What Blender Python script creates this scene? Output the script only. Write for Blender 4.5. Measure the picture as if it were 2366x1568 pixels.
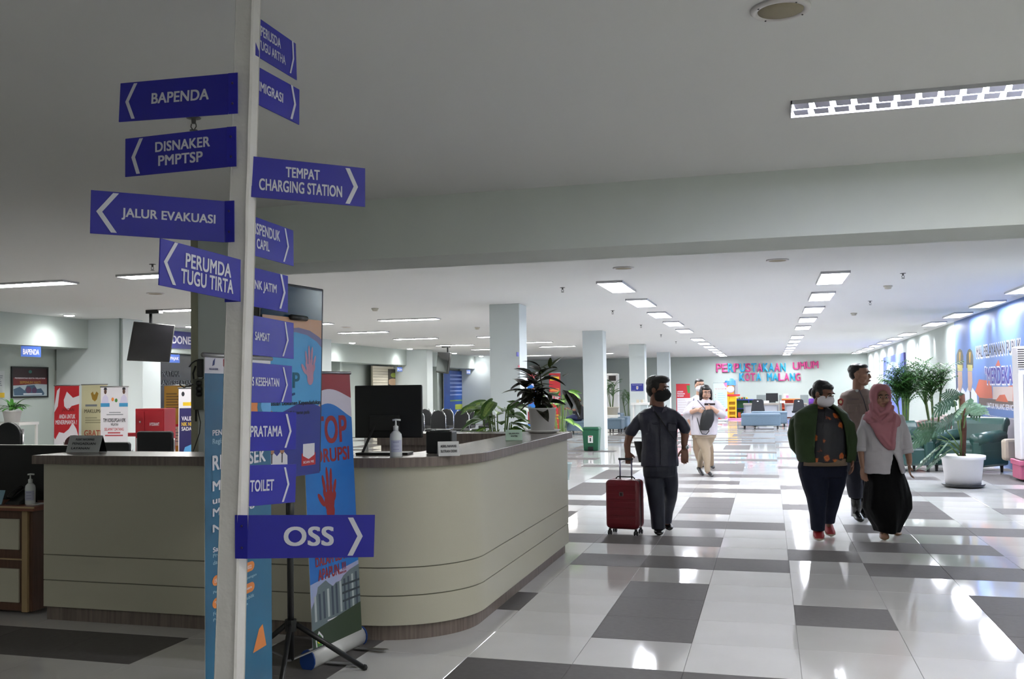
import bpy, bmesh, math, random
from mathutils import Vector, Matrix, Euler
from mathutils import noise as mnoise
random.seed(7)
D = bpy.data; SC = bpy.context.scene
for o in list(D.objects): D.objects.remove(o)
COL = SC.collection
PI = math.pi

# ------------------------------------------------------------ camera, exposure, world
CAMZ = 1.52
YAW, PITCH, ROLL, FOC = -.28910, .03450, -.0128, 2283.2
CX, CY = 1095.91, 817.33
_f = Vector((math.sin(YAW)*math.cos(PITCH), math.cos(YAW)*math.cos(PITCH), math.sin(PITCH)))
_r0 = Vector((math.cos(YAW), -math.sin(YAW), 0)); _u0 = _r0.cross(_f)
_r = math.cos(ROLL)*_r0 + math.sin(ROLL)*_u0
_u = -math.sin(ROLL)*_r0 + math.cos(ROLL)*_u0
cam = D.cameras.new('camera'); camo = D.objects.new('camera', cam); COL.objects.link(camo)
M = Matrix((( _r.x, _u.x, -_f.x, 0), (_r.y, _u.y, -_f.y, 0), (_r.z, _u.z, -_f.z, CAMZ), (0, 0, 0, 1)))
camo.matrix_world = M
cam.sensor_fit = 'HORIZONTAL'; cam.sensor_width = 36; cam.lens = FOC/2366*36
cam.shift_x = (1183-CX)/2366; cam.shift_y = (CY-784)/2366
cam.clip_start = .05; cam.clip_end = 200
SC.camera = camo
SC.view_settings.view_transform = 'Standard'; SC.view_settings.look = 'None'
SC.view_settings.exposure = 0.5; SC.view_settings.gamma = 1.0; SC.view_settings.use_curve_mapping = False
w = D.worlds.new('world'); SC.world = w; w.use_nodes = True
w.node_tree.nodes['Background'].inputs[0].default_value = (.75, .82, .9, 1)
w.node_tree.nodes['Background'].inputs[1].default_value = .05

C0 = Vector((0, 0, CAMZ))
def ray(x, y): return _f + (x-CX)/FOC*_r - (y-CY)/FOC*_u
def at(x, y, Y=None, Z=None, X=None, d=None):
    "world point seen at photo position x, y on the plane Y=, Z= or X= (or at depth d)"
    v = ray(x, y)
    t = d if d is not None else (Y/v.y if Y is not None else (Z-CAMZ)/v.z if Z is not None else X/v.x)
    return C0 + t*v
def depth(p): return (p-C0).dot(_f)

# ------------------------------------------------------------ materials
def lin(c):
    c = c/255.
    return c/12.92 if c <= .04045 else ((c+.055)/1.055)**2.4
def rgb(t):
    if isinstance(t, str): t = (int(t[0:2], 16), int(t[2:4], 16), int(t[4:6], 16))
    return (lin(t[0]), lin(t[1]), lin(t[2]), 1)
MATS = {}
def mat(name, col, rough=.6, metal=0, spec=.5, noise=None, bump=None, emit=None, coat=0):
    """noise=(scale, amount, second colour), bump=(scale, strength)"""
    if name in MATS: return MATS[name]
    m = D.materials.new(name); m.use_nodes = True; nt = m.node_tree; b = nt.nodes['Principled BSDF']
    b.inputs['Base Color'].default_value = rgb(col); b.inputs['Roughness'].default_value = rough
    b.inputs['Metallic'].default_value = metal; b.inputs['Specular IOR Level'].default_value = spec
    if coat: b.inputs['Coat Weight'].default_value = coat; b.inputs['Coat Roughness'].default_value = .08
    if emit:
        b.inputs['Emission Color'].default_value = rgb(emit[0]); b.inputs['Emission Strength'].default_value = emit[1]
    tc = None
    if noise or bump: tc = nt.nodes.new('ShaderNodeTexCoord')
    if noise:
        n = nt.nodes.new('ShaderNodeTexNoise'); n.inputs['Scale'].default_value = noise[0]; n.inputs['Detail'].default_value = 4
        mp = nt.nodes.new('ShaderNodeMapping'); mp.inputs['Scale'].default_value = noise[3] if len(noise) > 3 else (1, 1, 1)
        nt.links.new(tc.outputs['Object'], mp.inputs[0]); nt.links.new(mp.outputs[0], n.inputs['Vector'])
        mx = nt.nodes.new('ShaderNodeMix'); mx.data_type = 'RGBA'
        mr = nt.nodes.new('ShaderNodeMapRange'); mr.inputs['From Min'].default_value = .35; mr.inputs['From Max'].default_value = .65
        mr.inputs['To Max'].default_value = noise[1]
        nt.links.new(n.outputs['Fac'], mr.inputs[0]); nt.links.new(mr.outputs[0], mx.inputs[0])
        mx.inputs[6].default_value = rgb(col); mx.inputs[7].default_value = rgb(noise[2])
        nt.links.new(mx.outputs[2], b.inputs['Base Color'])
    if bump:
        n = nt.nodes.new('ShaderNodeTexNoise'); n.inputs['Scale'].default_value = bump[0]; n.inputs['Detail'].default_value = 3
        nt.links.new(tc.outputs['Object'], n.inputs['Vector'])
        bp = nt.nodes.new('ShaderNodeBump'); bp.inputs['Strength'].default_value = bump[1]; bp.inputs['Distance'].default_value = .01
        nt.links.new(n.outputs['Fac'], bp.inputs['Height']); nt.links.new(bp.outputs[0], b.inputs['Normal'])
    MATS[name] = m
    return m
def solid(col, rough=.55, **k):
    n = 'c_%s_%d' % (col if isinstance(col, str) else '%02x%02x%02x' % tuple(col), int(rough*100))
    return mat(n, col, rough, **k)

WALL = mat('pale_green_wall_paint', 'b0b9b4', .75, noise=(1.5, .25, 'a8b2ad'), bump=(60, .05))
CEIL = mat('ceiling_paint', 'dadad9', .85, noise=(.4, .3, 'd4d5d5'), bump=(30, .03))
BEAMM = mat('beam_paint', 'cfd4d0', .8, bump=(40, .04))
COLM = mat('column_paint', 'ccd4d4', .6, bump=(50, .05))
TILEW = mat('polished_white_tile', 'd3d2d1', .06, noise=(1.2, .6, 'c6c4c1'), spec=.6)
TILED = mat('dark_grey_tile', '63605f', .5, noise=(25, .5, '5a5756'), spec=.06)
GROUT = mat('grout', '8d8a86', .7)
CREAM = mat('cream_laminate', 'b9b5a4', .45, noise=(200, .3, 'b0ac9b'))
WOOD = mat('walnut_laminate', '7a6d66', .5, noise=(9, .8, '5d524c', (6, 6, .35)))
WTOP = mat('worktop_laminate', '8f8781', .25, noise=(9, .6, '7a726c', (5, 5, .5)), spec=.5)
WHITE = mat('white_plastic', 'dcdcda', .4)
BLACK = mat('black_plastic', '101113', .35)
BLACKM = mat('black_matte', '0e0f10', .6)
CHROME = mat('chrome', 'c8c8cc', .18, metal=1)
STEEL = mat('brushed_steel', '9a9a9c', .35, metal=1)
SCREEN = mat('dark_screen_glass', '0b0e12', .08, spec=.6)
DGLASS = mat('black_facade', '0a0c10', .25)

# ------------------------------------------------------------ mesh builder
class MB:
    def __init__(s): s.v = []; s.f = []; s.m = []
    def add(s, vs, fs, m=0):
        o = len(s.v); s.v += [tuple(v) for v in vs]; s.f += [tuple(i+o for i in f) for f in fs]; s.m += [m]*len(fs)
        return s
    def box(s, c, size, rz=0, m=0, mtx=None):
        hx, hy, hz = size[0]/2, size[1]/2, size[2]/2
        vs = [Vector((x*hx, y*hy, z*hz)) for x in (-1, 1) for y in (-1, 1) for z in (-1, 1)]
        if mtx is None: mtx = Matrix.Rotation(rz, 3, 'Z') if rz else Matrix.Identity(3)
        vs = [mtx@v+Vector(c) for v in vs]
        return s.add(vs, [(0, 1, 3, 2), (4, 6, 7, 5), (0, 4, 5, 1), (2, 3, 7, 6), (0, 2, 6, 4), (1, 5, 7, 3)], m)
    def bx(s, x0, x1, y0, y1, z0, z1, m=0):
        return s.box(((x0+x1)/2, (y0+y1)/2, (z0+z1)/2), (abs(x1-x0), abs(y1-y0), abs(z1-z0)), 0, m)
    def loft(s, rings, m=0, cap=True, close=False):
        n = len(rings[0]); vs = [p for r in rings for p in r]; fs = []
        k = len(rings)
        for i in range(k if close else k-1):
            a = i*n; b = ((i+1) % k)*n
            for j in range(n): fs.append((a+j, a+(j+1) % n, b+(j+1) % n, b+j))
        if cap and not close: fs.append(tuple(range(n))[::-1]); fs.append(tuple((k-1)*n+j for j in range(n)))
        return s.add(vs, fs, m)
    def tube(s, pts, rad, n=8, m=0, ref=None, round_ends=False, close=False):
        pts = [Vector(p) for p in pts]
        if not isinstance(rad, (list,)): rad = [rad]*len(pts)
        if round_ends:
            d0 = (pts[0]-pts[1]).normalized(); d1 = (pts[-1]-pts[-2]).normalized()
            def rr(r, k): return (r[0]*k, r[1]*k) if isinstance(r, tuple) else r*k
            def mr(r): return min(r) if isinstance(r, tuple) else r
            a, b = mr(rad[0]), mr(rad[-1])
            pts = [pts[0]+d0*a*.95, pts[0]+d0*a*.6]+pts+[pts[-1]+d1*b*.6, pts[-1]+d1*b*.95]
            rad = [rr(rad[0], .3), rr(rad[0], .8)]+rad+[rr(rad[-1], .8), rr(rad[-1], .3)]
        rings = []; prev = None
        for i, p in enumerate(pts):
            if close: t = pts[(i+1) % len(pts)]-pts[i-1]
            else: t = pts[min(i+1, len(pts)-1)]-pts[max(i-1, 0)]
            t.normalize()
            if ref is not None:
                a = Vector(ref)
            else:
                a = prev if prev is not None else (Vector((0, 0, 1)) if abs(t.z) < .9 else Vector((1, 0, 0)))
            a = a - a.dot(t)*t
            if a.length < 1e-5: a = t.orthogonal()
            a.normalize(); b = t.cross(a); prev = a
            r = rad[i]; ra, rb = r if isinstance(r, tuple) else (r, r)
            rings.append([p+a*ra*math.cos(2*PI*j/n)+b*rb*math.sin(2*PI*j/n) for j in range(n)])
        return s.loft(rings, m, not close, close)
    def lathe(s, prof, c, n=20, m=0, axis=None, cap=True):
        c = Vector(c); rings = []
        R = Matrix.Identity(3) if axis is None else Vector((0, 0, 1)).rotation_difference(Vector(axis)).to_matrix()
        for r, z in prof:
            rings.append([c+R@Vector((r*math.cos(2*PI*j/n), r*math.sin(2*PI*j/n), z)) for j in range(n)])
        return s.loft(rings, m, cap)
    def ball(s, c, r, n=12, m=0, mtx=None):
        r = r if isinstance(r, (tuple, list)) else (r, r, r)
        k = max(4, n//2); c = Vector(c); vs = []
        mtx = mtx or Matrix.Identity(3)
        rings = []
        for i in range(1, k):
            a = PI*i/k
            rings.append([c+mtx@Vector((r[0]*math.sin(a)*math.cos(2*PI*j/n), r[1]*math.sin(a)*math.sin(2*PI*j/n), r[2]*math.cos(a))) for j in range(n)])
        vs = [p for q in rings for p in q]; fs = []
        for i in range(k-2):
            for j in range(n): fs.append((i*n+j, (i+1)*n+j, (i+1)*n+(j+1) % n, i*n+(j+1) % n))
        t = len(vs); vs.append(c+mtx@Vector((0, 0, r[2]))); vs.append(c-mtx@Vector((0, 0, r[2])))
        for j in range(n):
            fs.append((t, j, (j+1) % n)); fs.append((t+1, (k-2)*n+(j+1) % n, (k-2)*n+j))
        return s.add(vs, fs, m)
    def prism(s, poly, o, ux, uy, n, h, m=0):
        "poly in (u, v) on the frame o, ux, uy, extruded by h along n"
        o, ux, uy, n = Vector(o), Vector(ux), Vector(uy), Vector(n)
        a = [o+ux*p[0]+uy*p[1] for p in poly]; b = [p+n*h for p in a]; k = len(a)
        fs = [tuple(range(k)), tuple(range(2*k-1, k-1, -1))]+[(i, i+k, (i+1) % k+k, (i+1) % k) for i in range(k)]
        return s.add(a+b, fs, m)
    def mesh(s, name, mats, smooth=False):
        me = D.meshes.new(name); me.from_pydata(s.v, [], s.f)
        for m in (mats if isinstance(mats, (list, tuple)) else [mats]): me.materials.append(m)
        me.polygons.foreach_set('material_index', s.m)
        if smooth: me.polygons.foreach_set('use_smooth', [True]*len(s.f))
        me.update()
        bm = bmesh.new(); bm.from_mesh(me); bmesh.ops.recalc_face_normals(bm, faces=bm.faces); bm.to_mesh(me); bm.free()
        return me
    def build(s, name, mats, parent=None, smooth=False, bevel=0, sub=0, angle=None):
        o = D.objects.new(name, s.mesh(name, mats, smooth)); COL.objects.link(o)
        if parent is not None: attach(o, parent)
        if bevel:
            b = o.modifiers.new('bevel', 'BEVEL'); b.width = bevel; b.segments = 2; b.limit_method = 'ANGLE'; b.angle_limit = .6
        if sub:
            b = o.modifiers.new('sub', 'SUBSURF'); b.levels = sub; b.render_levels = sub
        if smooth and angle: 
            try: o.data.set_sharp_from_angle(angle=angle)
            except Exception: pass
        return o
def attach(o, parent):
    "parent an object built in world coordinates; mesh is moved into the parent's frame"
    o.parent = parent
    W = world_of(parent)
    o.data.transform(W.inverted())
def world_of(o):
    W = o.matrix_basis.copy()
    p = o.parent
    while p is not None: W = p.matrix_basis@W; p = p.parent
    return W
def tag(o, label=None, cat=None, group=None, kind=None):
    if label: o['label'] = label
    if cat: o['category'] = cat
    if group: o['group'] = group
    if kind: o['kind'] = kind
    return o
def thing(name, label, cat, loc=(0, 0, 0), rz=0, group=None):
    o = D.objects.new(name, None); COL.objects.link(o); o.empty_display_size = .1
    o.location = loc; o.rotation_euler = (0, 0, rz)
    return tag(o, label, cat, group)
def dup(root, loc, rz=0, label=None, group=None):
    r = root.copy(); COL.objects.link(r); r.location = loc; r.rotation_euler = (0, 0, rz)
    if label: r['label'] = label
    if group: r['group'] = group
    for ch in list(root.children):
        c = ch.copy(); COL.objects.link(c); c.parent = r
        for g in list(ch.children):
            d = g.copy(); COL.objects.link(d); d.parent = c
    return r
def struct(name, mb, mats, bevel=0, **k):
    o = mb.build(name, mats, None, bevel=bevel, **k); o['kind'] = 'structure'; return o
ORD = ['nearest', 'second', 'third', 'fourth', 'fifth', 'sixth', 'seventh', 'eighth', 'ninth', 'tenth', 'eleventh', 'twelfth', 'thirteenth', 'farthest']

# ------------------------------------------------------------ text
_TC = {}
def text_geo(s):
    if s in _TC: return _TC[s]
    cu = D.curves.new('t', 'FONT'); cu.body = s; cu.size = 1; cu.resolution_u = 5
    cu.offset = 0; cu.space_character = 1.03
    o = D.objects.new('t', cu); me = D.meshes.new_from_object(o)
    vs = [v.co.copy() for v in me.vertices]; fs = [tuple(p.vertices) for p in me.polygons]
    D.objects.remove(o); D.curves.remove(cu); D.meshes.remove(me)
    x0 = min(v.x for v in vs); x1 = max(v.x for v in vs); y0 = min(v.y for v in vs); y1 = max(v.y for v in vs)
    _TC[s] = (vs, fs, x0, x1, y0, y1); return _TC[s]
class Panel:
    "flat print: frame o (top left), ux right, uy down (metres), n outward"
    def __init__(s, o, ux, uy, w, h):
        s.o, s.ux, s.uy = Vector(o), Vector(ux).normalized(), Vector(uy).normalized()
        s.n = -s.ux.cross(s.uy); s.n.normalize(); s.w, s.h = w, h
        if s.n.dot(C0-s.o) < 0: s.n = -s.n
        s.mb = MB(); s.mats = []; s.k = 0
    def mi(s, m):
        if m not in s.mats: s.mats.append(m)
        return s.mats.index(m)
    def pt(s, u, v, h=0): return s.o+s.ux*u+s.uy*v+s.n*h
    def uv(s, x, y):
        "panel coordinates (metres) of photo position"
        d = ray(x, y); t = (s.o-C0).dot(s.n)/d.dot(s.n); p = C0+d*t-s.o
        return p.dot(s.ux), p.dot(s.uy)
    def poly(s, pts, m, frac=True, lay=1):
        s.k += 1
        h = .0008*lay+.00002*s.k
        mw, mh = (1, 1) if frac else (s.w, s.h)
        for ax, lim, sg in ((0, 0, 1), (0, mw, -1), (1, 0, 1), (1, mh, -1)):
            q = []
            for i in range(len(pts)):
                a, b = pts[i-1], pts[i]; da, db = (a[ax]-lim)*sg, (b[ax]-lim)*sg
                if (da >= 0) != (db >= 0):
                    t = da/(da-db); q.append((a[0]+(b[0]-a[0])*t, a[1]+(b[1]-a[1])*t))
                if db >= 0: q.append(b)
            pts = q
            if len(pts) < 3: return s
        P = [s.pt(p[0]*(s.w if frac else 1), p[1]*(s.h if frac else 1), h) for p in pts]
        s.mb.add(P, [tuple(range(len(P)))], s.mi(m)); return s
    def rect(s, u0, v0, u1, v1, m, frac=True, lay=1): return s.poly([(u0, v0), (u1, v0), (u1, v1), (u0, v1)], m, frac, lay)
    def oval(s, u, v, ru, rv, m, frac=True, lay=1, n=20, a0=0, a1=2*PI):
        return s.poly([(u+ru*math.cos(a0+(a1-a0)*i/n), v+rv*math.sin(a0+(a1-a0)*i/n)) for i in range(n+(0 if a1-a0 > 6.2 else 1))], m, frac, lay)
    def text(s, t, u0, v0, u1, v1, m, frac=True, lay=3, anchor=None, ws=.9, skew=0, bold=True):
        vs, fs, x0, x1, y0, y1 = text_geo(t)
        if frac: u0 = None if u0 is None else u0*s.w; u1 = None if u1 is None else u1*s.w; v0 *= s.h; v1 *= s.h
        sy = (v1-v0)/(y1-y0); hid = u0 is None
        if u0 is None: u0 = u1-(x1-x0)*sy*ws
        if u1 is None: u1 = u0+(x1-x0)*sy*ws
        sx = (u1-u0)/(x1-x0)
        if hid:
            sx_ = (u1-u0)/(x1-x0); fs = [f for f in fs if min(u0+(vs[i].x-x0)*sx_ for i in f) > .004]
        for q, (ex, ey) in enumerate(((0, 0), (.027, .017), (-.027, -.017), (.027, -.017), (-.027, .017)) if bold else ((0, 0),)):
            s.mb.add([s.pt(u0+(v.x-x0+ex)*sx, v1-(v.y-y0+ey)*sy+skew*((v.x-x0)*sx), .0008*lay+.00003*q) for v in vs], fs, s.mi(m))
        return s
    def lines(s, u0, v0, u1, v1, n, m, fill=.5, frac=True, seed=1, center=False):
        rnd = random.Random(seed)
        for i in range(n):
            a = v0+(v1-v0)*i/n; b = a+(v1-v0)/n*fill; L = (u1-u0)*rnd.uniform(.6, 1)
            x = u0+((u1-u0)-L)/2 if center else u0
            s.rect(x, a, x+L, b, m, frac, 2)
        return s
    def build(s, parent, name='print'):
        if s.mb.v:
            o = D.objects.new(name, None)
            me = D.meshes.new(name); me.from_pydata(s.mb.v, [], s.mb.f)
            for m in s.mats: me.materials.append(m)
            me.polygons.foreach_set('material_index', s.mb.m); me.update()
            o = D.objects.new(name, me); COL.objects.link(o)
            if parent is not None: attach(o, parent)
            return o

# ------------------------------------------------------------ room shell
CZ = 2.87
FARY = 48.0
struct('ceiling', MB().bx(-16, 6, -3, FARY+.2, CZ, CZ+.15), CEIL)
struct('wall_far', MB().bx(-16, 6, FARY, FARY+.2, 0, CZ), WALL)
def rwx(Y): return 3.97+(Y-17)*.011
mb = MB(); mb.prism([(rwx(-3), -3), (rwx(FARY), FARY), (6, FARY), (6, -3)], (0, 0, 0), (1, 0, 0), (0, 1, 0), (0, 0, 1), CZ)
struct('wall_right', mb, WALL)
struct('wall_behind', MB().bx(-16, 6, -3.2, -3, 0, CZ), WALL)
# left wall: recessed counters under a bulkhead, columns between
struct('wall_left', MB().bx(-16, -12.75, -3, FARY, 0, CZ), WALL)
mb = MB()
for (a, b) in ((-3, 15.4), (16.0, 23.75), (24.35, 32.1), (32.7, 40.4), (41, FARY)): mb.bx(-12.75, -12.0, a, b, 2.34, CZ)
struct('trim_1', mb, WALL)
# beam across the hall at the first column line
struct('trim_2', MB().bx(-3.82, 5, 6.5, 7.13, 2.445, CZ), BEAMM)
n = 1
def column(x0, x1, y0, y1, strip=True, m=COLM):
    global n
    mb = MB().bx(x0, x1, y0, y1, 0, CZ)
    o = struct('column' if n == 1 else 'column', mb, m, bevel=.008); n += 1
    return o
COLS = []
COLS.append(column(-4.32, -3.82, 6.8, 7.3))
for Y in (15.4, 23.75, 32.1, 40.4): COLS.append(column(-4.32, -3.82, Y, Y+.5))
for Y in (15.4, 23.75, 32.1, 40.4): COLS.append(column(-12.7, -11.25, Y, Y+.6))
# partition walls inside the left recesses
struct('trim_3', MB().bx(-16, -12.2, 27.0, 27.15, 0, 2.34).bx(-16, -12.2, 36, 36.1, 0, 2.34), WALL)

# ------------------------------------------------------------ floor of square tiles
X0, Y0, TS = .1307, 6.0, .6
DARK = {}
for js, iss in (((0, 1, 2), (8, 2)), ((1,), (4, 5, 6, 0)), ((3, 4, 5), (5,)), ((7, 8, 9), (5,)), ((4,), (7, 8, 9, 1, 2, 3)),
                ((5,), (0,)), ((6,), (6, 7, 8, 1, 2)), ((8,), (7, 8, 9, 1, 2, 3))):
    for j in js:
        for i in iss: DARK[(i % 10, j)] = 1
floor = struct('floor', MB().bx(-16, 6, -3, FARY+.2, -.2, -.004), GROUT)
def tile_mesh(m, nm):
    g = .0012; s = TS/2-g; b = .0015
    mb = MB()
    mb.loft([[(-s, -s, -.01), (s, -s, -.01), (s, s, -.01), (-s, s, -.01)], [(-s, -s, -b), (s, -s, -b), (s, s, -b), (-s, s, -b)],
             [(-s+b, -s+b, 0), (s-b, -s+b, 0), (s-b, s-b, 0), (-s+b, s-b, 0)]])
    return mb.mesh(nm, m)
tw, td = tile_mesh(TILEW, 'tile'), tile_mesh(TILED, 'tile')
far = MB(); cnt = 0
for j in range(-13, 71):
    for i in range(-27, 7):
        dark = DARK.get((i % 10, j % 10))
        if dark and i == 0 and j % 10 not in (1, 5): dark = None
        x, y = X0+(i+.5)*TS, Y0+(j+.5)*TS
        if y > FARY-.3: continue
        single = (-2 <= j <= 13 and (i >= -9 if j < 2 else i >= -5) and i <= 5 and not (-8 <= i <= -4 and 0 <= j <= 5)) and cnt < 290
        if single and j < 1 and i > 4: single = False
        if single:
            o = D.objects.new('tile', td if dark else tw); COL.objects.link(o); o.parent = floor; o.location = (x, y, random.uniform(-.0004, .0004)); cnt += 1
        else:
            s = TS/2-.0012
            far.add([(x-s, y-s, 0), (x+s, y-s, 0), (x+s, y+s, 0), (x-s, y+s, 0), (x-s, y-s, -.01), (x+s, y-s, -.01), (x+s, y+s, -.01), (x-s, y+s, -.01)],
                    [(0, 1, 2, 3), (0, 4, 5, 1), (1, 5, 6, 2), (2, 6, 7, 3), (3, 7, 4, 0)], 1 if dark else 0)
o = far.build('distant_tiles', [TILEW, TILED], floor); o['kind'] = 'stuff'

# ------------------------------------------------------------ ceiling lights
LS = 6.0
EM = mat('lamp_diffuser', 'ffffff', .5, emit=('f4f7ff', 8*LS))
EMD = mat('lamp_diffuser_downlight', 'ffffff', .5, emit=('ffffff', 8*LS))
FR = mat('lamp_frame', 'b9b9be', .35)
def light_cool(label, X, Y):
    t = thing('ceiling_light', label, 'ceiling light', (X, Y, CZ), 0, 'panel lights over the main aisle')
    return t
base = None
rows = [(-1.93, 'left row over the aisle', 'starting from the beam'), (.80, 'middle row over the aisle', 'starting from the beam'), (3.62, 'row along the right wall', 'starting from the beam')]
YS = [13.27, 16.0, 18.85, 21.7, 24.7, 29.5, 32.4, 35.3, 38.2, 41.0, 43.8, 46.5]
for ri, (X, nm, st) in enumerate(rows):
    for k, Y in enumerate(YS):
        lab = 'bright louvred panel light, %s one beyond the beam in the %s' % (ORD[k], nm)
        if base is None:
            t = thing('ceiling_light', lab, 'ceiling light', (X, Y, CZ), 0, 'panel lights over the main aisle')
            mb = MB(); a, b, c = .17, .68, .012
            mb.bx(X-a, X+a, Y-b, Y-b+c, CZ-.03, CZ).bx(X-a, X+a, Y+b-c, Y+b, CZ-.03, CZ).bx(X-a, X-a+c, Y-b, Y+b, CZ-.03, CZ).bx(X+a-c, X+a, Y-b, Y+b, CZ-.03, CZ)
            mb.build('frame', FR, t)
            mb = MB().bx(X-a+c, X+a-c, Y-b+c, Y+b-c, CZ-.016, CZ-.004); mb.build('diffuser', EM, t)
            mb = MB()
            for q in range(1, 10): mb.bx(X-a+c, X+a-c, Y-b+q*.136, Y-b+q*.136+.003, CZ-.026, CZ-.016)
            mb.bx(X-.002, X+.002, Y-b+c, Y+b-c, CZ-.026, CZ-.016)
            mb.build('louvre', FR, t)
            base = t
        else: dup(base, (X+(Y-13)*(.0035 if ri == 2 else -.0015 if ri == 0 else 0), Y, CZ), 0, lab, 'panel lights over the main aisle')
# long louvred lights of the left half of the hall
LLAB = ['left of the PERUMDA sign board, cut by the left photo edge', 'partly behind the PERUMDA sign board', 'just left of the dark column', 'above the desk monitor, largest there', 'left of the desk monitor, below the largest', 'above the desk monitor, smaller one', 'left of the free column, fourth back', 'above the blue mural on the left', 'right of the free column, above the green bin', 'mostly behind the portrait screen', 'touching the free column on its left', 'right of the free column, farther one', 'farthest one along the left wall', 'farthest one near the column row']
base = None
LSPEC = [(-8.62, 9.98), (-6.55, 9.8), (-8.93, 14.1), (-6.63, 17.9), (-9.07, 21.4), (-9.0, 24.8), (-9.3, 29.2), (-9.3, 33), (-6.65, 32.0),
         (-9.0, 18.2), (-6.7, 24.9), (-6.7, 28.6), (-9.3, 40.6), (-6.6, 40.0)]
EML = mat('lamp_diffuser_left', 'ffffff', .5, emit=('fffdf6', 9*LS))
for k, (X, Y) in enumerate(LSPEC):
    lab = 'long louvred strip light, ' + LLAB[k]
    if base is None:
        t = thing('ceiling_light', lab, 'ceiling light', (X, Y, CZ), 0, 'strip lights over the left half')
        mb = MB(); a, b, c = .6, .15, .012
        mb.bx(X-a, X+a, Y-b, Y-b+c, CZ-.025, CZ).bx(X-a, X+a, Y+b-c, Y+b, CZ-.025, CZ).bx(X-a, X-a+c, Y-b, Y+b, CZ-.025, CZ).bx(X+a-c, X+a, Y-b, Y+b, CZ-.025, CZ)
        mb.build('frame', FR, t)
        mb = MB()
        for q in range(11): mb.bx(X-.55+q*.1, X-.55+q*.1+.08, Y-b+c, Y+b-c, CZ-.02, CZ-.004)
        mb.build('diffuser', EML, t); base = t
    else: dup(base, (X, Y, CZ), 0, lab, 'strip lights over the left half')
# front light, seen from close by
X, Y = .75, 5.04
t = thing('ceiling_light', 'long two-row louvred strip light hanging nearest to the camera, before the beam', 'ceiling light', (X, Y, CZ))
EMF = mat('lamp_diffuser_front', 'ffffff', .5, emit=('eef0ff', 7*LS))
LOUV = mat('louvre_foil', 'c9c9da', .3, metal=.6)
mb = MB(); a, b, c = .62, .128, .006; dz = .018
mb.bx(X-a, X+a, Y-b, Y-b+c, CZ-dz, CZ).bx(X-a, X+a, Y+b-c, Y+b, CZ-dz, CZ).bx(X-a, X-a+c, Y-b, Y+b, CZ-dz, CZ).bx(X+a-c, X+a, Y-b, Y+b, CZ-dz, CZ)
mb.build('frame', FR, t)
MB().bx(X-a+c, X+a-c, Y-b+c, Y+b-c, CZ-.006, CZ-.001).build('diffuser', EMF, t)
FOIL = mat('louvre_foil', 'e4e4f6', .35, spec=.6)
for q in range(13):
    xx = X-a+.012+q*.0945
    for s in (0, 1):
        y0_ = Y-b+.03+s*.115
        mb = MB().add([(xx, y0_, CZ-.010), (xx+.070, y0_, CZ-.010), (xx+.078, y0_+.078, CZ-.016), (xx+.012, y0_+.078, CZ-.016), (xx, y0_, CZ-.008), (xx+.070, y0_, CZ-.008), (xx+.078, y0_+.078, CZ-.014), (xx+.012, y0_+.078, CZ-.014)], [(0, 1, 2, 3), (7, 6, 5, 4), (0, 4, 5, 1), (1, 5, 6, 2), (2, 6, 7, 3), (3, 7, 4, 0)])
        mb.build('reflector', FOIL, t)
# unseen strip lights added to brighten the entrance zone (copies of the left strips)
dup(base, (2.6, 1.6, CZ), 0, 'unseen louvred strip light added as fill on the ceiling behind and right of the camera', 'strip lights over the left half')
dup(base, (2.9, 5.04, CZ), 0, 'unseen louvred strip light added as fill right of the nearest one', 'strip lights over the left half')
dup(base, (-7.8, -1.2, CZ), 0, 'unseen louvred strip light added as fill on the ceiling left of the camera', 'strip lights over the left half')
dup(base, (2.4, -1.7, CZ), 0, 'unseen louvred strip light added as fill on the ceiling behind the camera', 'strip lights over the left half')

# downlights before the left bulkhead and wall washers along the right wall
def spot(X, Y, Z, e, ang, blend=.6, r=.05, dirv=(0, 0, -1), col=(1, 1, 1)):
    l = D.lights.new('spot', 'SPOT'); l.energy = e; l.spot_size = ang; l.spot_blend = blend; l.shadow_soft_size = r; l.color = col
    o = D.objects.new('spot_lamp', l); COL.objects.link(o); o.location = (X, Y, Z)
    o.rotation_euler = Vector(dirv).to_track_quat('-Z', 'Y').to_euler(); return o
base = None
for k, (X, Y) in enumerate([(-11.5, 14.27), (-11.4, 17.8), (-11.45, 26.2), (-11.5, 31.1), (-11.6, 40.0), (-11.5, 21), (-11.5, 36)]):
    lab = 'round recessed downlight before the left bulkhead, %s from the front' % ['first', 'second', 'fourth', 'fifth', 'seventh', 'third', 'sixth'][k]
    if base is None:
        t = thing('downlight', lab, 'downlight', (X, Y, CZ), 0, 'downlights before the left bulkhead')
        MB().lathe([(.1, 0), (.1, -.012), (.085, -.016)], (X, Y, CZ), 20).build('ring', WHITE, t, smooth=True)
        MB().lathe([(.084, -.006), (.084, -.022), (.05, -.028)], (X, Y, CZ), 20).build('diffuser', EMD, t, smooth=True)
        base = t
    else: dup(base, (X, Y, CZ), 0, lab, 'downlights before the left bulkhead')
    spot(X, Y, CZ-.06, 6*LS, 2.3, .9, .06, (-.35, 0, -1))
WWL = ['over the mural lettering', 'over the mural roof', 'over the mural service cap', 'at the left end of the mural', 'first left of the mural', 'second left of the mural', 'third left of the mural, beside the picture', 'over the blue picture', 'left of the blue picture', 'nearest to the far wall', 'outside the mural beside the air conditioner', 'closest to the beam']
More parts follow.
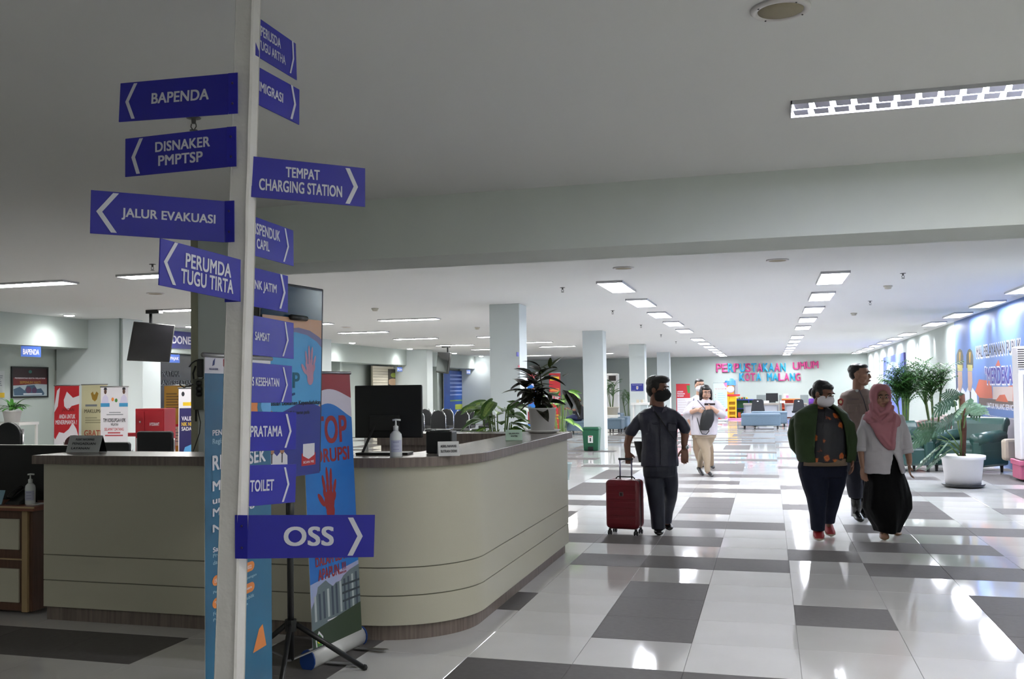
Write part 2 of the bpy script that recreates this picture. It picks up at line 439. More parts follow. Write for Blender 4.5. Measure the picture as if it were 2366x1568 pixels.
for Y in (17.5, 20.1, 22.2, 24.4, 27.6, 30.9, 35.3, 39.0, 41.8, 45.5, 15.2, 13):
    t = thing('wall_washer', 'small wall washer lamp above the right wall, ' + WWL.pop(0), 'downlight', (rwx(Y)-.2, Y, CZ), 0, 'wall washers along the right wall')
    MB().lathe([(.045, 0), (.045, -.01), (.035, -.012)], (rwx(Y)-.2, Y, CZ), 14).build('ring', WHITE, t, smooth=True)
    spot(rwx(Y)-.2, Y, CZ-.04, 5*LS, 1.05, .7, .04, (.3, 0, -1), (.9, .95, 1))
# fill for the entrance zone comes from the unseen strips added above
# speakers, detectors and sprinklers in the ceiling
def disc(X, Y, r, lab, name='ceiling_speaker', grp=None, big=False):
    t = thing(name, lab, 'speaker' if 'speaker' in name else 'detector', (X, Y, CZ), 0, grp)
    if 'speaker' in name:
        MB().lathe([(r, 0), (r, -.008), (r*.93, -.014), (r*.78, -.012), (r*.76, -.004)], (X, Y, CZ), 32).build('rim', solid('c9c5c4', .35), t, smooth=True)
        MB().lathe([(r*.76, -.002), (r*.75, -.011), (r*.3, -.013)], (X, Y, CZ), 32).build('grille', mat('speaker_cloth', '9a917c', .8, bump=(400, .4)), t, smooth=True)
        if big:
            mb = MB()
            for a in range(4):
                q = a*PI/2+.6; mb.ball((X+r*.88*math.cos(q), Y+r*.88*math.sin(q), CZ-.013), .004, 6)
            mb.build('screws', solid('444444'), t)['kind'] = 'stuff'
    else:
        MB().lathe([(r, 0), (r, -.015), (r*.8, -.02), (r*.7, -.045), (r*.2, -.05)], (X, Y, CZ), 20).build('housing', solid('b9b5a8', .5), t, smooth=True)
disc(.07, 3.68, .105, 'round ceiling speaker with beige cloth grille, nearest to the camera', big=True)
disc(-1.56, 11.25, .12, 'round ceiling speaker just beyond the beam, left of the middle light row')
disc(.12, 11.2, .12, 'round ceiling speaker just beyond the beam, near the middle light row')
disc(-8.0, 11.66, .12, 'round ceiling speaker on the left side above the hanging television')
disc(-8.7, 19.6, .12, 'round ceiling speaker between the strip lights above the counter monitor')
for X, Y, l in ((1.62, 14.8, 'above the officer, nearer one'), (1.6, 20.3, 'above the officer, farther one'), (-6.27, 15.3, 'left of the first free column'), (-6.2, 21.1, 'beside the first free column, farther one')):
    disc(X, Y, .06, 'small round smoke detector on the ceiling '+l, 'smoke_detector')
base = None
for k, (X, Y, l) in enumerate([(-2.66, 13.19, 'nearest one left of the aisle lights'), (-2.64, 17.56, 'second one left of the aisle lights'), (-2.68, 21.96, 'third one left of the aisle lights'), (-2.7, 26.4, 'fourth one left of the aisle lights'), (-2.7, 30.8, 'fifth one left of the aisle lights'),
                               (1.62, 13.19, 'nearest one right of the aisle lights'), (1.63, 17.44, 'second one right of the aisle lights'), (-6.21, 9.0, 'above the left counter'), (-2.69, 4.24, 'under the BAPENDA sign board')]):
    if base is None:
        base = thing('sprinkler', 'small dark ceiling sprinkler, '+l, 'sprinkler', (X, Y, CZ), 0, 'ceiling sprinklers')
        mb = MB().lathe([(.035, 0), (.035, -.004), (.012, -.006), (.01, -.03)], (X, Y, CZ), 12)
        mb.tube([(X-.012, Y, CZ-.03), (X-.015, Y, CZ-.045), (X-.004, Y, CZ-.06)], .003, 5).tube([(X+.012, Y, CZ-.03), (X+.015, Y, CZ-.045), (X+.004, Y, CZ-.06)], .003, 5)
        mb.lathe([(.02, -.062), (.02, -.066)], (X, Y, CZ), 12)
        mb.build('sprinkler_head', solid('4a4a48', .4), base, smooth=True)
    else: dup(base, (X, Y, CZ), 0, 'small dark ceiling sprinkler, '+l, 'ceiling sprinklers')

# ============================================================ SIGNPOST
POSTW = mat('white_rough_paint', 'd9d6d6', .6, bump=(18, .5), noise=(7, .35, 'c6c3c2'))
SBLUE = mat('sign_blue', '22209a', .42, noise=(3, .3, '262aa2'), spec=.4)
SWHITE = mat('sign_white_vinyl', 'cdcddb', .45)
post = thing('signpost', 'white square signpost with blue arrow boards pointing left and right, in the foreground', 'signpost', (-1.597, 2.70, 0))
rings = []
pz = 5*PI/180
for i in range(60):
    z = 2.8*i/59
    s = (.0745-.0058*z)/2; cx, cy = -1.625+.046*z+.0, 2.712-.016*z
    c, q = math.cos(pz), math.sin(pz)
    ch = .006+.004*mnoise.noise((0, 0, z*4)); ring = []
    for k, (sx, sy) in enumerate(((-1, -1), (1, -1), (1, 1), (-1, 1))):
        e = ch if (sx, sy) == (1, -1) else .003
        p1 = (sx*(s-(e if sx*sy > 0 else 0)), sy*(s-(0 if sx*sy > 0 else e))); p2 = (sx*(s-(0 if sx*sy > 0 else e)), sy*(s-(e if sx*sy > 0 else 0)))
        for (a, b) in ((p1, p2)):
            a += .0012*mnoise.noise((a*9, b*9, z*7)); b += .0012*mnoise.noise((a*5, b*9+3, z*9))
            ring.append((cx+a*c-b*q, cy+a*q+b*c, z))
    rings.append(ring)
mb = MB().loft(rings); mb.build('post', POSTW, post, bevel=0)
def board(nm, near, nb, d0, farp, fb, lines, arrow, flange=None, ext=0, label=None):
    "near/nb = top and bottom of the post end, farp/fb = top and bottom of the free end (photo positions)"
    a, b = at(*near, d=d0), at(*nb, d=d0); b.x, b.y = a.x, a.y = (a.x+b.x)/2, (a.y+b.y)/2
    h = a.z-b.z
    hn, hf = math.hypot(near[0]-nb[0], near[1]-nb[1]), math.hypot(farp[0]-fb[0], farp[1]-fb[1])
    d1 = SD.get(nm) or d0*hn/hf
    c, e = at(*farp, d=d1), at(*fb, d=d1); m = (c+e)/2
    mid0 = (a+b)/2; ux = (m-mid0); L = ux.length; ux.normalize()
    if ext: mid0 = mid0-ux*ext; L += ext
    lft = ux.dot(_r) < 0
    uxr = -ux if lft else ux
    left = (mid0+ux*L) if lft else mid0
    uy = Vector((0, 0, -1)); uy = (uy-uy.dot(uxr)*uxr).normalized()
    P = Panel(left-uy*h/2, uxr, uy, L, h)
    mb = MB(); mb.prism([(0, 0), (L, 0), (L, h), (0, h)], P.o-P.n*.004, P.ux, P.uy, P.n, .004)
    bo = mb.build('sign_board', SBLUE, post, bevel=.001)
    bo['label'] = label
    if flange:
        (fx, fy, fw) = flange
        # short bent flange screwed to the post
        base = mid0+Vector((0, 0, 0)); dirv = Vector((math.cos(fx), math.sin(fx), 0))
        nn = dirv.cross(Vector((0, 0, 1)))
        fm = MB().prism([(0, -h/2), (fw, -h/2), (fw, h/2), (0, h/2)], base-nn*.0015, dirv, (0, 0, 1), nn, .003)
        for k in (-1, 1):
            fm.ball(base+dirv*fw*.45+Vector((0, 0, k*h*.25))+nn*.002*(1 if nn.dot(C0-base) > 0 else -1), .004, 6, 1)
        fo = fm.build('flange', [SBLUE, solid('2a1b50')], bo)
    LP = Panel(P.o, P.ux, P.uy, L, h)
    for t, (x0, y0), (x1, y1), hide in lines:
        u0, v0 = LP.uv(x0, y0); u1, v1 = LP.uv(x1, y1)
        if hide == 'r': u0 = None
        LP.text(t, u0, v0, u1, v1, SWHITE, False, 1.5, ws=hide if isinstance(hide, float) else .82)
    LP.build(bo, 'lettering')
    AP = Panel(P.o, P.ux, P.uy, L, h)
    (tx, ty), (bx_, by_) = arrow[0], arrow[2]; (kx, ky) = arrow[1]; wd = arrow[3]
    T, K, B = LP.uv(tx, ty), LP.uv(kx, ky), LP.uv(bx_, by_)
    W = wd
    sgn = -1 if lft else 1
    # chevron: outer points T (top), K (tip), B (bottom); thickness W towards the text
    AP.poly([T, K, (K[0]-sgn*W, K[1]), (T[0]-sgn*W, T[1])], SWHITE, False, 1.5)
    AP.poly([K, B, (B[0]-sgn*W, B[1]), (K[0]-sgn*W, K[1])], SWHITE, False, 1.5)
    AP.build(bo, 'arrow')
SD = {}
def lb(t, x): return 'blue arrow board reading %s, %s' % (t, x)
bk = 5*PI/180
board('PERUSDA', (600, 41), (598.8, 133), 3.05, (687, 101), (683, 185), [('PERUSDA', (599, 57.4), (648, 112.5), 'r'), ('TUGU ARTHA', (595.5, 89.5), (659, 150), 'r')],
      ((677, 93), (679, 137), (672, 170), .012), None, .03, lb('PERUSDA TUGU ARTHA', 'topmost on the right'))
board('IMIGRASI', (595.6, 150.6), (588.7, 239.7), 3.05, (693, 206), (691, 289), [('IMIGRASI', (595.5, 186), (653, 237.4), 'r')],
      ((676, 198), (683.5, 242), (675, 276), .012), None, .03, lb('IMIGRASI', 'second from the top on the right'))
board('BAPENDA', (530, 169), (526, 264), 2.98, (278, 192), (274, 282), [('BAPENDA', (352, 216), (482, 229), 1)],
      ((318, 192), (298, 235), (312, 274), -.014), (bk-PI*.0, 0, .03), 0, lb('BAPENDA', 'topmost on the left'))
board('DISNAKER', (526, 293), (523, 386), 2.98, (291, 320), (287, 409), [('DISNAKER', (360, 329), (485, 338), 1), ('PMPTSP', (367, 360), (468, 373), 1)],
      ((331, 319), (312.5, 363), (324, 401), -.014), (bk, 0, .03), 0, lb('DISNAKER PMPTSP', 'second from the top on the left'))
board('TEMPAT', (583, 360), (580, 455), 3.02, (845, 388), (843, 478), [('TEMPAT', (660.7, 385.7), (738, 416), 1), ('CHARGING STATION', (599, 412), (789.7, 455.5), 1)],
      ((808, 389), (827, 432), (808, 471), .015), (bk+PI, 0, .03), 0, lb('TEMPAT CHARGING STATION', 'long one on the right'))
board('JALUR', (522, 464), (518, 560), 2.98, (212, 438), (206, 539), [('JALUR EVAKUASI', (282, 480), (496.8, 522.5), 1)],
      ((275, 447), (236, 489), (270, 538), -.016), (bk, 0, .03), 0, lb('JALUR EVAKUASI', 'longest on the left'))
board('DISPENDUK', (579.5, 496), (577.7, 588), 3.05, (680, 532), (677, 615), [('DISPENDUK', (581.7, 512), (646, 558), 'r'), ('CAPIL', (578.5, 546), (621.7, 581), 'r')],
      ((660, 528), (667, 570), (657, 605), .012), None, .03, lb('DISPENDUK CAPIL', 'half hidden behind the post'))
board('PERUMDA', (557, 599), (554, 697), 2.93, (371, 549), (368, 659), [('PERUMDA', (429.3, 584.5), (532.6, 641.4), 1), ('TUGU TIRTA', (418.7, 620), (537.6, 678.6), 1)],
      ((411, 562), (386, 606), (406, 659), -.014), (PI+bk, 0, .05), 0, lb('PERUMDA TUGU TIRTA', 'lowest on the left, crossing the post'))
board('JATIM', (576, 614.5), (576, 706), 3.05, (667, 637), (664, 722), [('BANK JATIM', (575.8, 643.7), (638, 683), 'r')],
      ((651, 634), (659, 676), (649, 713), .012), None, .03, lb('BANK JATIM', 'right of the TUGU TIRTA board'))
board('SAMSAT', (575, 726), (575, 819), 3.05, (679.6, 745.6), (678, 829), [('SAMSAT', (577, 764), (622, 789), 'r')],
      ((660, 744), (666, 786), (655, 823), .012), None, .03, lb('SAMSAT', 'paler from the light, right of the post'))
board('KESEHATAN', (574.7, 836), (573, 930), 3.05, (675.6, 845), (674, 930), [('BPJS KESEHATAN', (574.7, 870), (644, 898.6), 'r')],
      ((656, 848), (664.5, 889), (653, 928), .012), None, .03, lb('KESEHATAN', 'third from the bottom of the right stack'))
board('PRATAMA', (571.6, 949.7), (568.5, 1043), 3.05, (684.8, 952), (683.9, 1038), [('KPP PRATAMA', (577, 984), (651, 1007), 'r')],
      ((664, 956), (673, 996), (661, 1034), .012), None, .03, lb('KPP PRATAMA', 'above the TOILET board'))
board('TOILET', (568, 1074.6), (567.6, 1170), 3.05, (685.4, 1072), (682, 1159.4), [('TOILET', (569, 1110), (631.4, 1132), 'r')],
      ((660, 1079), (668, 1118), (655, 1159), .012), None, .03, lb('TOILET', 'second from the bottom on the right'))
SD['OSS'] = 3.06
board('OSS', (572, 1190), (572, 1290), 2.97, (866.3, 1189.5), (864, 1286), [('OSS', (658, 1217), (769, 1259), 1)],
      ((816, 1195), (838, 1238), (815, 1283), .0165), (bk+PI, 0, .04), 0, lb('OSS', 'lowest on the post with wide lettering'))

# ============================================================ printed stands
def rollup(name, label, foot_a, foot_b, h, top_shift, cat='banner', group=None, base=True, legs=True):
    "roll-up banner: foot line a->b on the floor (a = left edge of the print), height h, top shifted by a vector"
    a, b = Vector(foot_a), Vector(foot_b); t = thing(name, label, cat, ((a.x+b.x)/2, (a.y+b.y)/2, 0), 0, group)
    ux = (b-a).normalized(); z0 = .09
    sh = Vector(top_shift)
    A0, B0 = a+Vector((0, 0, z0)), b+Vector((0, 0, z0)); A1 = a+sh+Vector((0, 0, h))
    uy = (A0-A1); H = uy.length; uy.normalize()
    P = Panel(A1, ux, uy, (b-a).length, H)
    n = P.n
    mb = MB(); mb.prism([(0, 0), (P.w, 0), (P.w, P.h), (0, P.h)], A1-n*.002, ux, uy, n, .002)
    mb.build('sheet', WHITE, t)
    mb = MB().tube([A1-ux*.01, A1+ux*(P.w+.01)], .009, 8); mb.build('top_rail', STEEL, t, smooth=True)
    if base:
        mb = MB().tube([A0+Vector((0, 0, -.042))-ux*.02-n*.02, B0+Vector((0, 0, -.042))+ux*.02-n*.02], (.055, .042), 14, ref=(0, 0, 1))
        mb.build('base_housing', mat('white_metal_housing', 'c9c9c9', .3), t, smooth=True)
        for q in ((A0-ux*.024), (B0+ux*.02)):
            mb = MB().tube([q+Vector((0, 0, -.042))-n*.02-ux*.004, q+Vector((0, 0, -.042))-n*.02+ux*.006], (.06, .048), 14, ref=(0, 0, 1)); mb.build('end_cap', mat('end_cap_blue', '123a80', .35), t)
        if legs:
            for q in (.2, .8):
                p = a+(b-a)*q; mb = MB().prism([(-.02, 0), (.02, 0), (.02, .2), (0, .22), (-.02, .2)], p+Vector((0, 0, .004))+n*.02, ux, n, (0, 0, 1), .006)
                mb.build('foot', STEEL, t)
    # pole behind
    MB().tube([(A0+B0)/2-n*.03, A1+ux*P.w/2-n*.012], .008, 6).build('support_pole', STEEL, t)
    return t, P
def wave(P, v0, amp, v1, m, ph=0, lay=1, seg=18, k=1.0):
    pts = [(i/seg, v0+amp*math.sin(ph+i/seg*2*PI*k)) for i in range(seg+1)]+[(1, v1), (0, v1)]
    P.poly(pts, m, True, lay)
def palm_print(P, cu, cv, s, m, lay=2, splay=1.0):
    "hand print, s = height as a fraction of panel height"
    asp = P.h/P.w
    def el(u, v, ru, rv, rot=0):
        pts = []
        for i in range(14):
            a = 2*PI*i/14; x = ru*math.cos(a); y = rv*math.sin(a)
            pts.append((cu+(u+x*math.cos(rot)-y*math.sin(rot))*s*asp, cv+(v+x*math.sin(rot)+y*math.cos(rot))*s))
        P.poly(pts, m, True, lay)
    el(0, .12, .17, .2); el(.02, .3, .14, .16)
    for u, v, L, r in ((-.17, -.2, .17, -.25), (-.05, -.3, .2, -.08), (.07, -.28, .19, .1), (.19, -.12, .15, .35)):
        el(u, v, .045, L*.95, r)
        el(u*.9, v+.17, .05, .09, r)
    el(-.27, .08, .055, .16, -.75)

TEAL = solid('1f6f95', .5); NAVY = solid('1b2a6b', .5); RED = solid('b3202a', .5); DRED = solid('8d2226', .5); PW = solid('d9d6de', .55)
LBLUE = solid('2271c4', .5); SKY = solid('5aa0d8', .5); ORANGE = solid('d9813c', .5); INK = solid('23242c', .6); GREYI = solid('7c8088', .6)
YEL = solid('d9b32a', .5); GREEN = solid('3f7d3a', .5); CREAMP = solid('d8d2ad', .6); PINK = solid('d67fb0', .5); GOLD = solid('a5812c', .5)
# registration banner right behind the post
t, P = rollup('roll_up_banner', 'teal roll-up banner with white lettering standing directly behind the white post', (-1.914, 3.08, 0), (-1.956, 3.641, 0), 1.65, (.0, 0, 0))
def regbanner(P):
    P.rect(0, 0, 1, 1, mat('teal_print', '1c6488', .5, noise=(2.5, .8, '154f70')))
    P.h *= .735
    P.rect(0, 0, 1, .057, PW, lay=1.6)
    P.poly([(.11, .018), (.14, .008), (.13, .03), (.10, .034)], NAVY, lay=2.4); P.text('REGSOSEK', .06, .04, .18, .046, NAVY)
    P.poly([(.25, .010), (.32, .010), (.32, .032), (.285, .046), (.25, .032)], DRED, lay=2.4); P.oval(.285, .024, .018, .008, PW, lay=3)
    P.poly([(.55, .06), (1, .06), (1, .25), (.75, .22), (.6, .16)], ORANGE, lay=1.4)
    P.oval(.93, .17, .16, .05, TEAL, lay=2); P.oval(.93, .165, .1, .03, SKY, lay=2.5)
    T = P.text
    T('PENDATAAN AWAL', .1, .235, .8, .252, PW); T('Registrasi Sosial Ekonomi', .1, .262, .82, .283, solid('8fb0c4'))
    T('REGSOSEK', .1, .315, .9, .36, PW)
    T('Mencatat', .1, .395, .7, .425, PW); T('untuk', .1, .445, .45, .465, PW); T('Membangun', .1, .48, .86, .512, PW); T('Negeri', .1, .53, .55, .56, PW)
    T('Satu Data', .1, .60, .42, .615, PW); T('Program Perlindungan Sosial', .1, .62, .86, .635, solid('8fb0c4')); T('dan Pemberdayaan Masyarakat', .1, .642, .9, .658, solid('8fb0c4'))
    for v, s in ((.69, '15 Oktober - 14 November 2022'), (.76, 'Tahap Persiapan')):
        P.oval(.14, v+.015, .05, .016, ORANGE, lay=2.2); P.rect(.14, v-.001, .66, v+.031, ORANGE, lay=2.2); P.oval(.66, v+.015, .05, .016, ORANGE, lay=2.2)
        T(s, .12, v+.01, .66, v+.021, PW)
    T('Pendataan petugas lapangan', .1, .735, .74, .746, solid('8fb0c4')); T('Forum Konsultasi Publik', .1, .80, .7, .811, solid('8fb0c4')); T('Penjaminan Kualitas', .1, .82, .6, .831, solid('8fb0c4'))
    P.poly([(.68, 1), (.78, .93), (.84, .92), (.9, 1)], ORANGE, lay=2)
regbanner(P); P.build(t)

# portrait screen on a tripod, with a paper poster clipped over it
ts = thing('portrait_display', 'tall glossy dark display on a black tripod with a paper poster clipped to its front', 'display', (-2.62, 4.6, 0))
E1 = at(748, 668, d=5.4); E0 = at(600, 643, d=4.85); bz = at(740, 1088, d=5.4).z
zt = (E1.z+E0.z)/2
E0.z = E1.z = zt; tilt = Vector((-.03, .01, 0))
ux = (E1-E0); Wd = ux.length; ux.normalize(); low = Vector((0, 0, bz-zt))+tilt; Hd = low.length; uy = low.normalized()
P = Panel(E0, ux, uy, Wd, Hd)
mb = MB(); mb.prism([(0, 0), (Wd, 0), (Wd, Hd), (0, Hd)], E0-P.n*.045, ux, uy, P.n, .045); mb.build('display_body', BLACK, ts, bevel=.006)
SCR = mat('glossy_blue_black_glass', '0d2c48', .08, spec=.35)
P2 = Panel(E0, ux, uy, Wd, Hd); P2.rect(.03, .015, .97, .985, SCR); P2.build(ts, 'screen')
# reflections are real; poster sheet
pw = Panel(E0+ux*.0+uy*Hd*.175+P.n*.004, ux, uy, Wd*.955, Hd*.83)
mb = MB(); mb.prism([(.02, 0), (pw.w, 0), (pw.w, pw.h), (.02, pw.h)], pw.o, ux, uy, P.n, .002); po = mb.build('poster', mat('poster_paper_orange', 'c59a78', .35, noise=(5, .5, 'b9a29a')), ts)
pw.o += P.n*.003
def stopposter(P):
    P.oval(.6, .33, .62, .27, solid('6f6c93', .35), lay=1); P.oval(.55, .36, .62, .27, mat('poster_light_blue', '4a9bd0', .3, noise=(3, .5, '3480bb')), lay=1.5)
    P.poly([(.02, .52)]+[(.02+.98*i/12, .58+.03*math.sin(i*.5+.5)-.02*i/12) for i in range(13)]+[(1, 1), (.02, 1)], mat('poster_navy', '2a2f8a', .3, noise=(3, .5, '22337f')), lay=2)
    T = P.text
    T('STOP', .06, .345, .62, .44, solid('1d5c74'), lay=4); T('Calo Hindari Pungli', .06, .47, .55, .49, NAVY, lay=4)
    T('Pemalsuan Dokumen Kependudukan', .06, .522, .99, .556, INK, lay=4); T('Stop Mengurangi Kebenaran pada', .12, .585, .8, .613, INK, lay=4); T('Pengurusan Dokumen 9 Anak', .12, .64, .5, .662, INK, lay=4)
    P.oval(.07, .6, .03, .013, INK, lay=3.2)
    T('Kartu Identitas Anak', .12, .69, .5, .71, INK, lay=4)
    for c in (.2, .36):
        P.poly([(c-.1, .935), (c-.085, .86), (c-.03, .835), (c+.03, .835), (c+.085, .86), (c+.09, .935)], PW, lay=3.3)
        P.oval(c, .82, .035, .028, solid('a8795c'), lay=3.6); P.poly([(c-.05, .805), (c+.05, .805), (c+.03, .78), (c-.03, .78)], INK, lay=3.8); P.rect(c-.008, .84, c+.008, .9, INK, lay=4)
    P.poly([(.68, .86), (.92, .86), (.92, .94), (.68, .94)], RED, lay=3); P.poly([(.7, .8), (.9, .8), (.9, .875), (.8, .9), (.7, .875)], PW, lay=3.4)
    T('SCAN ME', .71, .91, .89, .925, PW, lay=4)
    palm_print(P, .80, .30, .27, solid('b3849a', .4), lay=3)
stopposter(pw); pw.build(po, 'print')
MB().tube([E0+ux*Wd*.42+uy*Hd*.175+P.n*.02, E0+ux*Wd*.66+uy*Hd*.175+P.n*.02], .014, 8).build('clip', BLACK, ts, smooth=True)
tp = (E0+E1)/2+Vector((-.05, .02, 0)); tx, ty = at(672, 1475, d=5.14).x, at(672, 1475, d=5.14).y
MB().tube([(tx, ty, .12), (tx, ty, 1.06)], .017, 10).tube([(tx, ty, .7), (tx, ty, 1.04)], .022, 10).build('pole', BLACK, ts, smooth=True)
for k in range(3):
    a = -1.25+k*2*PI/3; c, s_ = math.cos(a), math.sin(a)
    lg = MB().tube([(tx+c*.03, ty+s_*.03, .3), (tx+c*.42, ty+s_*.42, .012)], .014, 8).build('leg', BLACK, ts, smooth=True)
    MB().tube([(tx, ty, .12), (tx+c*.2, ty+s_*.2, .17)], .006, 6).build('brace', STEEL, lg)
    MB().ball((tx+c*.42, ty+s_*.42, .016), .018, 8).build('rubber_foot', BLACKM, lg)
MB().lathe([(.03, .27), (.03, .33)], (tx, ty, 0), 12).build('collar', BLACK, ts)
MB().box(E0+ux*Wd*.5+uy*Hd*.8-P.n*.1, (.08, .16, .5)).build('mount', BLACK, ts)

# red white blue anti corruption banners
def stopbanner(P, full=True):
    P.rect(0, 0, 1, 1, mat('banner_blue', '1f66b8', .45, noise=(2, .7, '1b7fd0')))
    pts = [(i/16, .10-.015*i/16-.03*math.sin(PI*(i/16)*1.3-.5)) for i in range(17)]
    P.poly([(0, 0), (0, pts[0][1])]+pts+[(1, 0)], DRED if full else solid('a23a3c'), lay=2)
    P.poly([(u, v-.002) for u, v in pts]+[(u, v+.065+.012*math.cos(u*5+1)) for u, v in pts[::-1]], solid('c9c2d2', .5), lay=1.5)
    P.text('STOP', .04, .165, .87, .265, DRED, lay=2.5); P.text('KORUPSI', .04, .285, .90, .335, DRED, lay=2.5)
    palm_print(P, .45, .455, .21, DRED)
    P.text('HENTIKAN', .2, .585, .92, .615, DRED); P.text('GRATIFIKASI', .12, .635, .9, .662, DRED); P.text('DALAM BENTUK', .12, .675, .92, .708, DRED); P.text('APAPUN..!!!', .16, .72, .72, .76, DRED)
    P.poly([(0, .765), (1, .73), (1, 1), (0, 1)], mat('banner_sky_print', 'a9a3c6', .5, noise=(4, .8, '7fa6d2')), lay=1.2)
    P.poly([(0, .85), (.08, .82), (.12, .80), (.14, .78), (.3, .765), (.36, .78), (.44, .795), (.5, .785), (.6, .785), (.66, .77), (.8, .755), (1, .745), (1, .93), (0, .95)], solid('67757c'), lay=2)
    for k in range(11): P.rect(.06+.085*k, .81-.004*k, .10+.085*k, .9, solid('3e4a5c') if k % 3 else solid('a8b0b4'), lay=2.3)
    for v in (.82, .85, .88): P.rect(.62, v-.02, 1, v-.012, solid('2f3a44'), lay=2.5)
    P.poly([(0, .93), (1, .89), (1, 1), (0, 1)], solid('2f3f2e'), lay=2.6)
    P.lines(.3, .91, .95, .965, 6, PW, .45); P.poly([(.05, .965), (.12, .935), (.2, .96), (.19, .995), (.06, .995)], PW, lay=3); P.poly([(.07, .968), (.12, .945), (.18, .963), (.17, .99), (.08, .99)], GREEN, lay=3.3); P.oval(.12, .972, .03, .008, YEL, lay=3.6)
t, P = rollup('roll_up_banner', 'red white and blue STOP KORUPSI roll-up banner standing in front of the counter', (-2.42, 4.97, 0), (-2.36, 5.50, 0), 1.62, (-.068, .01, 0))
stopbanner(P); P.build(t)

# ============================================================ COUNTER
ct = thing('reception_counter', 'cream U-shaped reception counter with wood-grain worktop edge and skirting', 'counter', (-3.2, 5.7, 0))
def path(off, r=.62, x1=-1.79, y0=5.58, xl=-4.70, y1=8.98):
    "outer line of the counter moved inwards by off"
    pts = []; r2 = max(r-off, .02); x1 -= off; y0 += off
    xs = [xl+(x1-r2-xl)*i/8 for i in range(9)]
    pts += [(x, y0) for x in xs]
    for i in range(1, 31):
        a = -PI/2+PI/2*i/30; pts.append((x1-r2+r2*math.cos(a), y0+r2+r2*math.sin(a)))
    pts += [(x1, y0+r2+(y1-y0-r2)*i/8) for i in range(1, 9)]
    return pts
def wall_strip(outer, inner, z0, z1, m=0, mb=None):
    mb = mb or MB(); n = len(outer)
    vs = [(p[0], p[1], z0) for p in outer]+[(p[0], p[1], z1) for p in outer]+[(p[0], p[1], z0) for p in inner]+[(p[0], p[1], z1) for p in inner]
    fs = []
    for i in range(n-1):
        fs += [(i, i+1, n+i+1, n+i), (2*n+i, 3*n+i, 3*n+i+1, 2*n+i+1), (n+i, n+i+1, 3*n+i+1, 3*n+i), (i, 2*n+i, 2*n+i+1, i+1)]
    fs += [(0, n, 3*n, 2*n), (n-1, 2*n+n-1, 3*n+n-1, n+n-1)]
    return mb.add(vs, fs, m)
wall_strip(path(.035), path(.12), 0, .095).build('skirting', WOOD, ct, smooth=True, angle=.5)
for z0, z1 in ((.095, .268), (.275, .437), (.444, 1.045)):
    o = wall_strip(path(0), path(.06), z0, z1).build('front_panel', CREAM, ct, smooth=True, angle=.5)
wall_strip(path(.008), path(.05), .10, 1.04).build('core', solid('6d6a5c'), ct)
o = wall_strip(path(-.035, xl=-4.76, y1=9.03), path(.42, xl=-4.76, y1=9.03), 1.062, 1.106); mbw = o
o.build('worktop', WTOP, ct, bevel=.002)
wall_strip(path(-.038, xl=-4.765, y1=9.035), path(0, xl=-4.765, y1=9.035), 1.048, 1.104).build('worktop_edge', WOOD, ct, smooth=True, angle=.5)
mb = MB().bx(-3.55, -2.21, 8.62, 9.03, 1.062, 1.106); mb.build('worktop_back_arm', WTOP, ct, bevel=.002)
MB().bx(-3.5, -2.21, 8.66, 8.75, 0, 1.062).bx(-2.27, -2.21, 6.1, 8.66, 0, 1.06).build('inner_panel', WOOD, ct)
MB().bx(-3.52, -2.21, 8.612, 8.63, 1.0, 1.106).build('worktop_inner_edge', WOOD, ct)
MB().bx(-4.68, -2.3, 6.02, 6.5, .70, .73).bx(-2.75, -2.3, 6.02, 8.6, .70, .73).build('inner_desk', WOOD, ct)
# small low rail (light) that runs along the inner front edge
# left end: wooden cabinet with cream doors
cb = thing('wooden_cabinet', 'low brown wooden cabinet with cream door panels left of the counter', 'cabinet', (-5.2, 5.75, 0))
BRW = mat('brown_laminate', '5d3f2f', .4, noise=(12, .7, '4a3023', (5, 5, .4)))
MB().bx(-5.9, -4.86, 5.66, 6.15, .03, .72).build('body', BRW, cb, bevel=.004)
MB().bx(-5.93, -4.80, 5.60, 6.18, .72, .755).build('top', mat('red_brown_top', '7a4a38', .3), cb, bevel=.006)
MB().bx(-5.92, -4.795, 5.595, 5.602, .742, .752).build('edge_strip', solid('b39a76'), cb)
MB().bx(-4.93, -4.885, 5.64, 5.66, .03, .72).build('corner_strip', solid('a08863'), cb)
for z0, z1 in ((.09, .32), (.45, .66)):
    MB().bx(-5.6, -4.96, 5.645, 5.66, z0, z1).build('door_panel', CREAM, cb, bevel=.002)
for z in (.385,): MB().bx(-5.9, -4.93, 5.64, 5.66, z-.004, z+.004).build('shelf_edge', solid('b39a76'), cb)
bm_ = thing('black_partition', 'black upright panel behind the small pump bottle at the left edge', 'panel', (-5.2, 5.95, 0))
MB().bx(-5.95, -4.78, 5.93, 5.97, .757, 1.135).build('panel', BLACKM, bm_, bevel=.004)
MB().bx(-5.95, -4.78, 5.92, 5.98, 1.135, 1.15).build('top_rail', BLACK, bm_)

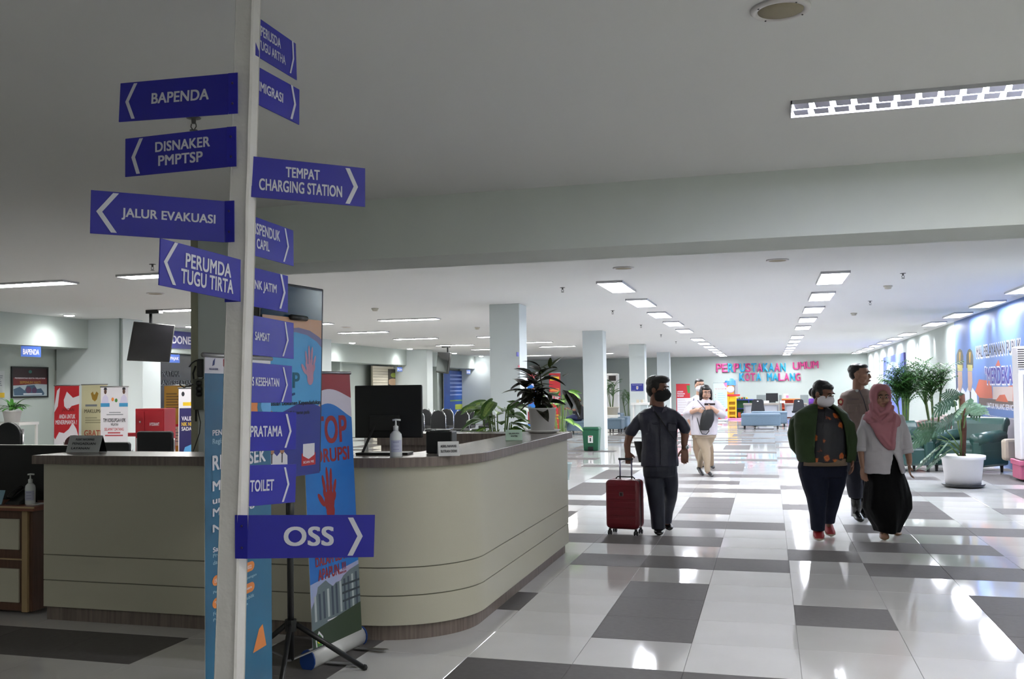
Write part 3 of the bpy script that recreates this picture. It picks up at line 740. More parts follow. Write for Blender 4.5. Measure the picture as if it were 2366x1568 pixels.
def pump_bottle(label, loc, s=1.0, rz=0):
    t = thing('pump_bottle', label, 'bottle', loc, 0, None); x, y, z = loc
    W = mat('bottle_white', 'd6dadb', .35)
    MB().lathe([(.034*s, 0), (.036*s, .006*s), (.036*s, .115*s), (.033*s, .135*s), (.02*s, .15*s), (.013*s, .155*s)], (x, y, z), 24).build('bottle', W, t, smooth=True)
    MB().lathe([(.015*s, .152*s), (.0155*s, .18*s), (.006*s, .186*s), (.0045*s, .215*s)], (x, y, z), 16).build('collar', W, t, smooth=True)
    c, q = math.cos(rz), math.sin(rz)
    MB().tube([(x-.02*s*c, y-.02*s*q, z+.215*s), (x, y, z+.218*s), (x+.03*s*c, y+.03*s*q, z+.216*s)], (.006*s, .004*s), 8, ref=(0, 0, 1)).build('pump_head', W, t, smooth=True)
    a0 = -1.1
    rg = lambda r, z: [(x+r*math.cos(a0-1.0+2*i/10), y+r*math.sin(a0-1.0+2*i/10), z) for i in range(11)]
    a, b = rg(.0364*s, z+.03*s), rg(.0364*s, z+.1*s)
    MB().add(a+b, [(i, i+1, 12+i, 11+i) for i in range(10)]).build('label', solid('b9bcd2'), t)
    for k, zz in enumerate((.09, .085, .065, .045)):
        a, b = rg(.0366*s, z+zz*s), rg(.0366*s, z+(zz+.002)*s)
        a = a[2:8]; b = b[2:8]
        MB().add(a+b, [(i, i+1, 7+i, 6+i) for i in range(5)]).build('print_line', solid('6a6aa0'), t)
    return t
pump_bottle('white pump bottle standing before the monitor on the counter', (-2.19, 5.66, 1.106), 1.04, 0)
p = at(70, 1162, Y=5.72); pump_bottle('white pump bottle on the low wooden cabinet at the left edge', (p.x, 5.72, .755), .95, .2)
# telephone and papers on the cabinet
tl = thing('desk_telephone', 'dark desk telephone left of the pump bottle on the wooden cabinet', 'telephone', (-5.02, 5.74, .755))
mb = MB().loft([[(-5.10, 5.66, .755), (-4.97, 5.66, .755), (-4.97, 5.84, .755), (-5.10, 5.84, .755)], [(-5.09, 5.68, .775), (-4.98, 5.68, .775), (-4.98, 5.83, .84), (-5.09, 5.83, .84)]]); mb.build('base', BLACK, tl, bevel=.004)
MB().tube([(-5.085, 5.69, .80), (-5.085, 5.74, .832), (-5.085, 5.81, .86)], (.022, .014), 8, ref=(1, 0, 0)).build('handset', BLACKM, tl, smooth=True)
pp = thing('tilted_notice', 'pale blue tilted notice beside the telephone, at the left edge', 'sign', (-5.2, 5.7, .755))
MB().prism([(0, 0), (.16, 0), (.16, .1), (0, .1)], (-5.27, 5.65, .757), (1, 0, 0), (0, .35, .94), (0, 1, 0), .003).build('sheet', solid('7fa3b5'), pp)
MB().bx(-4.93, -4.84, 5.68, 5.78, .755, .76).build('paper_stack', WHITE, None); tag(D.objects['paper_stack'], 'small white paper stack on the wooden cabinet right of the pump bottle', 'paper')

def tent(name, label, loc, w, h, dep, rz, mats, lines, cat='sign'):
    t = thing(name, label, cat, loc, 0); c, s_ = math.cos(rz), math.sin(rz); o = Vector(loc); ux = Vector((c, s_, 0)); uy = Vector((-s_, c, 0)); up = Vector((0, 0, 1))
    F0 = o-ux*w/2-uy*dep/2; F1 = o-ux*w/2; 
    a = (F1+up*h)-F0
    MB().prism([(0, 0), (w, 0), (w, 1), (0, 1)], F0, ux, a, a.cross(ux).normalized(), .002).build('front_face', mats[0], t)
    b0 = o-ux*w/2+uy*dep/2; b = (F1+up*h)-b0
    MB().prism([(0, 0), (w, 0), (w, 1), (0, 1)], b0, ux, b, b.cross(ux).normalized(), .002).build('back_face', mats[1], t)
    nn = (a.cross(ux)).normalized()
    if nn.dot(C0-F0) < 0: nn = -nn
    P = Panel(F0+a+nn*.0022, ux, -a, w, a.length)
    for (s, u0, v0, u1, v1) in lines: P.text(s, u0, v0, u1, v1, INK, lay=1)
    P.build(t, 'lettering'); return t
p = at(1052, 1052, Z=1.108); tent('name_card', 'white folded name card with two lines of print, right of the black box', (-1.90, 5.80, 1.108), .13, .085, .10, .42, (WHITE, WHITE), [('ASRIL NAWAR', .12, .25, .88, .42), ('SUTRAN DEWI', .12, .6, .88, .77)])
tent('name_card', 'pale green folded card on the counter before the potted plant', (-1.93, 7.55, 1.108), .13, .08, .09, .3, (solid('b7d3c0'), solid('c9dccf')), [('SILAKAN', .2, .3, .8, .42), ('ANTRI', .3, .55, .7, .68)])
tent('desk_sign', 'grey metal folded desk sign on the left end of the counter', (-4.58, 5.86, 1.108), .27, .115, .09, .0, (mat('sign_metal', 'b5b9bb', .35), BLACKM), [('PUSAT INFORMASI', .22, .18, .78, .30), ('PENGADUAN', .15, .42, .85, .55), ('LAYANAN', .15, .7, .7, .82)])

# monitor with its back to the camera
mo = thing('monitor', 'large black computer monitor seen from behind on the counter', 'monitor', (-2.33, 5.9, 1.106))
a = at(820, 892, Y=5.88); b = at(975, 890, Y=5.93)
ux = Vector((b.x-a.x, b.y-a.y, 0)); W_ = ux.length; ux.normalize(); nrm = ux.cross(Vector((0, 0, 1)))
H_ = .335; o = Vector((a.x, a.y, 1.545))
mb = MB().prism([(0, 0), (W_, 0), (W_, -H_), (0, -H_)], o-nrm*.02, ux, (0, 0, 1), nrm, .028); mb.build('panel', BLACK, mo, bevel=.006)
c = o+ux*W_*.45+Vector((0, 0, -H_*.75)); MB().prism([(-.1, -.04), (.1, -.04), (.1, .06), (-.1, .06)], c+nrm*.005, ux, (0, 0, 1), nrm, .03).build('rear_hump', BLACKM, mo, bevel=.006)
for q in (-1, 1):
    f = o+ux*(W_*.42+q*.125); f.z = 1.112
    MB().tube([c+ux*q*.06+nrm*.03, f+nrm*.06], .009, 6).build('stand_leg', BLACK, mo)
MB().prism([(-.17, 0), (.17, 0), (.17, .16), (-.17, .16)], Vector((c.x, c.y, 1.107))-nrm*.06, ux, nrm, (0, 0, 1), .014).build('stand_base', BLACK, mo, bevel=.004)
# black card printer box with papers
bxo = thing('receipt_printer', 'black box printer with white slips on top, right of the monitor', 'printer', (-2.06, 6.0, 1.106))
MB().box((-2.03, 6.06, 1.177), (.17, .17, .14), .12).build('body', BLACK, bxo, bevel=.008)
MB().box((-2.03, 6.06, 1.25), (.13, .12, .006), .12).build('lid', SCREEN, bxo)
sp = MB().box((-2.01, 6.04, 1.256), (.09, .07, .004), .3).build('paper_slips', WHITE, None); tag(sp, 'white paper slips lying on the black box printer', 'paper')
tag(MB().box((-2.55, 6.05, 1.16), (.006, .2, .1), .5).build('leaflet', WHITE, None), 'white leaflet leaning behind the monitor stand', 'paper')

# ------------------------------------------------------------ foliage helpers
def leaf(mb, base, d, L, W, droop=.3, m=0, up=Vector((0, 0, 1)), fold=.15, n=6, m2=None, stem=0, shape=1.0, roll=0):
    "one leaf blade: base point, direction, length, width"
    d = Vector(d).normalized(); side = d.cross(up)
    if side.length < .05: side = d.orthogonal()
    side.normalize()
    if roll: side = (side*math.cos(roll)+up*math.sin(roll))
    L0 = []; M0 = []; R0 = []
    pos = Vector(base); dd = d.copy()
    for i in range(n+1):
        t = i/n; wv = W*.5*(math.sin(PI*min(1, t**(.75*shape)))**.8 if 0 < t < 1 else .0)+.0004
        nn = side.cross(dd).normalized()
        L0.append(pos-side*wv+nn*fold*wv); R0.append(pos+side*wv+nn*fold*wv); M0.append(pos.copy())
        dd = (dd-Vector((0, 0, 1))*droop/n*2).normalized(); pos = pos+dd*L/n
    vs = L0+M0+R0; k = n+1
    for i in range(n):
        mb.add([L0[i], M0[i], M0[i+1], L0[i+1]], [(0, 1, 2, 3)], m)
        mb.add([M0[i], R0[i], R0[i+1], M0[i+1]], [(0, 1, 2, 3)], m)
        if m2 is not None and 0 < i < n-1:
            e = .45; up_ = Vector((0, 0, .0012))
            mb.add([M0[i]+(L0[i]-M0[i])*e+up_, M0[i]+up_, M0[i+1]+up_, M0[i+1]+(L0[i+1]-M0[i+1])*e+up_], [(0, 1, 2, 3)], m2)
            mb.add([M0[i]+up_, M0[i]+(R0[i]-M0[i])*e+up_, M0[i+1]+(R0[i+1]-M0[i+1])*e+up_, M0[i+1]+up_], [(0, 1, 2, 3)], m2)
def leafmesh(name, mats, **k):
    mb = MB(); leaf(mb, (0, 0, 0), (1, 0, 0), 1, k.pop('W', .4), **k); return mb.mesh(name, mats, True)
def put_leaf(me, parent, base, yaw, pitch, L, sx=1.0, label=None, roll=0):
    o = D.objects.new('leaf', me); COL.objects.link(o); o.parent = parent
    Wd_ = world_of(parent)
    Mx = Matrix.Translation(Vector(base))@Matrix.Rotation(yaw, 4, 'Z')@Matrix.Rotation(-pitch, 4, 'Y')@Matrix.Rotation(roll, 4, 'X')@Matrix.Diagonal((L, L*sx, L, 1))
    o.matrix_basis = Wd_.inverted()@Mx
    return o
SOIL = mat('soil', '2e2621', .9)
def pot(t, c, r0, r1, h, m, rim=.01, n=28):
    x, y, z = c
    MB().lathe([(r0, 0), (r1, h-rim*1.6), (r1+rim, h-rim*1.6), (r1+rim, h), (r1-.004, h), (r1-.008, h-.02)], (x, y, z), n).build('pot', m, t, smooth=True)
    MB().lathe([(r1-.01, h-.03), (.001, h-.022)], (x, y, z), 16).build('soil', SOIL, t)
# dark leaved potted plant on the counter corner
cpt = (-1.98, 8.80, 1.106)
pl = thing('potted_plant', 'potted plant with long dark leaves in a white pot on the counter corner', 'plant', cpt)
POTW = mat('pot_white', 'e2e0e0', .5)
MB().lathe([(.115, 0), (.15, .012), (.165, .03), (.16, .031), (.14, .016), (.1, .012)], cpt, 32).build('saucer', POTW, pl, smooth=True)
pot(pl, (cpt[0], cpt[1], cpt[2]+.012), .105, .125, .215, POTW, .004)
DLG = mat('dark_glossy_leaf', '232a1f', .25, noise=(8, .8, '33281f'), spec=.6)
OLG = mat('olive_leaf', '49581f', .3, noise=(8, .8, '3c4a1e'))
lm = leafmesh('leaf', DLG, W=.40, droop=.45, fold=.25, n=7); lm2 = leafmesh('leaf', OLG, W=.26, droop=.2, fold=.2, n=7)
rnd = random.Random(3); zb = cpt[2]+.22
STEMM = mat('brown_stem', '2c211a', .5)
tops = []
for k in range(4):
    a = rnd.uniform(0, 6.28); hh = (.40, .30, .26, .2)[k]; q = Vector((cpt[0]+.02*math.cos(a), cpt[1]+.02*math.sin(a), zb)); e = q+Vector((.04*math.cos(a)*k-.03, .04*math.sin(a)*k, hh))
    MB().tube([q, (q+e)/2+Vector((.01, 0, 0)), e], [.009, .007, .005], 6).build('stem', STEMM, pl, smooth=True); tops.append((q, e))
for k in range(58):
    q, e = tops[k % 4]; f = rnd.uniform(.15, 1); a = rnd.uniform(0, 6.28)
    b_ = q+(e-q)*f
    pit = rnd.uniform(.15, .9) if f > .6 else rnd.uniform(-.3, .5)
    L = rnd.uniform(.17, .27)
    put_leaf(lm if rnd.random() < .8 or f < .6 else lm2, pl, b_, a, pit, L, 1, roll=rnd.uniform(-.4, .4))
for (px_, py_, ex, ey) in ((1262, 852, 1245, 848), (1275, 845, 1300, 827), (1270, 850, 1272, 828), (1255, 865, 1222, 850), (1300, 870, 1318, 864), (1310, 905, 1345, 950), (1255, 905, 1236, 940), (1250, 910, 1234, 930), (1300, 900, 1325, 935)):
    A = at(px_, py_, Y=8.8); B = at(ex, ey, Y=8.7); v = B-A
    put_leaf(lm2 if ey < 870 else lm, pl, A, math.atan2(v.y, v.x), math.atan2(v.z, math.hypot(v.x, v.y))+.25, max(.12, v.length*1.1), 1)
# two leafy variegated plants on the floor behind the counter
def dieffen(label, c, h, n, s, seed, potc='b9c2c0'):
    t = thing('variegated_plant', label, 'plant', c)
    x, y, z = c; pot(t, c, .13, .17, .28, solid(potc), .012)
    A_ = mat('variegated_leaf_edge', '3f6b2a', .35, noise=(9, .9, '5b8434')); B_ = mat('variegated_leaf_centre', '9cb860', .4, noise=(30, .9, '6f9440'))
    me = leafmesh('leaf', [A_, B_], W=.42, droop=.55, fold=.2, n=7, m2=1); r = random.Random(seed)
    for k in range(n):
        a = r.uniform(0, 6.28); q = Vector((x+.05*math.cos(a), y+.05*math.sin(a), z+.27)); f = r.random()**.6
        hh = h*(.35+.65*f); rad = s*(.25+.55*(1-f))*r.uniform(.5, 1)
        e = Vector((x+rad*math.cos(a), y+rad*math.sin(a), z+.28+hh))
        if k % 2 == 0: MB().tube([q, q*.5+e*.5+Vector((-.02*math.cos(a), -.02*math.sin(a), .03)), e], [.012, .009, .006], 5).build('stalk', solid('6f8a45'), t, smooth=True)
        put_leaf(me, t, e, a+r.uniform(-.4, .4), r.uniform(-.1, .75), s*r.uniform(.55, .85), 1, roll=r.uniform(-.5, .5))
    return t
p = at(1150, 1000, Y=10.6)
dieffen('bushy plant with yellow-green variegated leaves behind the counter, before the thick column', (-2.88, 10.6, 0), 1.10, 64, .46, 5)
dieffen('green leafy plant on the floor behind the counter corner', (-2.95, 12.8, 0), .7, 24, .33, 9, '8fa0a0')
dieffen('green leafy plant partly hidden between the red banner and the white pot', (-3.3, 16.0, 0), 1.15, 30, .42, 12, '8fa0a0')

# ------------------------------------------------------------ smooth joined surfaces
TMPS = D.scenes.new('workshop')
def evald(o):
    "evaluate the modifiers of one object in a small scene of its own"
    for c in list(o.users_collection): c.objects.unlink(o)
    TMPS.collection.objects.link(o); vl = TMPS.view_layers[0]
    with bpy.context.temp_override(scene=TMPS, view_layer=vl):
        dg = bpy.context.evaluated_depsgraph_get()
        return D.meshes.new_from_object(o.evaluated_get(dg))
def remeshed(mb, name, mats, parent, voxel=.007, smooth=3, wr=None, thick=None):
    me = mb.mesh('tmp', mats if not isinstance(mats, (list, tuple)) else mats[0]); o = D.objects.new('tmp', me); COL.objects.link(o)
    m = o.modifiers.new('r', 'REMESH'); m.mode = 'VOXEL'; m.voxel_size = voxel; m.use_smooth_shade = True
    if smooth: q = o.modifiers.new('s', 'SMOOTH'); q.factor = .5; q.iterations = smooth
    nm = evald(o)
    D.objects.remove(o); D.meshes.remove(me)
    if wr:
        amp, sc, st = wr
        N_ = [v.normal.copy() for v in nm.vertices]; P0 = [v.co.copy() for v in nm.vertices]; out = []
        for c, nv in zip(P0, N_):
            q = mnoise.noise((c.x*sc, c.y*sc, c.z*sc*st))+.5*mnoise.noise((c.x*sc*2.3+5, c.y*sc*2.3, c.z*sc*st*2.3))
            out += list(c+nv*q*amp)
        nm.vertices.foreach_set('co', out); nm.update()
    nm.name = name; ob = D.objects.new(name, nm); COL.objects.link(ob)
    if not nm.materials: nm.materials.append(mats if not isinstance(mats, (list, tuple)) else mats[0])
    if parent is not None: attach(ob, parent)
    return ob

# ============================================================ LEFT BACKGROUND
LX = -12.74
def wallpanel(name, label, p0, p1, X, cat, col, frame=None, draw=None, th=.012, proud=.006):
    "flat picture or sign on the plane X (facing the hall) between two photo positions (top left, bottom right)"
    a, b = at(*p0, X=X), at(*p1, X=X)
    t = thing(name, label, cat, (X, (a.y+b.y)/2, b.z))
    w_, h_ = b.y-a.y, a.z-b.z
    MB().bx(X, X+th, a.y, b.y, b.z, a.z).build('board', col, t)
    P = Panel((X+th+.001, a.y, a.z), (0, 1, 0), (0, 0, -1), w_, h_)
    if frame:
        f = .03; mb = MB()
        for (y0, y1, z0, z1) in ((a.y-f, b.y+f, a.z, a.z+f), (a.y-f, b.y+f, b.z-f, b.z), (a.y-f, a.y, b.z, a.z), (b.y, b.y+f, b.z, a.z)): mb.bx(X, X+th+.012, y0, y1, z0, z1)
        mb.build('frame', frame, t)
    if draw: draw(P); P.build(t)
    return t, P
def hang(name, label, p0, p1, X, txt, cat='sign'):
    def dr(P): P.rect(0, 0, 1, 1, solid('3d62b8', .4)); P.text(txt, .1, .3, .9, .78, PW, bold=True)
    a, b = at(*p0, X=X), at(*p1, X=X)
    t, P = wallpanel(name, label, p0, p1, X, cat, WHITE, None, dr)
    for f in (.12, .88):
        y = a.y+(b.y-a.y)*f; MB().bx(X-.004, X+.008, y-.006, y+.006, a.z-.01, 2.345).build('hanger_rod', STEEL, t)
    return t
hang('hanging_sign', 'small blue sign reading BAPENDA under the left bulkhead', (47, 798), (93, 825), -12.03, 'BAPENDA')
def dr(P):
    P.rect(0, 0, 1, 1, solid('2a1318', .3)); P.rect(0, .34, 1, .62, solid('6e1a20', .3)); P.oval(.5, .12, .05, .06, solid('2f6b62'), lay=2)
    P.text('PEMERINTAH KOTA MELAYANI', .06, .33, .94, .38, PW); P.text('SEPENUH HATI', .2, .46, .8, .55, GOLD)
    P.poly([(0, .62), (.3, .6), (.7, .56), (1, .58), (1, 1), (0, 1)], solid('9aa6ac', .3), lay=1.5)
    P.poly([(.02, .75), (.2, .66), (.34, .8), (.4, .62), (.62, .6), (.7, .75), (.82, .72), (.92, .9), (.9, .97), (.04, .97)], solid('3a5166', .3), lay=2)
    P.oval(.45, .78, .08, .12, solid('54304a'), lay=2.4); P.oval(.62, .8, .07, .11, solid('49304f'), lay=2.4); P.rect(.3, .9, .85, .95, solid('c6cdd2'), lay=2.6)
wallpanel('framed_poster', 'black framed dark red poster with a building photo on the left back wall', (28, 850), (107, 914), LX, 'poster', BLACK, BLACK, dr)
wallpanel('wall_notice', 'small white printed notice on the wall right of the framed poster', (128, 855), (158, 889), LX, 'notice', WHITE, None, lambda P: (P.rect(0, 0, 1, 1, solid('b9bfbf')), P.lines(.2, .12, .8, .3, 2, GREYI, .5, center=True), P.lines(.1, .45, .9, .9, 6, GREYI, .45)))
wallpanel('wall_notice', 'white and yellow notice cut by the left photo edge', (-20, 856), (9, 918), LX, 'notice', WHITE, None, lambda P: (P.rect(0, 0, 1, 1, solid('b9bfbf')), P.lines(.1, .1, .9, .6, 7, GREYI, .45), P.rect(0, .82, 1, 1, YEL)))
# standing banners in front of the left wall
def stand(label, x0, x1, ytop, Y, draw, h=1.6, group=None):
    a, b = at(x0, 1000, Y=Y), at(x1, 1000, Y=Y+.06); zt = at((x0+x1)/2, ytop, Y=Y+.03).z
    t, P = rollup('roll_up_banner', label, (a.x, a.y, 0), (b.x, b.y, 0), zt, (0, .02, 0), group=group)
    P.rect(0, 0, 1, 1, PW); draw(P); P.build(t); return t
def dr(P):
    P.poly([(0, 0), (1, 0), (1, .5), (.9, .42), (.75, .36), (.6, .42), (.4, .46), (.2, .45), (.05, .52), (0, .5)], RED, lay=1.5)
    P.poly([(.38, .14), (.5, .06), (.75, .12), (1.0, .1), (1, .18), (.7, .2), (.55, .24), (.4, .2)], PW, lay=2); P.poly([(.1, .05), (.22, .02), (.14, .2), (.0, .26), (0, .2)], PW, lay=2)
    P.text('JANGAN', .3, .22, .8, .26, solid('7a1016')); P.text('ANDA UNTUK', .2, .28, .85, .32, PW); P.text('MENERIMANYA ?', .06, .335, .92, .375, PW)
    P.oval(.36, .64, .1, .035, RED, lay=2); P.oval(.36, .64, .06, .02, PW, lay=2.4); P.oval(.62, .64, .1, .035, RED, lay=2); P.oval(.62, .64, .06, .02, PW, lay=2.4); P.rect(.1, .68, .5, .78, YEL, lay=2); P.rect(.44, .66, .54, .78, RED, lay=2.5)
stand('red and cream roll-up banner with a gift bow, below the framed poster', 124, 181, 890, 12.4, dr)
def dr(P):
    P.rect(0, 0, 1, 1, CREAMP, lay=1.3); P.poly([(.36, .09), (.44, .07), (.48, .1), (.52, .1), (.58, .07), (.66, .09), (.6, .15), (.52, .17), (.42, .15)], GOLD, lay=2)
    P.lines(.15, .2, .85, .23, 1, GREYI, .7); P.text('MAKLUMAT', .12, .25, .9, .285, solid('6f6a52')); P.lines(.15, .33, .85, .40, 3, solid('a8a483'), .5)
    P.text('GRATIS', .12, .46, .88, .52, solid('c0624a')); P.lines(.15, .56, .85, .58, 1, GREYI, .7); P.lines(.2, .66, .8, .72, 3, solid('b3af90'), .5)
stand('cream roll-up banner with a golden emblem, second of the three by the left wall', 187, 246, 888, 13.2, dr)
def dr(P):
    for c in (.17, .85):
        P.poly([(c-.16, .17), (c-.1, .1), (c, .07), (c+.1, .1), (c+.14, .17)], solid('c9c4de'), lay=2); P.oval(c, .045, .05, .025, solid('5a3d33'), lay=2.3); P.poly([(c-.07, .028), (c+.07, .028), (c+.04, .008), (c-.04, .008)], INK, lay=2.6); P.rect(c-.17, .155, c+.16, .19, solid('3f8fc0'), lay=2.9)
    P.oval(.44, .12, .05, .018, ORANGE, lay=2); P.oval(.57, .13, .05, .018, GREEN, lay=2)
    P.lines(.2, .24, .85, .28, 2, GREYI, .4, center=True); P.text('TIM KORSUPGAH KPK', .1, .30, .92, .335, INK); P.text('WILAYAH', .38, .345, .65, .37, INK)
    P.text('SELAMAT DATANG', .15, .39, .85, .415, solid('b04048')); P.lines(.15, .43, .85, .48, 2, solid('b04048'), .5, center=True)
    P.text('RABU , OKTOBER 2022', .12, .61, .88, .63, INK); P.text('JAM 9.00 - SELESAI', .1, .66, .92, .685, INK); P.text('RUANG SIDANG', .25, .71, .8, .73, INK)
    P.poly([(0, .68), (.08, .7), (.1, .78), (.16, .84), (0, .84)], solid('4a8fc4'), lay=2)
stand('white roll-up banner with two small portraits in caps, by the left wall', 231, 294, 893, 12.1, dr)
# red hydrant cabinet
hy = thing('hydrant_cabinet', 'red metal cabinet reading HYDRANT between the banners and the dark facade', 'cabinet', (-8.6, 12.4, 0))
a, b = at(308, 944, Y=12.9), at(384, 944, Y=13.0)
HR = solid('a51f2b', .4)
MB().bx(a.x, b.x, 12.95, 13.25, .62, a.z).build('body', HR, hy, bevel=.006)
MB().bx(a.x+.18, b.x-.02, 12.935, 12.95, .66, a.z-.04).build('door', HR, hy, bevel=.003)
MB().bx(a.x+.02, a.x+.16, 12.935, 12.95, .66, a.z-.04).build('door', HR, hy, bevel=.003)
MB().bx(a.x+.05, b.x-.05, 13.0, 13.2, 0, .62).build('pedestal', HR, hy)
MB().ball((a.x+.1, 12.93, a.z-.2), .02, 8).build('knob', CHROME, hy)
MB().tube([(a.x-.35, 13.1, a.z-.4), (a.x, 13.1, a.z-.4)], .03, 8).build('pipe', HR, hy, smooth=True)
P = Panel((a.x+.18, 12.934, a.z-.04), (1, 0, 0), (0, 0, -1), b.x-.02-a.x-.18, a.z-.04-.66); P.text('HYDRANT', .28, .3, .82, .38, PW); P.build(hy, 'lettering')
# dark facade with lettering, bulkhead sign
fa = thing('dark_facade', 'black office facade with faint PRATAMA lettering in the left recess', 'facade', (-12.6, 18, 0))
a, b = at(353, 835, X=-12.3), at(520, 835, X=-12.3)
MB().bx(-12.32, -12.26, a.y, 23.7, 0, 2.33).build('panel', DGLASS, fa)
P = Panel((-12.255, a.y, 2.33), (0, 1, 0), (0, 0, -1), 5, 2.33)
GL = solid('3a4046', .5)
for tx, x0, x1, y0, y1 in (('KPP PRATAMA', 353, 416, 856, 870), ('MALANG SELATAN', 353, 442, 878, 890)):
    (u0, v0), (u1, v1) = P.uv(x0, y0), P.uv(x1, y1); P.text(tx, u0, v0, u1, v1, GL, False)
P.build(fa, 'lettering')
MB().bx(-12.3, -12.1, a.y-.9, a.y-.02, 0, 2.33).build('white_pier', COLM, fa)
def dr(P): P.rect(0, 0, 1, 1, solid('23256f', .4)); P.text('INDONESIA', .02, .28, .98, .72, PW)
wallpanel('fascia_sign', 'navy fascia board reading INDONESIA, right of the hanging television', (378, 762), (462, 808), -11.98, 'sign', WHITE, None, dr)
hang('hanging_sign', 'small blue sign reading PAJAK below the navy fascia board', (390, 818), (414, 838), -12.03, 'PAJAK')
stand('gold roll-up banner before the dark facade', 378, 425, 890, 13.6, lambda P: (P.rect(0, 0, 1, 1, GOLD, lay=1.2), P.lines(.1, .08, .9, .25, 6, solid('6b5420'), .5), P.rect(.05, .42, .95, .62, solid('c9c5b0'), lay=2), P.rect(0, .4, 1, .425, RED, lay=2), P.lines(.1, .45, .9, .6, 5, GREYI, .4)))
stand('white and violet roll-up banner beside the dark square column', 411, 462, 896, 10.8, lambda P: (P.rect(.04, .17, 1, .6, solid('28245a'), lay=2), P.text('VALIDASI', .15, .24, .9, .275, PW), P.text('NIK NPWP', .15, .29, .85, .32, YEL), P.text('SADAR', .15, .33, .7, .36, PW), P.poly([(.2, .56), (.3, .5), (.8, .46), (1, .5), (1, .6), (.2, .6)], SKY, lay=2.5), P.rect(.2, .12, .7, .15, YEL, lay=2), P.oval(.2, .05, .07, .02, INK, lay=2), P.lines(.1, .66, .9, .75, 3, GREYI, .4)))
# hanging television before the first left column
def tv(label, p0, p1, p2, p3, Y0, Y1, parent_top):
    a, b = at(*p0, Y=Y0), at(*p1, Y=Y1); c, e = at(*p2, Y=Y1-.12), at(*p3, Y=Y0-.12)
    t = thing('television', label, 'television', ((a.x+b.x)/2, (a.y+b.y)/2, (a.z+c.z)/2))
    n_ = (b-a).cross(e-a).normalized()
    if n_.dot(C0-a) < 0: n_ = -n_
    mb = MB(); q = [a, b, c, e]; mb.add(q+[x-n_*.06 for x in q], [(0, 1, 2, 3), (7, 6, 5, 4), (0, 4, 5, 1), (1, 5, 6, 2), (2, 6, 7, 3), (3, 7, 4, 0)])
    mb.build('cabinet', BLACK, t, bevel=.008)
    m = (a+b+c+e)/4; ins = [x+(m-x)*.05+n_*.003 for x in q]; MB().add(ins, [(0, 1, 2, 3)]).build('screen', mat('tv_screen', '0c0c0f', .12, spec=.7), t)
    tp = (a+b)/2-n_*.08; MB().tube([m-n_*.05, m-n_*.18, (m.x-n_.x*.18, m.y-n_.y*.18, CZ-.01)], .025, 8).build('ceiling_bracket', BLACK, t, smooth=True)
    MB().box((tp.x, tp.y, CZ-.03), (.25, .12, .06)).build('ceiling_plate', BLACK, t)
    return t
tv('black television hanging tilted from the ceiling at the left, before the pale column', (309, 742), (405, 751), (392, 836), (293, 832), 13.8, 14.2, 0)
tv('small dark television hanging from the ceiling in the middle distance', (1011, 813), (1040, 814), (1033, 863), (1007, 860), 30, 29.2, 0)
# conduit on the first left column
tag(MB().tube([(-11.28, 15.36, 0), (-11.28, 15.36, CZ)], .018, 6).build('conduit_pipe', solid('6a7672'), None), 'thin grey pipe running down the pale column left of the television', 'pipe')
# chairs behind the counter
def lowchair(label, x0, x1, yt, Y, col, rnd_=False):
    a, b = at(x0, yt, Y=Y), at(x1, yt, Y=Y); w_ = b.x-a.x; cx = (a.x+b.x)/2
    t = thing('office_chair', label, 'chair', (cx, Y, 0))
    if rnd_:
        pts = [(w_/2*math.cos(math.pi*i/12), a.z-w_*.45+w_*.45*math.sin(math.pi*i/12)) for i in range(13)]+[(-w_/2, .5), (w_/2, .5)]
    else:
        pts = [(-w_/2, a.z-.02), (-w_/2+.02, a.z), (w_/2-.02, a.z), (w_/2, a.z-.02), (w_/2*.93, .52), (-w_/2*.93, .52)]
    MB().prism(pts, (cx, Y, 0), (1, 0, 0), (0, 0, 1), (0, 1, 0), .05).build('backrest', col, t, bevel=.012)
    MB().box((cx, Y+.27, .46), (w_*.95, .48, .08)).build('seat', col, t, bevel=.02)
    for s in (-1, 1): MB().tube([(cx+s*(w_/2+.01), Y+.03, a.z-.08), (cx+s*(w_/2+.01), Y+.03, .62), (cx+s*(w_/2+.01), Y+.35, .64)], .014, 6).build('armrest', CHROME, t, smooth=True)
    MB().lathe([(.03, .06), (.03, .43)], (cx, Y+.25, 0), 10).build('gas_lift', CHROME, t)
    for k in range(5):
        q = k*2*PI/5; MB().tube([(cx, Y+.25, .09), (cx+.27*math.cos(q), Y+.25+.27*math.sin(q), .05)], .02, 6).build('base_leg', BLACK, t); 
        MB().ball((cx+.27*math.cos(q), Y+.25+.27*math.sin(q), .027), .027, 8).build('castor', BLACK, t)
    return t
CH = solid('14161a', .55)
lowchair('black office chair behind the counter, right of the hydrant cabinet front', 315, 397, 996, 9.8, CH)
lowchair('black office chair, lower one behind the folded desk sign', 198, 298, 1021, 9.3, CH)
lowchair('black round-backed chair at the left edge under the small plant', -12, 47, 975, 9.6, CH, True)
MR = solid('4a2228', .6)
lowchair('maroon round-backed chair behind the desk sign, left one', 147, 190, 1005, 9.9, MR, True)
lowchair('maroon round-backed chair behind the desk sign, right one', 168, 208, 1006, 10.6, MR, True)
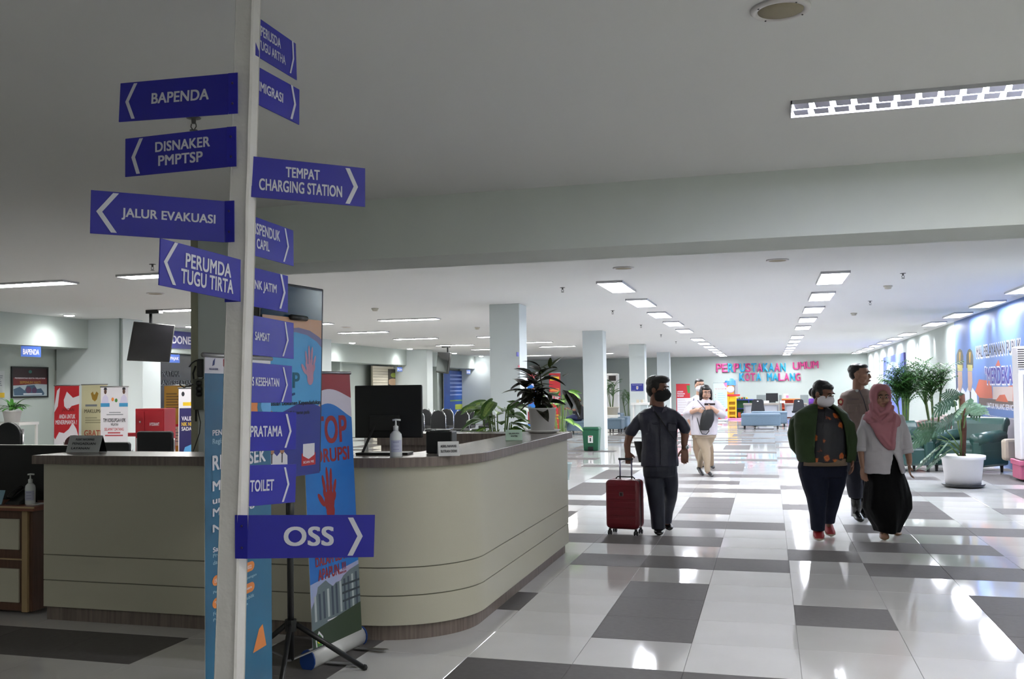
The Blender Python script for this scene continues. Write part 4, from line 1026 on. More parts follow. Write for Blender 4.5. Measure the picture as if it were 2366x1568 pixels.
# small plant on a shelf behind the round chair
sh = thing('side_table', 'low pale side table carrying the small plant by the left edge', 'table', (-10.9, 11.9, 0))
p = at(28, 975, Y=11.9)
MB().bx(p.x-.35, p.x+.3, 11.7, 12.1, p.z-.04, p.z).build('table_top', WHITE, sh)
for sx in (-.32, .27):
    for sy in (11.72, 12.08): MB().bx(p.x+sx-.015, p.x+sx+.015, sy-.015, sy+.015, 0, p.z-.04).build('leg', WHITE, sh)
pl = thing('small_potted_plant', 'small bright green plant in a white pot by the left wall', 'plant', (p.x, 11.9, p.z)); pot(pl, (p.x, 11.9, p.z), .1, .13, .17, POTW, .008)
me = leafmesh('leaf', mat('bright_green_leaf', '4f9a36', .4, noise=(8, .8, '3b7a2c')), W=.3, droop=.5, fold=.2); r = random.Random(8)
for k in range(26):
    a = r.uniform(0, 6.28); put_leaf(me, pl, (p.x+.03*math.cos(a), 11.9+.03*math.sin(a), p.z+.16+.1*r.random()), a, r.uniform(.1, 1.4), r.uniform(.14, .28))
# electrical boxes and cables on the dark column
eb = thing('electrical_box', 'grey electrical box with plugs and hanging cables on the dark square column', 'electrical box', (-4.2, 6.75, 1.4))
a, b = at(452, 875, Y=6.74), at(476, 946, Y=6.74)
MB().bx(a.x, b.x, 6.70, 6.8, b.z, a.z).build('box', solid('5b5d50', .5), eb, bevel=.006)
for k, yy in enumerate((885, 898, 910)):
    q = at(459, yy, Y=6.68); MB().lathe([(.020, 0), (.022, .03), (.012, .045)], (q.x, 6.70, q.z), 10, axis=(0, -1, 0)).build('plug', BLACK, eb, smooth=True)
q = at(467, 850, Y=6.72); MB().bx(q.x-.025, q.x+.03, 6.68, 6.8, q.z-.07, q.z+.07).build('power_brick', BLACK, eb, bevel=.01)
for pts, rr in ((((437, 847), (444, 838), (452, 833), (468, 831)), .006), (((452, 845), (446, 862), (448, 880), (458, 884)), .008), (((453, 900), (453, 930), (453, 973)), .009), (((457, 946), (463, 975), (461, 1000), (446, 1044)), .004), (((415, 888), (425, 895), (444, 888), (456, 884)), .006), (((466, 842), (472, 850), (472, 870), (462, 884)), .007)):
    MB().tube([at(x, y, Y=6.72) for x, y in pts], rr, 6).build('cable', BLACK, eb, smooth=True)
tag(MB().bx(-4.335, -4.28, 6.785, 6.80, 0, CZ).build('corner_trim', solid('9a9a86', .6), None), 'pale vertical trim on the left corner of the dark square column', 'trim')
# recess with shutter and food picture
sr = thing('roller_shutter', 'pale closed shutter in the recess behind the monitor', 'shutter', (-12.5, 29, 0))
a, b = at(860, 850, X=-12.45), at(976, 850, X=-12.45)
MB().bx(-12.5, -12.45, a.y, min(b.y, 32.0), 0, 2.3).build('backing', solid('8f8a7c', .7), sr)
nsl = 0
y2 = min(b.y, 32.0)
for k in range(24):
    MB().bx(-12.45, -12.435, a.y+.02, y2-.02, .05+k*.094, .05+k*.094+.082).build('slat', solid('c9c2b0', .5), sr)
wallpanel('food_poster', 'dark poster of dishes on the shutter above the monitor', (897, 852), (936, 892), -12.43, 'poster', BLACK, None, lambda P: (P.rect(0, 0, 1, 1, solid('2b2118', .4)), P.oval(.3, .35, .18, .14, solid('8a9a3c'), lay=2), P.oval(.25, .75, .3, .2, solid('c9a888'), lay=2), P.oval(.7, .55, .14, .12, solid('b58a3a'), lay=2.3), P.rect(.72, .1, 1, .7, solid('39443d'), lay=2.6), P.lines(.75, .14, .97, .66, 5, solid('aab0aa'), .4)))
hang('hanging_sign', 'small blue sign under the bulkhead above the food poster', (917, 848), (929, 858), -12.03, 'PLN')
hang('hanging_sign', 'small blue sign under the bulkhead at the blue mural', (1077, 854), (1086, 864), -12.03, 'BNI')
# blue mural with rows of chairs
def dr(P):
    P.rect(0, 0, 1, 1, mat('mural_blue', '1a3a86', .45, noise=(1, .8, '1e55a8')))
    P.lines(.1, .06, .75, .42, 6, solid('7f93c8'), .35); P.rect(.18, .52, .68, .6, solid('9aa83c'), lay=2); P.rect(.8, .55, .95, .62, solid('8a2b50'), lay=2); P.lines(.1, .45, .8, .49, 1, solid('6f8f50'), .5)
t, P = wallpanel('wall_mural', 'blue printed wall mural with text lines in the left recess behind the chairs', (1024, 855), (1150, 990), -12.6, 'mural', WHITE, None, dr)
wallpanel('standing_figure_board', 'red and turquoise cut-out board at the right end of the blue mural', (1116, 884), (1132, 977.5), -12.2, 'board', solid('4aa0b0'), None, lambda P: (P.rect(0, 0, 1, .12, RED), P.rect(.1, .3, .9, .45, YEL), P.rect(.1, .6, .9, .7, YEL)))
def banquet(label, X, Y, col):
    t = thing('banquet_chair', label, 'chair', (X, Y, 0), 0, 'metal chairs before the blue mural')
    pts = [(-.2, .48), (-.19, .8), (-.12, .92), (0, .96), (.12, .92), (.19, .8), (.2, .48)]
    MB().prism(pts, (X, Y, 0), (1, 0, 0), (0, 0, 1), (0, 1, 0), .05).build('backrest', col, t, bevel=.01)
    MB().box((X, Y-.22, .46), (.42, .42, .07)).build('seat', col, t, bevel=.015)
    for sx in (-.2, .2):
        MB().tube([(X+sx, Y+.06, 0), (X+sx, Y+.03, .5), (X+sx*.95, Y+.05, .82), (X+sx*.5, Y+.05, .96)], .013, 6).build('rear_leg', CHROME, t, smooth=True)
        MB().tube([(X+sx, Y-.42, 0), (X+sx, Y-.4, .45)], .013, 6).build('front_leg', CHROME, t, smooth=True)
    return t
BC = [(-9.3, 24), (-8.75, 24.1), (-8.2, 24.2), (-7.6, 24.3), (-9.2, 26), (-8.6, 26.1), (-8.0, 26.2), (-7.4, 26.3)]
LBs = ['front row leftmost', 'front row second from left', 'front row third from left', 'front row rightmost', 'back row leftmost', 'back row second from left', 'back row third from left', 'back row rightmost']
b0 = banquet('dark metal-framed chair before the blue mural, '+LBs[0], BC[0][0], BC[0][1], CH)
for (x, y), l in zip(BC[1:], LBs[1:]): dup(b0, (x, y, 0), 0, 'dark metal-framed chair before the blue mural, '+l, 'metal chairs before the blue mural')

# ============================================================ MIDDLE DISTANCE
# second STOP KORUPSI banner and a red one
a = at(1206, 862, Y=17.6); b = at(1243, 864, Y=17.7)
t, P = rollup('roll_up_banner', 'STOP KORUPSI roll-up banner standing beside the thick column, half behind the potted plant', (a.x, 17.6, 0), (b.x, 17.75, 0), a.z, (-.04, 0, 0)); 
stopbanner(P, False); P.build(t)
stand('red and orange roll-up banner seen through the dark-leaved plant', 1270, 1296, 861, 22, lambda P: (P.rect(0, 0, 1, 1, RED, lay=1.2), P.rect(.1, .05, .9, .1, YEL, lay=2), P.rect(.1, .2, .9, .24, ORANGE, lay=2), P.text('MALANG', .1, .3, .9, .4, PW), P.lines(.1, .5, .9, .7, 5, YEL, .4)))
SEATB = mat('blue_grey_upholstery', '5b6f80', .7, noise=(30, .4, '4f6373')); LEGB = solid('16181c', .5)
def ottoman(label, x0, x1, y0, y1, h=.43, col=SEATB):
    t = thing('ottoman', label, 'ottoman', ((x0+x1)/2, (y0+y1)/2, 0))
    MB().bx(x0, x1, y0, y1, .11, h-.03).build('body', col, t, bevel=.03); MB().bx(x0-.01, x1+.01, y0-.01, y1+.01, h-.09, h).build('cushion', col, t, bevel=.035)
    for x in (x0+.1, x1-.1):
        for y in (y0+.08, y1-.08): MB().lathe([(.02, 0), (.028, .11)], (x, y, 0), 8).build('leg', LEGB, t)
    return t
def otp(label, px0, px1, py, dp, h=.43, back=0):
    a, b = at(px0, py, Z=0), at(px1, py, Z=0); Y = (a.y+b.y)/2
    return ottoman(label, a.x, b.x, Y, Y+dp, h)
otp('long blue-grey upholstered bench, nearest in the middle of the hall', 1713, 1804, 991, 1.0, .52)
ottoman('blue-grey upholstered bench right behind the nearest one', -.62, .60, 36.9, 37.8, .54)
otp('blue-grey ottoman left of the green bin', 1306, 1340, 994, .9, .45)
otp('blue-grey ottoman between the two columns below the potted palm, front', 1402, 1436, 999, .8, .46)
otp('lighter blue-grey ottoman behind the front one near the palm', 1428, 1450, 994, 1.2, .46)
otp('dark blue-grey seat below the white palm pot', 1400, 1435, 985, .8, .5)
ottoman('blue-grey round-edged bench behind the counter, left of the variegated plant', -7.3, -5.6, 21.4, 22.4, .5)
# green pedal bin
p = at(1369, 1034, Z=0); GB = solid('15563a', .4); k_ = 2283/depth(p)
gb = thing('pedal_bin', 'green pedal bin with a white label standing before the second free column', 'bin', (p.x, p.y, 0))
Xb, Yb = -4.07, 23.4
gb.location = (Xb, Yb, 0)
mb = MB().loft([[(Xb-.17, Yb-.15, 0), (Xb+.17, Yb-.15, 0), (Xb+.17, Yb+.15, 0), (Xb-.17, Yb+.15, 0)], [(Xb-.2, Yb-.17, .5), (Xb+.2, Yb-.17, .5), (Xb+.2, Yb+.17, .5), (Xb-.2, Yb+.17, .5)]]); mb.build('body', GB, gb, bevel=.02)
mb = MB().loft([[(Xb-.215, Yb-.185, .5), (Xb+.215, Yb-.185, .5), (Xb+.215, Yb+.185, .5), (Xb-.215, Yb+.185, .5)], [(Xb-.19, Yb-.16, .56), (Xb+.19, Yb-.16, .56), (Xb+.19, Yb+.16, .56), (Xb-.19, Yb+.16, .56)]]); mb.build('lid', GB, gb, bevel=.015)
MB().bx(Xb-.06, Xb+.06, Yb-.2, Yb-.14, .01, .1).build('pedal', BLACK, gb, bevel=.006)
P = Panel((Xb-.06, Yb-.172, .36), (1, 0, 0), (0, 0, -1), .12, .17); P.rect(0, 0, 1, 1, WHITE); P.rect(.35, .3, .6, .8, INK, lay=2); P.rect(.2, .05, .8, .15, RED, lay=2); P.build(gb, 'label')
gb2 = dup(gb, (-3.3, 33.4, 0), 0, 'green pedal bin half hidden behind the man with the suitcase')
# palms
def palm(label, c, h, spread, n, seed, potc, potr, poth, nstem=6, lw=.02, green='2f5a24'):
    t = thing('potted_palm', label, 'plant', c); x, y, z = c
    if potr: pot(t, c, potr*.8, potr, poth, solid(potc), .015)
    r = random.Random(seed); ST = solid('48602c', .5)
    stems = MB(); GR = mat('palm_'+green, green, .5, noise=(6, .9, '447a30'))
    for k in range(nstem):
        a = r.uniform(0, 6.28); q = Vector((x+.06*math.cos(a), y+.06*math.sin(a), z+poth-.02)); hh = (h-poth)*r.uniform(.5, .78)
        e = q+Vector((.12*math.cos(a)*spread, .12*math.sin(a)*spread, hh))
        MB().tube([q, (q+e)/2, e], [.014, .011, .008], 5).build('stem', ST, t, smooth=True)
        fr = max(4, n//nstem)
        for f in range(fr):
            fm = MB(); b = r.uniform(0, 6.28); L = (h-poth)*r.uniform(.22, .36); d = Vector((math.cos(b)*.30*spread, math.sin(b)*.30*spread, 1.0)).normalized(); p_ = q+(e-q)*r.uniform(.62, 1)
            pts = [p_]; dd = d.copy()
            for i in range(9):
                dd = (dd+Vector((math.cos(b)*.045, math.sin(b)*.045, -.10))).normalized(); pts.append(pts[-1]+dd*L/9)
            fm.tube(pts, [.006]*5+[.003]*5, 4)
            for i in range(2, 10):
                tdir = (pts[i]-pts[i-1]).normalized(); sd = tdir.cross(Vector((0, 0, 1))).normalized()
                for s in (-1, 1):
                    dl = (sd*s*.8+tdir*.7+Vector((0, 0, .1))).normalized(); ll = L*.42*(1-.5*abs(i-5)/5)
                    leaf(fm, pts[i], dl, ll, lw*1.3, .45, 0, n=3, fold=0)
            fm.build('frond', GR, t)
    return t
palm('tall feathery palm in a white pot beside the column with the blue poster', (-5.3, 34.7, .52), 1.34, 1.2, 36, 4, 'c9c3b4', .24, .28, 5, .03)
palm('loose thin palm right of the white-potted one near the blue poster column', (-4.95, 36.2, 0), 1.6, 1.0, 24, 6, '3a3a3a', .2, .3, 6, .03)
# stand under that pot
tag(MB().bx(-5.55, -5.05, 34.45, 34.95, 0, .52).build('plant_stand', WHITE, None, bevel=.01), 'white block stand under the palm pot', 'stand')
# wall air conditioner grille and cabinet in the distance
ac = thing('floor_air_conditioner', 'white standing air conditioner with a dark grille, far behind the palm', 'air conditioner', (-6.1, 40, 0))
MB().bx(-6.3, -5.85, 40, 40.4, 0, 2.03).build('body', WHITE, ac, bevel=.02); MB().bx(-6.22, -5.93, 39.985, 40, 1.74, 1.95).build('grille', solid('3c3634'), ac)
# blue poster, table and leaflets at the third free column
def facepanel(name, label, p0, p1, Y, cat, draw, col=WHITE, th=.012):
    a, b = at(*p0, Y=Y), at(*p1, Y=Y); t = thing(name, label, cat, ((a.x+b.x)/2, Y, b.z))
    MB().bx(a.x, b.x, Y-th, Y, b.z, a.z).build('board', col, t); P = Panel((a.x, Y-th-.001, a.z), (1, 0, 0), (0, 0, -1), b.x-a.x, a.z-b.z); draw(P); P.build(t); return t
facepanel('column_poster', 'small blue poster with a white crest on the column behind the man with the suitcase', (1458, 886), (1487, 903), 32.09, 'poster', lambda P: (P.rect(0, 0, 1, 1, solid('2a3590', .4)), P.poly([(.42, .35), (.58, .35), (.58, .7), (.5, .82), (.42, .7)], PW, lay=2), P.rect(.47, .42, .53, .66, GOLD, lay=3), P.text('PELAYANAN PUBLIK', .1, .12, .9, .22, PW, bold=False), P.text('MALANG', .05, .85, .35, .93, PW, bold=False)))
tb = thing('leaflet_table', 'white table with leaflet holders before the column with the blue poster', 'table', (-4.1, 31.4, 0))
a, b = at(1459, 930, Y=31.4), at(1500, 930, Y=31.4)
MB().bx(a.x, b.x, 31.2, 31.6, a.z-.07, a.z).build('table_top', WHITE, tb, bevel=.005); MB().bx(a.x+.3, b.x-.05, 31.25, 31.55, 0, a.z-.07).build('side_panel', solid('b9c4c6'), tb); MB().bx(a.x+.05, a.x+.1, 31.25, 31.55, 0, a.z-.07).build('leg', WHITE, tb)
for k in range(3):
    t = tag(MB().box((a.x+.2+k*.13, 31.4, a.z+.05), (.09, .03, .1), 0).build('leaflet_holder', solid('c9c0b0') if k < 2 else WHITE, None), 'small leaflet holder on the white table, %s' % ('left one', 'middle one', 'right one')[k], 'holder', 'leaflet holders on the white table')
for k, (px_, py_, c, l) in enumerate(((1196, 818, '4a4a9a', 'upper small blue and red sticker'), (1199, 846, 'b05060', 'lower small red sticker'))):
    q = at(px_+1, py_, X=-3.815); tag(MB().box((-3.8225, q.y, q.z), (.006, .14 if k == 0 else .1, .07 if k == 0 else .035)).build('sticker', solid(c), None), l+' on the bright side of the thick free column', 'sticker')

# ============================================================ FAR END: LIBRARY
BAL = {'p': mat('pink_foil', 'c2447f', .25, metal=.35, bump=(9, .6)), 'b': mat('blue_foil', '2b9cc6', .25, metal=.35, bump=(9, .6))}
LT = [('PERPUSTAKAAN', 'ppbpbpbpbbpb', 1655, 1817, 840, 859), ('UMUM', 'pppp', 1832, 1893, 837, 853), ('KOTA', 'bppb', 1708, 1760, 862, 879), ('MALANG', 'bbppbp', 1773, 1851, 862, 879)]
for wd, cs, x0, x1, y0, y1 in LT:
    for i, ch in enumerate(wd):
        f0, f1 = i/len(wd), (i+.88)/len(wd)
        xa, xb = x0+(x1-x0)*f0, x0+(x1-x0)*f1
        dy = {'PERPUSTAKAAN': -1.5*i/11, 'UMUM': -3*i/3}.get(wd, 0)
        a, b = at(xa, y0+dy, Y=47.9), at(xb, y1+dy, Y=47.9)
        vs, fs, gx0, gx1, gy0, gy1 = text_geo(ch); mb = MB()
        for ex, ey in ((0, 0), (.03, .02), (-.03, -.02), (.03, -.02), (-.03, .02)):
            P0 = [Vector((a.x+(v.x-gx0+ex)/(gx1-gx0)*(b.x-a.x), 47.905+.004*ex*20, b.z+(v.y-gy0+ey)/(gy1-gy0)*(a.z-b.z))) for v in vs]
            bm = bmesh.new(); bv = [bm.verts.new(p) for p in P0]
            for f in fs:
                try: bm.faces.new([bv[q] for q in f])
                except Exception: pass
            r = bmesh.ops.extrude_face_region(bm, geom=bm.faces[:]); bmesh.ops.translate(bm, verts=[g for g in r['geom'] if isinstance(g, bmesh.types.BMVert)], vec=(0, .1, 0))
            bmesh.ops.recalc_face_normals(bm, faces=bm.faces); bm.verts.index_update()
            mb.add([v.co.copy() for v in bm.verts], [tuple(v.index for v in f.verts) for f in bm.faces]); bm.free()
        o = remeshed(mb, 'balloon_letter', BAL[cs[i]], None, .015, 2)
        tag(o, 'foil balloon letter %s in %s, %s letter of %s on the far wall' % (ch, {'p': 'pink', 'b': 'blue'}[cs[i]], ['first', 'second', 'third', 'fourth', 'fifth', 'sixth', 'seventh', 'eighth', 'ninth', 'tenth', 'eleventh', 'last'][i], wd), 'balloon', 'foil balloon letters')
def bp(px_, py_, Y): return at(px_, py_, Y=Y)
stand('red and white roll-up banner near the far wall, left of the woman with glasses', 1564, 1596, 886, 42, lambda P: (P.rect(0, 0, 1, .4, RED, lay=1.2), P.rect(0, 0, .06, 1, RED, lay=1.4), P.poly([(.75, .05), (1, .05), (1, .25), (.85, .27)], GREEN, lay=2), P.text('LAYANAN', .08, .2, .5, .24, PW), P.text('PENGADUAN', .08, .26, .62, .3, PW), P.text('MASYARAKAT', .08, .32, .55, .36, PW), P.lines(.12, .45, .9, .85, 6, solid('b9a9a0'), .15), P.rect(0, .85, 1, 1, RED, lay=1.5)))
stand('pastel mint and pink roll-up banner near the far wall, right of the woman with glasses', 1651, 1682, 884, 42.5, lambda P: (P.rect(0, 0, 1, 1, solid('b5d6d2'), lay=1.2), P.poly([(.72, 0), (1, 0), (1, .13), (.85, .1)], PINK, lay=2), P.text('TATA TERTIB', .08, .15, .95, .18, RED), P.lines(.3, .28, .9, .7, 7, solid('93b5b3'), .3), P.oval(.12, .32, .03, .01, RED, lay=2), P.oval(.12, .4, .03, .01, RED, lay=2), P.oval(.12, .48, .03, .01, RED, lay=2), P.poly([(.75, .76), (1, .7), (1, .78), (.8, .8)], RED, lay=2), P.oval(.8, .95, .2, .05, PINK, lay=2), P.poly([(.2, .97), (.6, .93), (.6, 1), (.2, 1)], RED, lay=2)))
# plastic playground slide
sl = thing('playground_slide', 'colourful plastic playground slide with yellow steps near the far wall', 'slide', (-1.6, 45, 0))
YP = solid('e0b51e', .35)
a, b = bp(1682, 930, 45), bp(1699, 930, 45)
for s, x in ((0, a.x), (1, b.x)): MB().prism([(0, 0), (.35, 0), (.2, 1.0), (0, 1.0)], (x, 44.8, 0), (0, 1, 0), (0, 0, 1), (1, 0, 0), .05).build('side_rail', YP, sl)
for k in range(4): MB().bx(a.x, b.x, 44.85, 45.1, .12+k*.22, .2+k*.22).build('step', YP, sl)
MB().bx(a.x-.05, b.x+.05, 45.05, 45.15, 0, 1.02).build('back', YP, sl); MB().bx(a.x-.03, b.x+.2, 45, 45.5, 1.02, 1.1).build('platform', RED, sl)
MB().bx(a.x-.03, b.x-.06, 45.1, 45.2, 1.1, 1.5).build('side_panel', solid('d99422', .4), sl); MB().lathe([(.16, 0), (.12, .02)], (a.x+.12, 45.09, 1.32), 14, axis=(0, -1, 0)).build('disc', solid('c9c4d6'), sl)
MB().lathe([(.26, 0), (.24, .2), (.1, .3)], (a.x+.12, 45.3, 1.5), 14).build('roof', solid('4a90d9', .4), sl); MB().bx(b.x-.08, b.x+.12, 45.2, 45.3, 1.1, 1.75).build('grey_panel', solid('9aa0a4'), sl)
MB().bx(a.x-.05, b.x+.45, 44.2, 45.0, 0, .06).build('foot_plate', PINK, sl, bevel=.01)
# coloured children's shelves
def shelf(label, x0, x1, y0, Y, cols):
    a, b = bp(x0, y0, Y), bp(x1, y0, Y); t = thing('bookshelf', label, 'shelf', ((a.x+b.x)/2, Y, 0)); n_ = max(2, int((b.x-a.x)/.5))
    MB().bx(a.x, b.x, Y-.05, Y+.35, a.z-.05, a.z).build('top', solid(cols[0], .4), t); MB().bx(a.x, b.x, Y-.02, Y+.3, a.z-.45, a.z-.41).build('shelf', solid(cols[1], .4), t); MB().bx(a.x, b.x, Y+.3, Y+.33, 0, a.z).build('back', solid(cols[2], .5), t)
    for i in range(n_+1): MB().bx(a.x+(b.x-a.x-.04)*i/n_, a.x+(b.x-a.x-.04)*i/n_+.04, Y-.04, Y+.3, 0, a.z-.05).build('upright', solid(cols[i % 3], .4), t)
    for i in range(n_*2):
        x = a.x+.08+(b.x-a.x-.2)*i/(n_*2); MB().bx(x, x+.12, Y, Y+.15, .05, .05+.22+.05*(i % 3)).build('storage_box', solid(['c9552b', '2a4aa0', '3f8f4a', 'd9b32a'][i % 4], .5), t)
    return t
shelf('blue and red low children\'s bookshelf left of the desk by the far wall', 1700, 1760, 922, 46.2, ('24308c', '24308c', '3f7d4a'))
shelf('orange low bookshelf right of the monitor by the far wall', 1800, 1868, 921, 46.4, ('d97a2a', 'c9552b', 'a9401f'))
r = random.Random(2)
for k in range(5):
    q = bp(1703+k*5.6, 917, 46.2); tag(MB().ball((q.x, 46.25, bp(1700, 922, 46.2).z+.05), .05, 8).build('toy', solid(['d9b32a', '6f9a2a', 'd9632a', '3f6f3a'][k % 4], .4), None, smooth=True), 'small %s toy on the blue bookshelf top, %s from the left' % (['yellow', 'lime', 'orange', 'green'][k % 4], ORD[k] if k else 'first'), 'toy', 'toys on the blue bookshelf')
# desks and monitor
def desk(label, x0, x1, y0, Y):
    a, b = bp(x0, y0, Y), bp(x1, y0, Y); t = thing('office_desk', label, 'desk', ((a.x+b.x)/2, Y, 0))
    MB().bx(a.x, b.x, Y, Y+.7, a.z-.06, a.z).build('desk_top', solid('8f877d', .5), t); MB().bx(a.x+.08, b.x-.08, Y+.1, Y+.13, .2, a.z-.06).build('modesty_panel', solid('aeb1b8', .5), t)
    for x in (a.x+.02, b.x-.08): MB().bx(x, x+.06, Y+.02, Y+.66, 0, a.z-.06).build('leg', solid('77777c'), t)
    return t
desk('grey office desk with the black monitor before the far wall', 1717, 1800, 932, 41.5)
desk('grey office desk right of the monitor desk, partly behind the woman in green', 1812, 1866, 932, 41.5)
mo2 = thing('monitor', 'small black monitor on the far desk below the pink letters', 'monitor', (0, 41.8, .75))
a, b = bp(1769.5, 908, 41.9), bp(1798, 928, 41.9)
MB().bx(a.x, b.x, 41.88, 41.93, b.z+.02, a.z).build('panel', BLACK, mo2, bevel=.01); MB().bx((a.x+b.x)/2-.03, (a.x+b.x)/2+.03, 41.93, 41.97, b.z+.01, a.z-.2).build('stand', BLACK, mo2); MB().bx((a.x+b.x)/2-.14, (a.x+b.x)/2+.14, 41.85, 42.05, b.z-.03, b.z+.02).build('stand_base', BLACK, mo2)
for x0, x1, l in ((1748, 1770, 'left one, beside the black monitor'), (1800, 1806, 'narrow middle one behind the monitor'), (1849, 1868, 'right one, beside the purple headscarf')):
    a, b = bp(x0, 912, 43), bp(x1, 912, 43); t = thing('desk_partition', 'grey desk partition, '+l, 'partition', ((a.x+b.x)/2, 43, 0)); MB().bx(a.x, b.x, 43, 43.06, 0, a.z).build('panel', solid('7d8583', .7), t, bevel=.01)
for x0, x1, l in ((1734.5, 1767.5, 'black rounded office chair before the monitor desk'), (1831, 1860, 'black rounded office chair partly behind the woman in the green jacket')):
    a, b = bp(x0, 922, 39.5), bp(x1, 951, 39.5); t = thing('office_chair', l, 'chair', ((a.x+b.x)/2, 39.5, 0)); w_ = b.x-a.x; cx = (a.x+b.x)/2
    pts = [(w_*.38, a.z-.03), (w_*.25, a.z), (-w_*.25, a.z), (-w_*.38, a.z-.03), (-w_*.44, (a.z+b.z)/2), (-w_*.5, b.z+.03), (w_*.5, b.z+.03), (w_*.44, (a.z+b.z)/2)]
    MB().prism(pts, (cx, 39.5, 0), (1, 0, 0), (0, 0, 1), (0, 1, 0), .06).build('backrest', solid('1b1d22', .6), t, bevel=.02); MB().bx(cx-.25, cx+.25, 39.55, 40, .42, .5).build('seat', CH, t, bevel=.02)
    MB().lathe([(.03, .05), (.03, .42)], (cx, 39.78, 0), 8).build('gas_lift', CHROME, t); MB().bx(cx-.03, cx+.03, 39.49, 39.5, a.z-.1, a.z-.06).build('tag_sticker', WHITE, t)
    for k in range(5): MB().tube([(cx, 39.78, .07), (cx+.26*math.cos(k*1.257), 39.78+.26*math.sin(k*1.257), .03)], .02, 5).build('base_leg', BLACK, t)
for x, l in ((1771, 'left one before the monitor'), (1808, 'right one on the desk edge')):
    a = bp(x, 931, 41.6); tag(MB().box((a.x, 41.7, a.z+.05), (.2, .04, .1)).build('desk_name_plate', WHITE, None), 'white name plate on the far desks, '+l, 'sign')
facepanel('small_picture', 'small pale framed picture on the orange bookshelf', (1810, 909), (1822, 919), 46.5, 'picture', lambda P: (P.rect(0, 0, 1, 1, solid('c9d0c4')), P.rect(.5, .4, 1, 1, PINK, lay=2)))

# ============================================================ RIGHT SIDE
def rp(px_, py_): 
    "point on the right wall"
    v = ray(px_, py_); nx, ny = 1, -.011; t = (3.97-17*.011+.0)/(v.x*1+v.y*ny); return C0+v*t
def rpanel(name, label, x0, yt, x1, yb, cat, draw, off=.02, frame=None):
    a, b = rp(x0, yt), rp(x1, yt); z1 = rp(x0, yb).z; z0 = (a.z)
    n_ = Vector((-1, .011, 0)).normalized(); t = thing(name, label, cat, ((a.x+b.x)/2, (a.y+b.y)/2, z1))
    ux = (Vector((b.x, b.y, 0))-Vector((a.x, a.y, 0))); w_ = ux.length; ux.normalize()
    MB().prism([(0, 0), (w_, 0), (w_, z1-z0), (0, z1-z0)], a+n_*.002, ux, (0, 0, 1), n_, off).build('board', frame or WHITE, t)
    P = Panel(a+n_*(off+.003), ux, (0, 0, -1), w_, z0-z1); draw(P); P.build(t); return t, P
def dr(P):
    P.rect(0, 0, 1, 1, mat('mural_sky_print', '5876ac', .45, noise=(.6, .8, '4a68a0')))
    def U(x, y): u, v = P.uv(x, y); return u, v
    def poly(pts, m, lay=1.5): P.poly([U(*q) for q in pts], m, False, lay)
    TC, SK = solid('b5573a', .5), solid('a88a78')
    for x, dx in ((2218, 0), (2241, 0)):
        poly([(x-8, 850), (x-8, 820), (x-4, 808), (x, 805), (x+5, 810), (x+8, 822), (x+8, 850)], solid('4a4a38')); poly([(x-6, 842), (x+6, 843), (x+6, 857), (x-5, 857)], solid('a8a060'), 1.9); poly([(x-2, 813), (x+2, 813), (x+1, 838), (x-1, 838)], GOLD, 2.1)
        poly([(x-5, 858), (x+5, 858), (x+6, 885), (x+2, 905), (x-4, 900)], SK, 1.8)
        poly([(x-13, 1000), (x-12, 915), (x-5, 895), (x+1, 910), (x+6, 895), (x+16, 910), (x+20, 965), (x+20, 1000)], solid('c9cdd6'), 1.7); poly([(x, 905), (x+3, 905), (x+3, 950), (x, 950)], INK, 2)
    poly([(2209, 850), (2213, 830), (2213, 905), (2209, 905)], solid('3c4660'), 1.4)
    poly([(2253, 905), (2262, 876), (2290, 880), (2294, 920), (2265, 920)], TC); poly([(2262, 918), (2366, 930), (2366, 945), (2262, 935)], solid('5a4a44')); poly([(2300, 845), (2307, 830), (2312, 845)], TC)
    poly([(2294, 893), (2340, 893), (2340, 927), (2294, 925)], solid('b7a6a0'), 1.3); poly([(2330, 890), (2366, 890), (2366, 930), (2330, 930)], TC, 1.2); poly([(2300, 926), (2310, 912), (2322, 911), (2330, 929)], TC, 1.8)
    poly([(2222, 965), (2366, 965), (2366, 1060), (2222, 1060)], solid('8d8790'), 1.1)
    for t_, (x0, y0), (x1, y1), c in (('MAL PELAYANAN PUBLIK', (2256, 803), (2359, 812), INK), ('"MERDEKA"', (2276, 850), (2345, 885), solid('3b2f86')), ('UNTUK MALANG SERVICE', (2281, 930), (2345, 949), PW), ('MEWUJUDKAN MALANG BERMARTABAT', (2276, 957), (2366, 973), PW)):
        (u0, v0), (u1, v1) = U(x0, y0), U(x1, y1)
        P.text(t_, u0, v0, u1, v1, c, False, 4)
        if c is not PW: P.text(t_, u0-.03, v0-.025, u1+.03, v1+.025, PW, False, 3); P.text(t_, u0+.02, v0+.01, u1+.05, v1+.04, solid('9aa0b0'), False, 2.5)
    U0 = U(2276, 957)
rpanel('wall_mural', 'large sky-blue wall mural with two officials in caps, red roofs and MERDEKA lettering', 2207, 742, 2560, 1060, 'mural', dr)
rpanel('wall_picture', 'blue picture board with a large arch on the right wall behind the palms', 2044, 826, 2093, 960, 'picture', lambda P: (P.rect(0, 0, 1, 1, mat('arch_blue', '5566b8', .45, noise=(1, .8, '6f86cc'))), P.oval(.5, .4, .42, .3, solid('a9b8dc'), lay=1.5), P.oval(.5, .45, .34, .27, solid('8296d2'), lay=2), P.poly([(.1, .72), (.16, .55), (.22, .72)], solid('b56a5a'), lay=2.3), P.rect(0, .9, 1, 1, solid('b99'  'a9a'[:0]+'a99a9a'[:4] if False else 'b99a9a'), lay=2)), frame=solid('20205a'), off=.06)
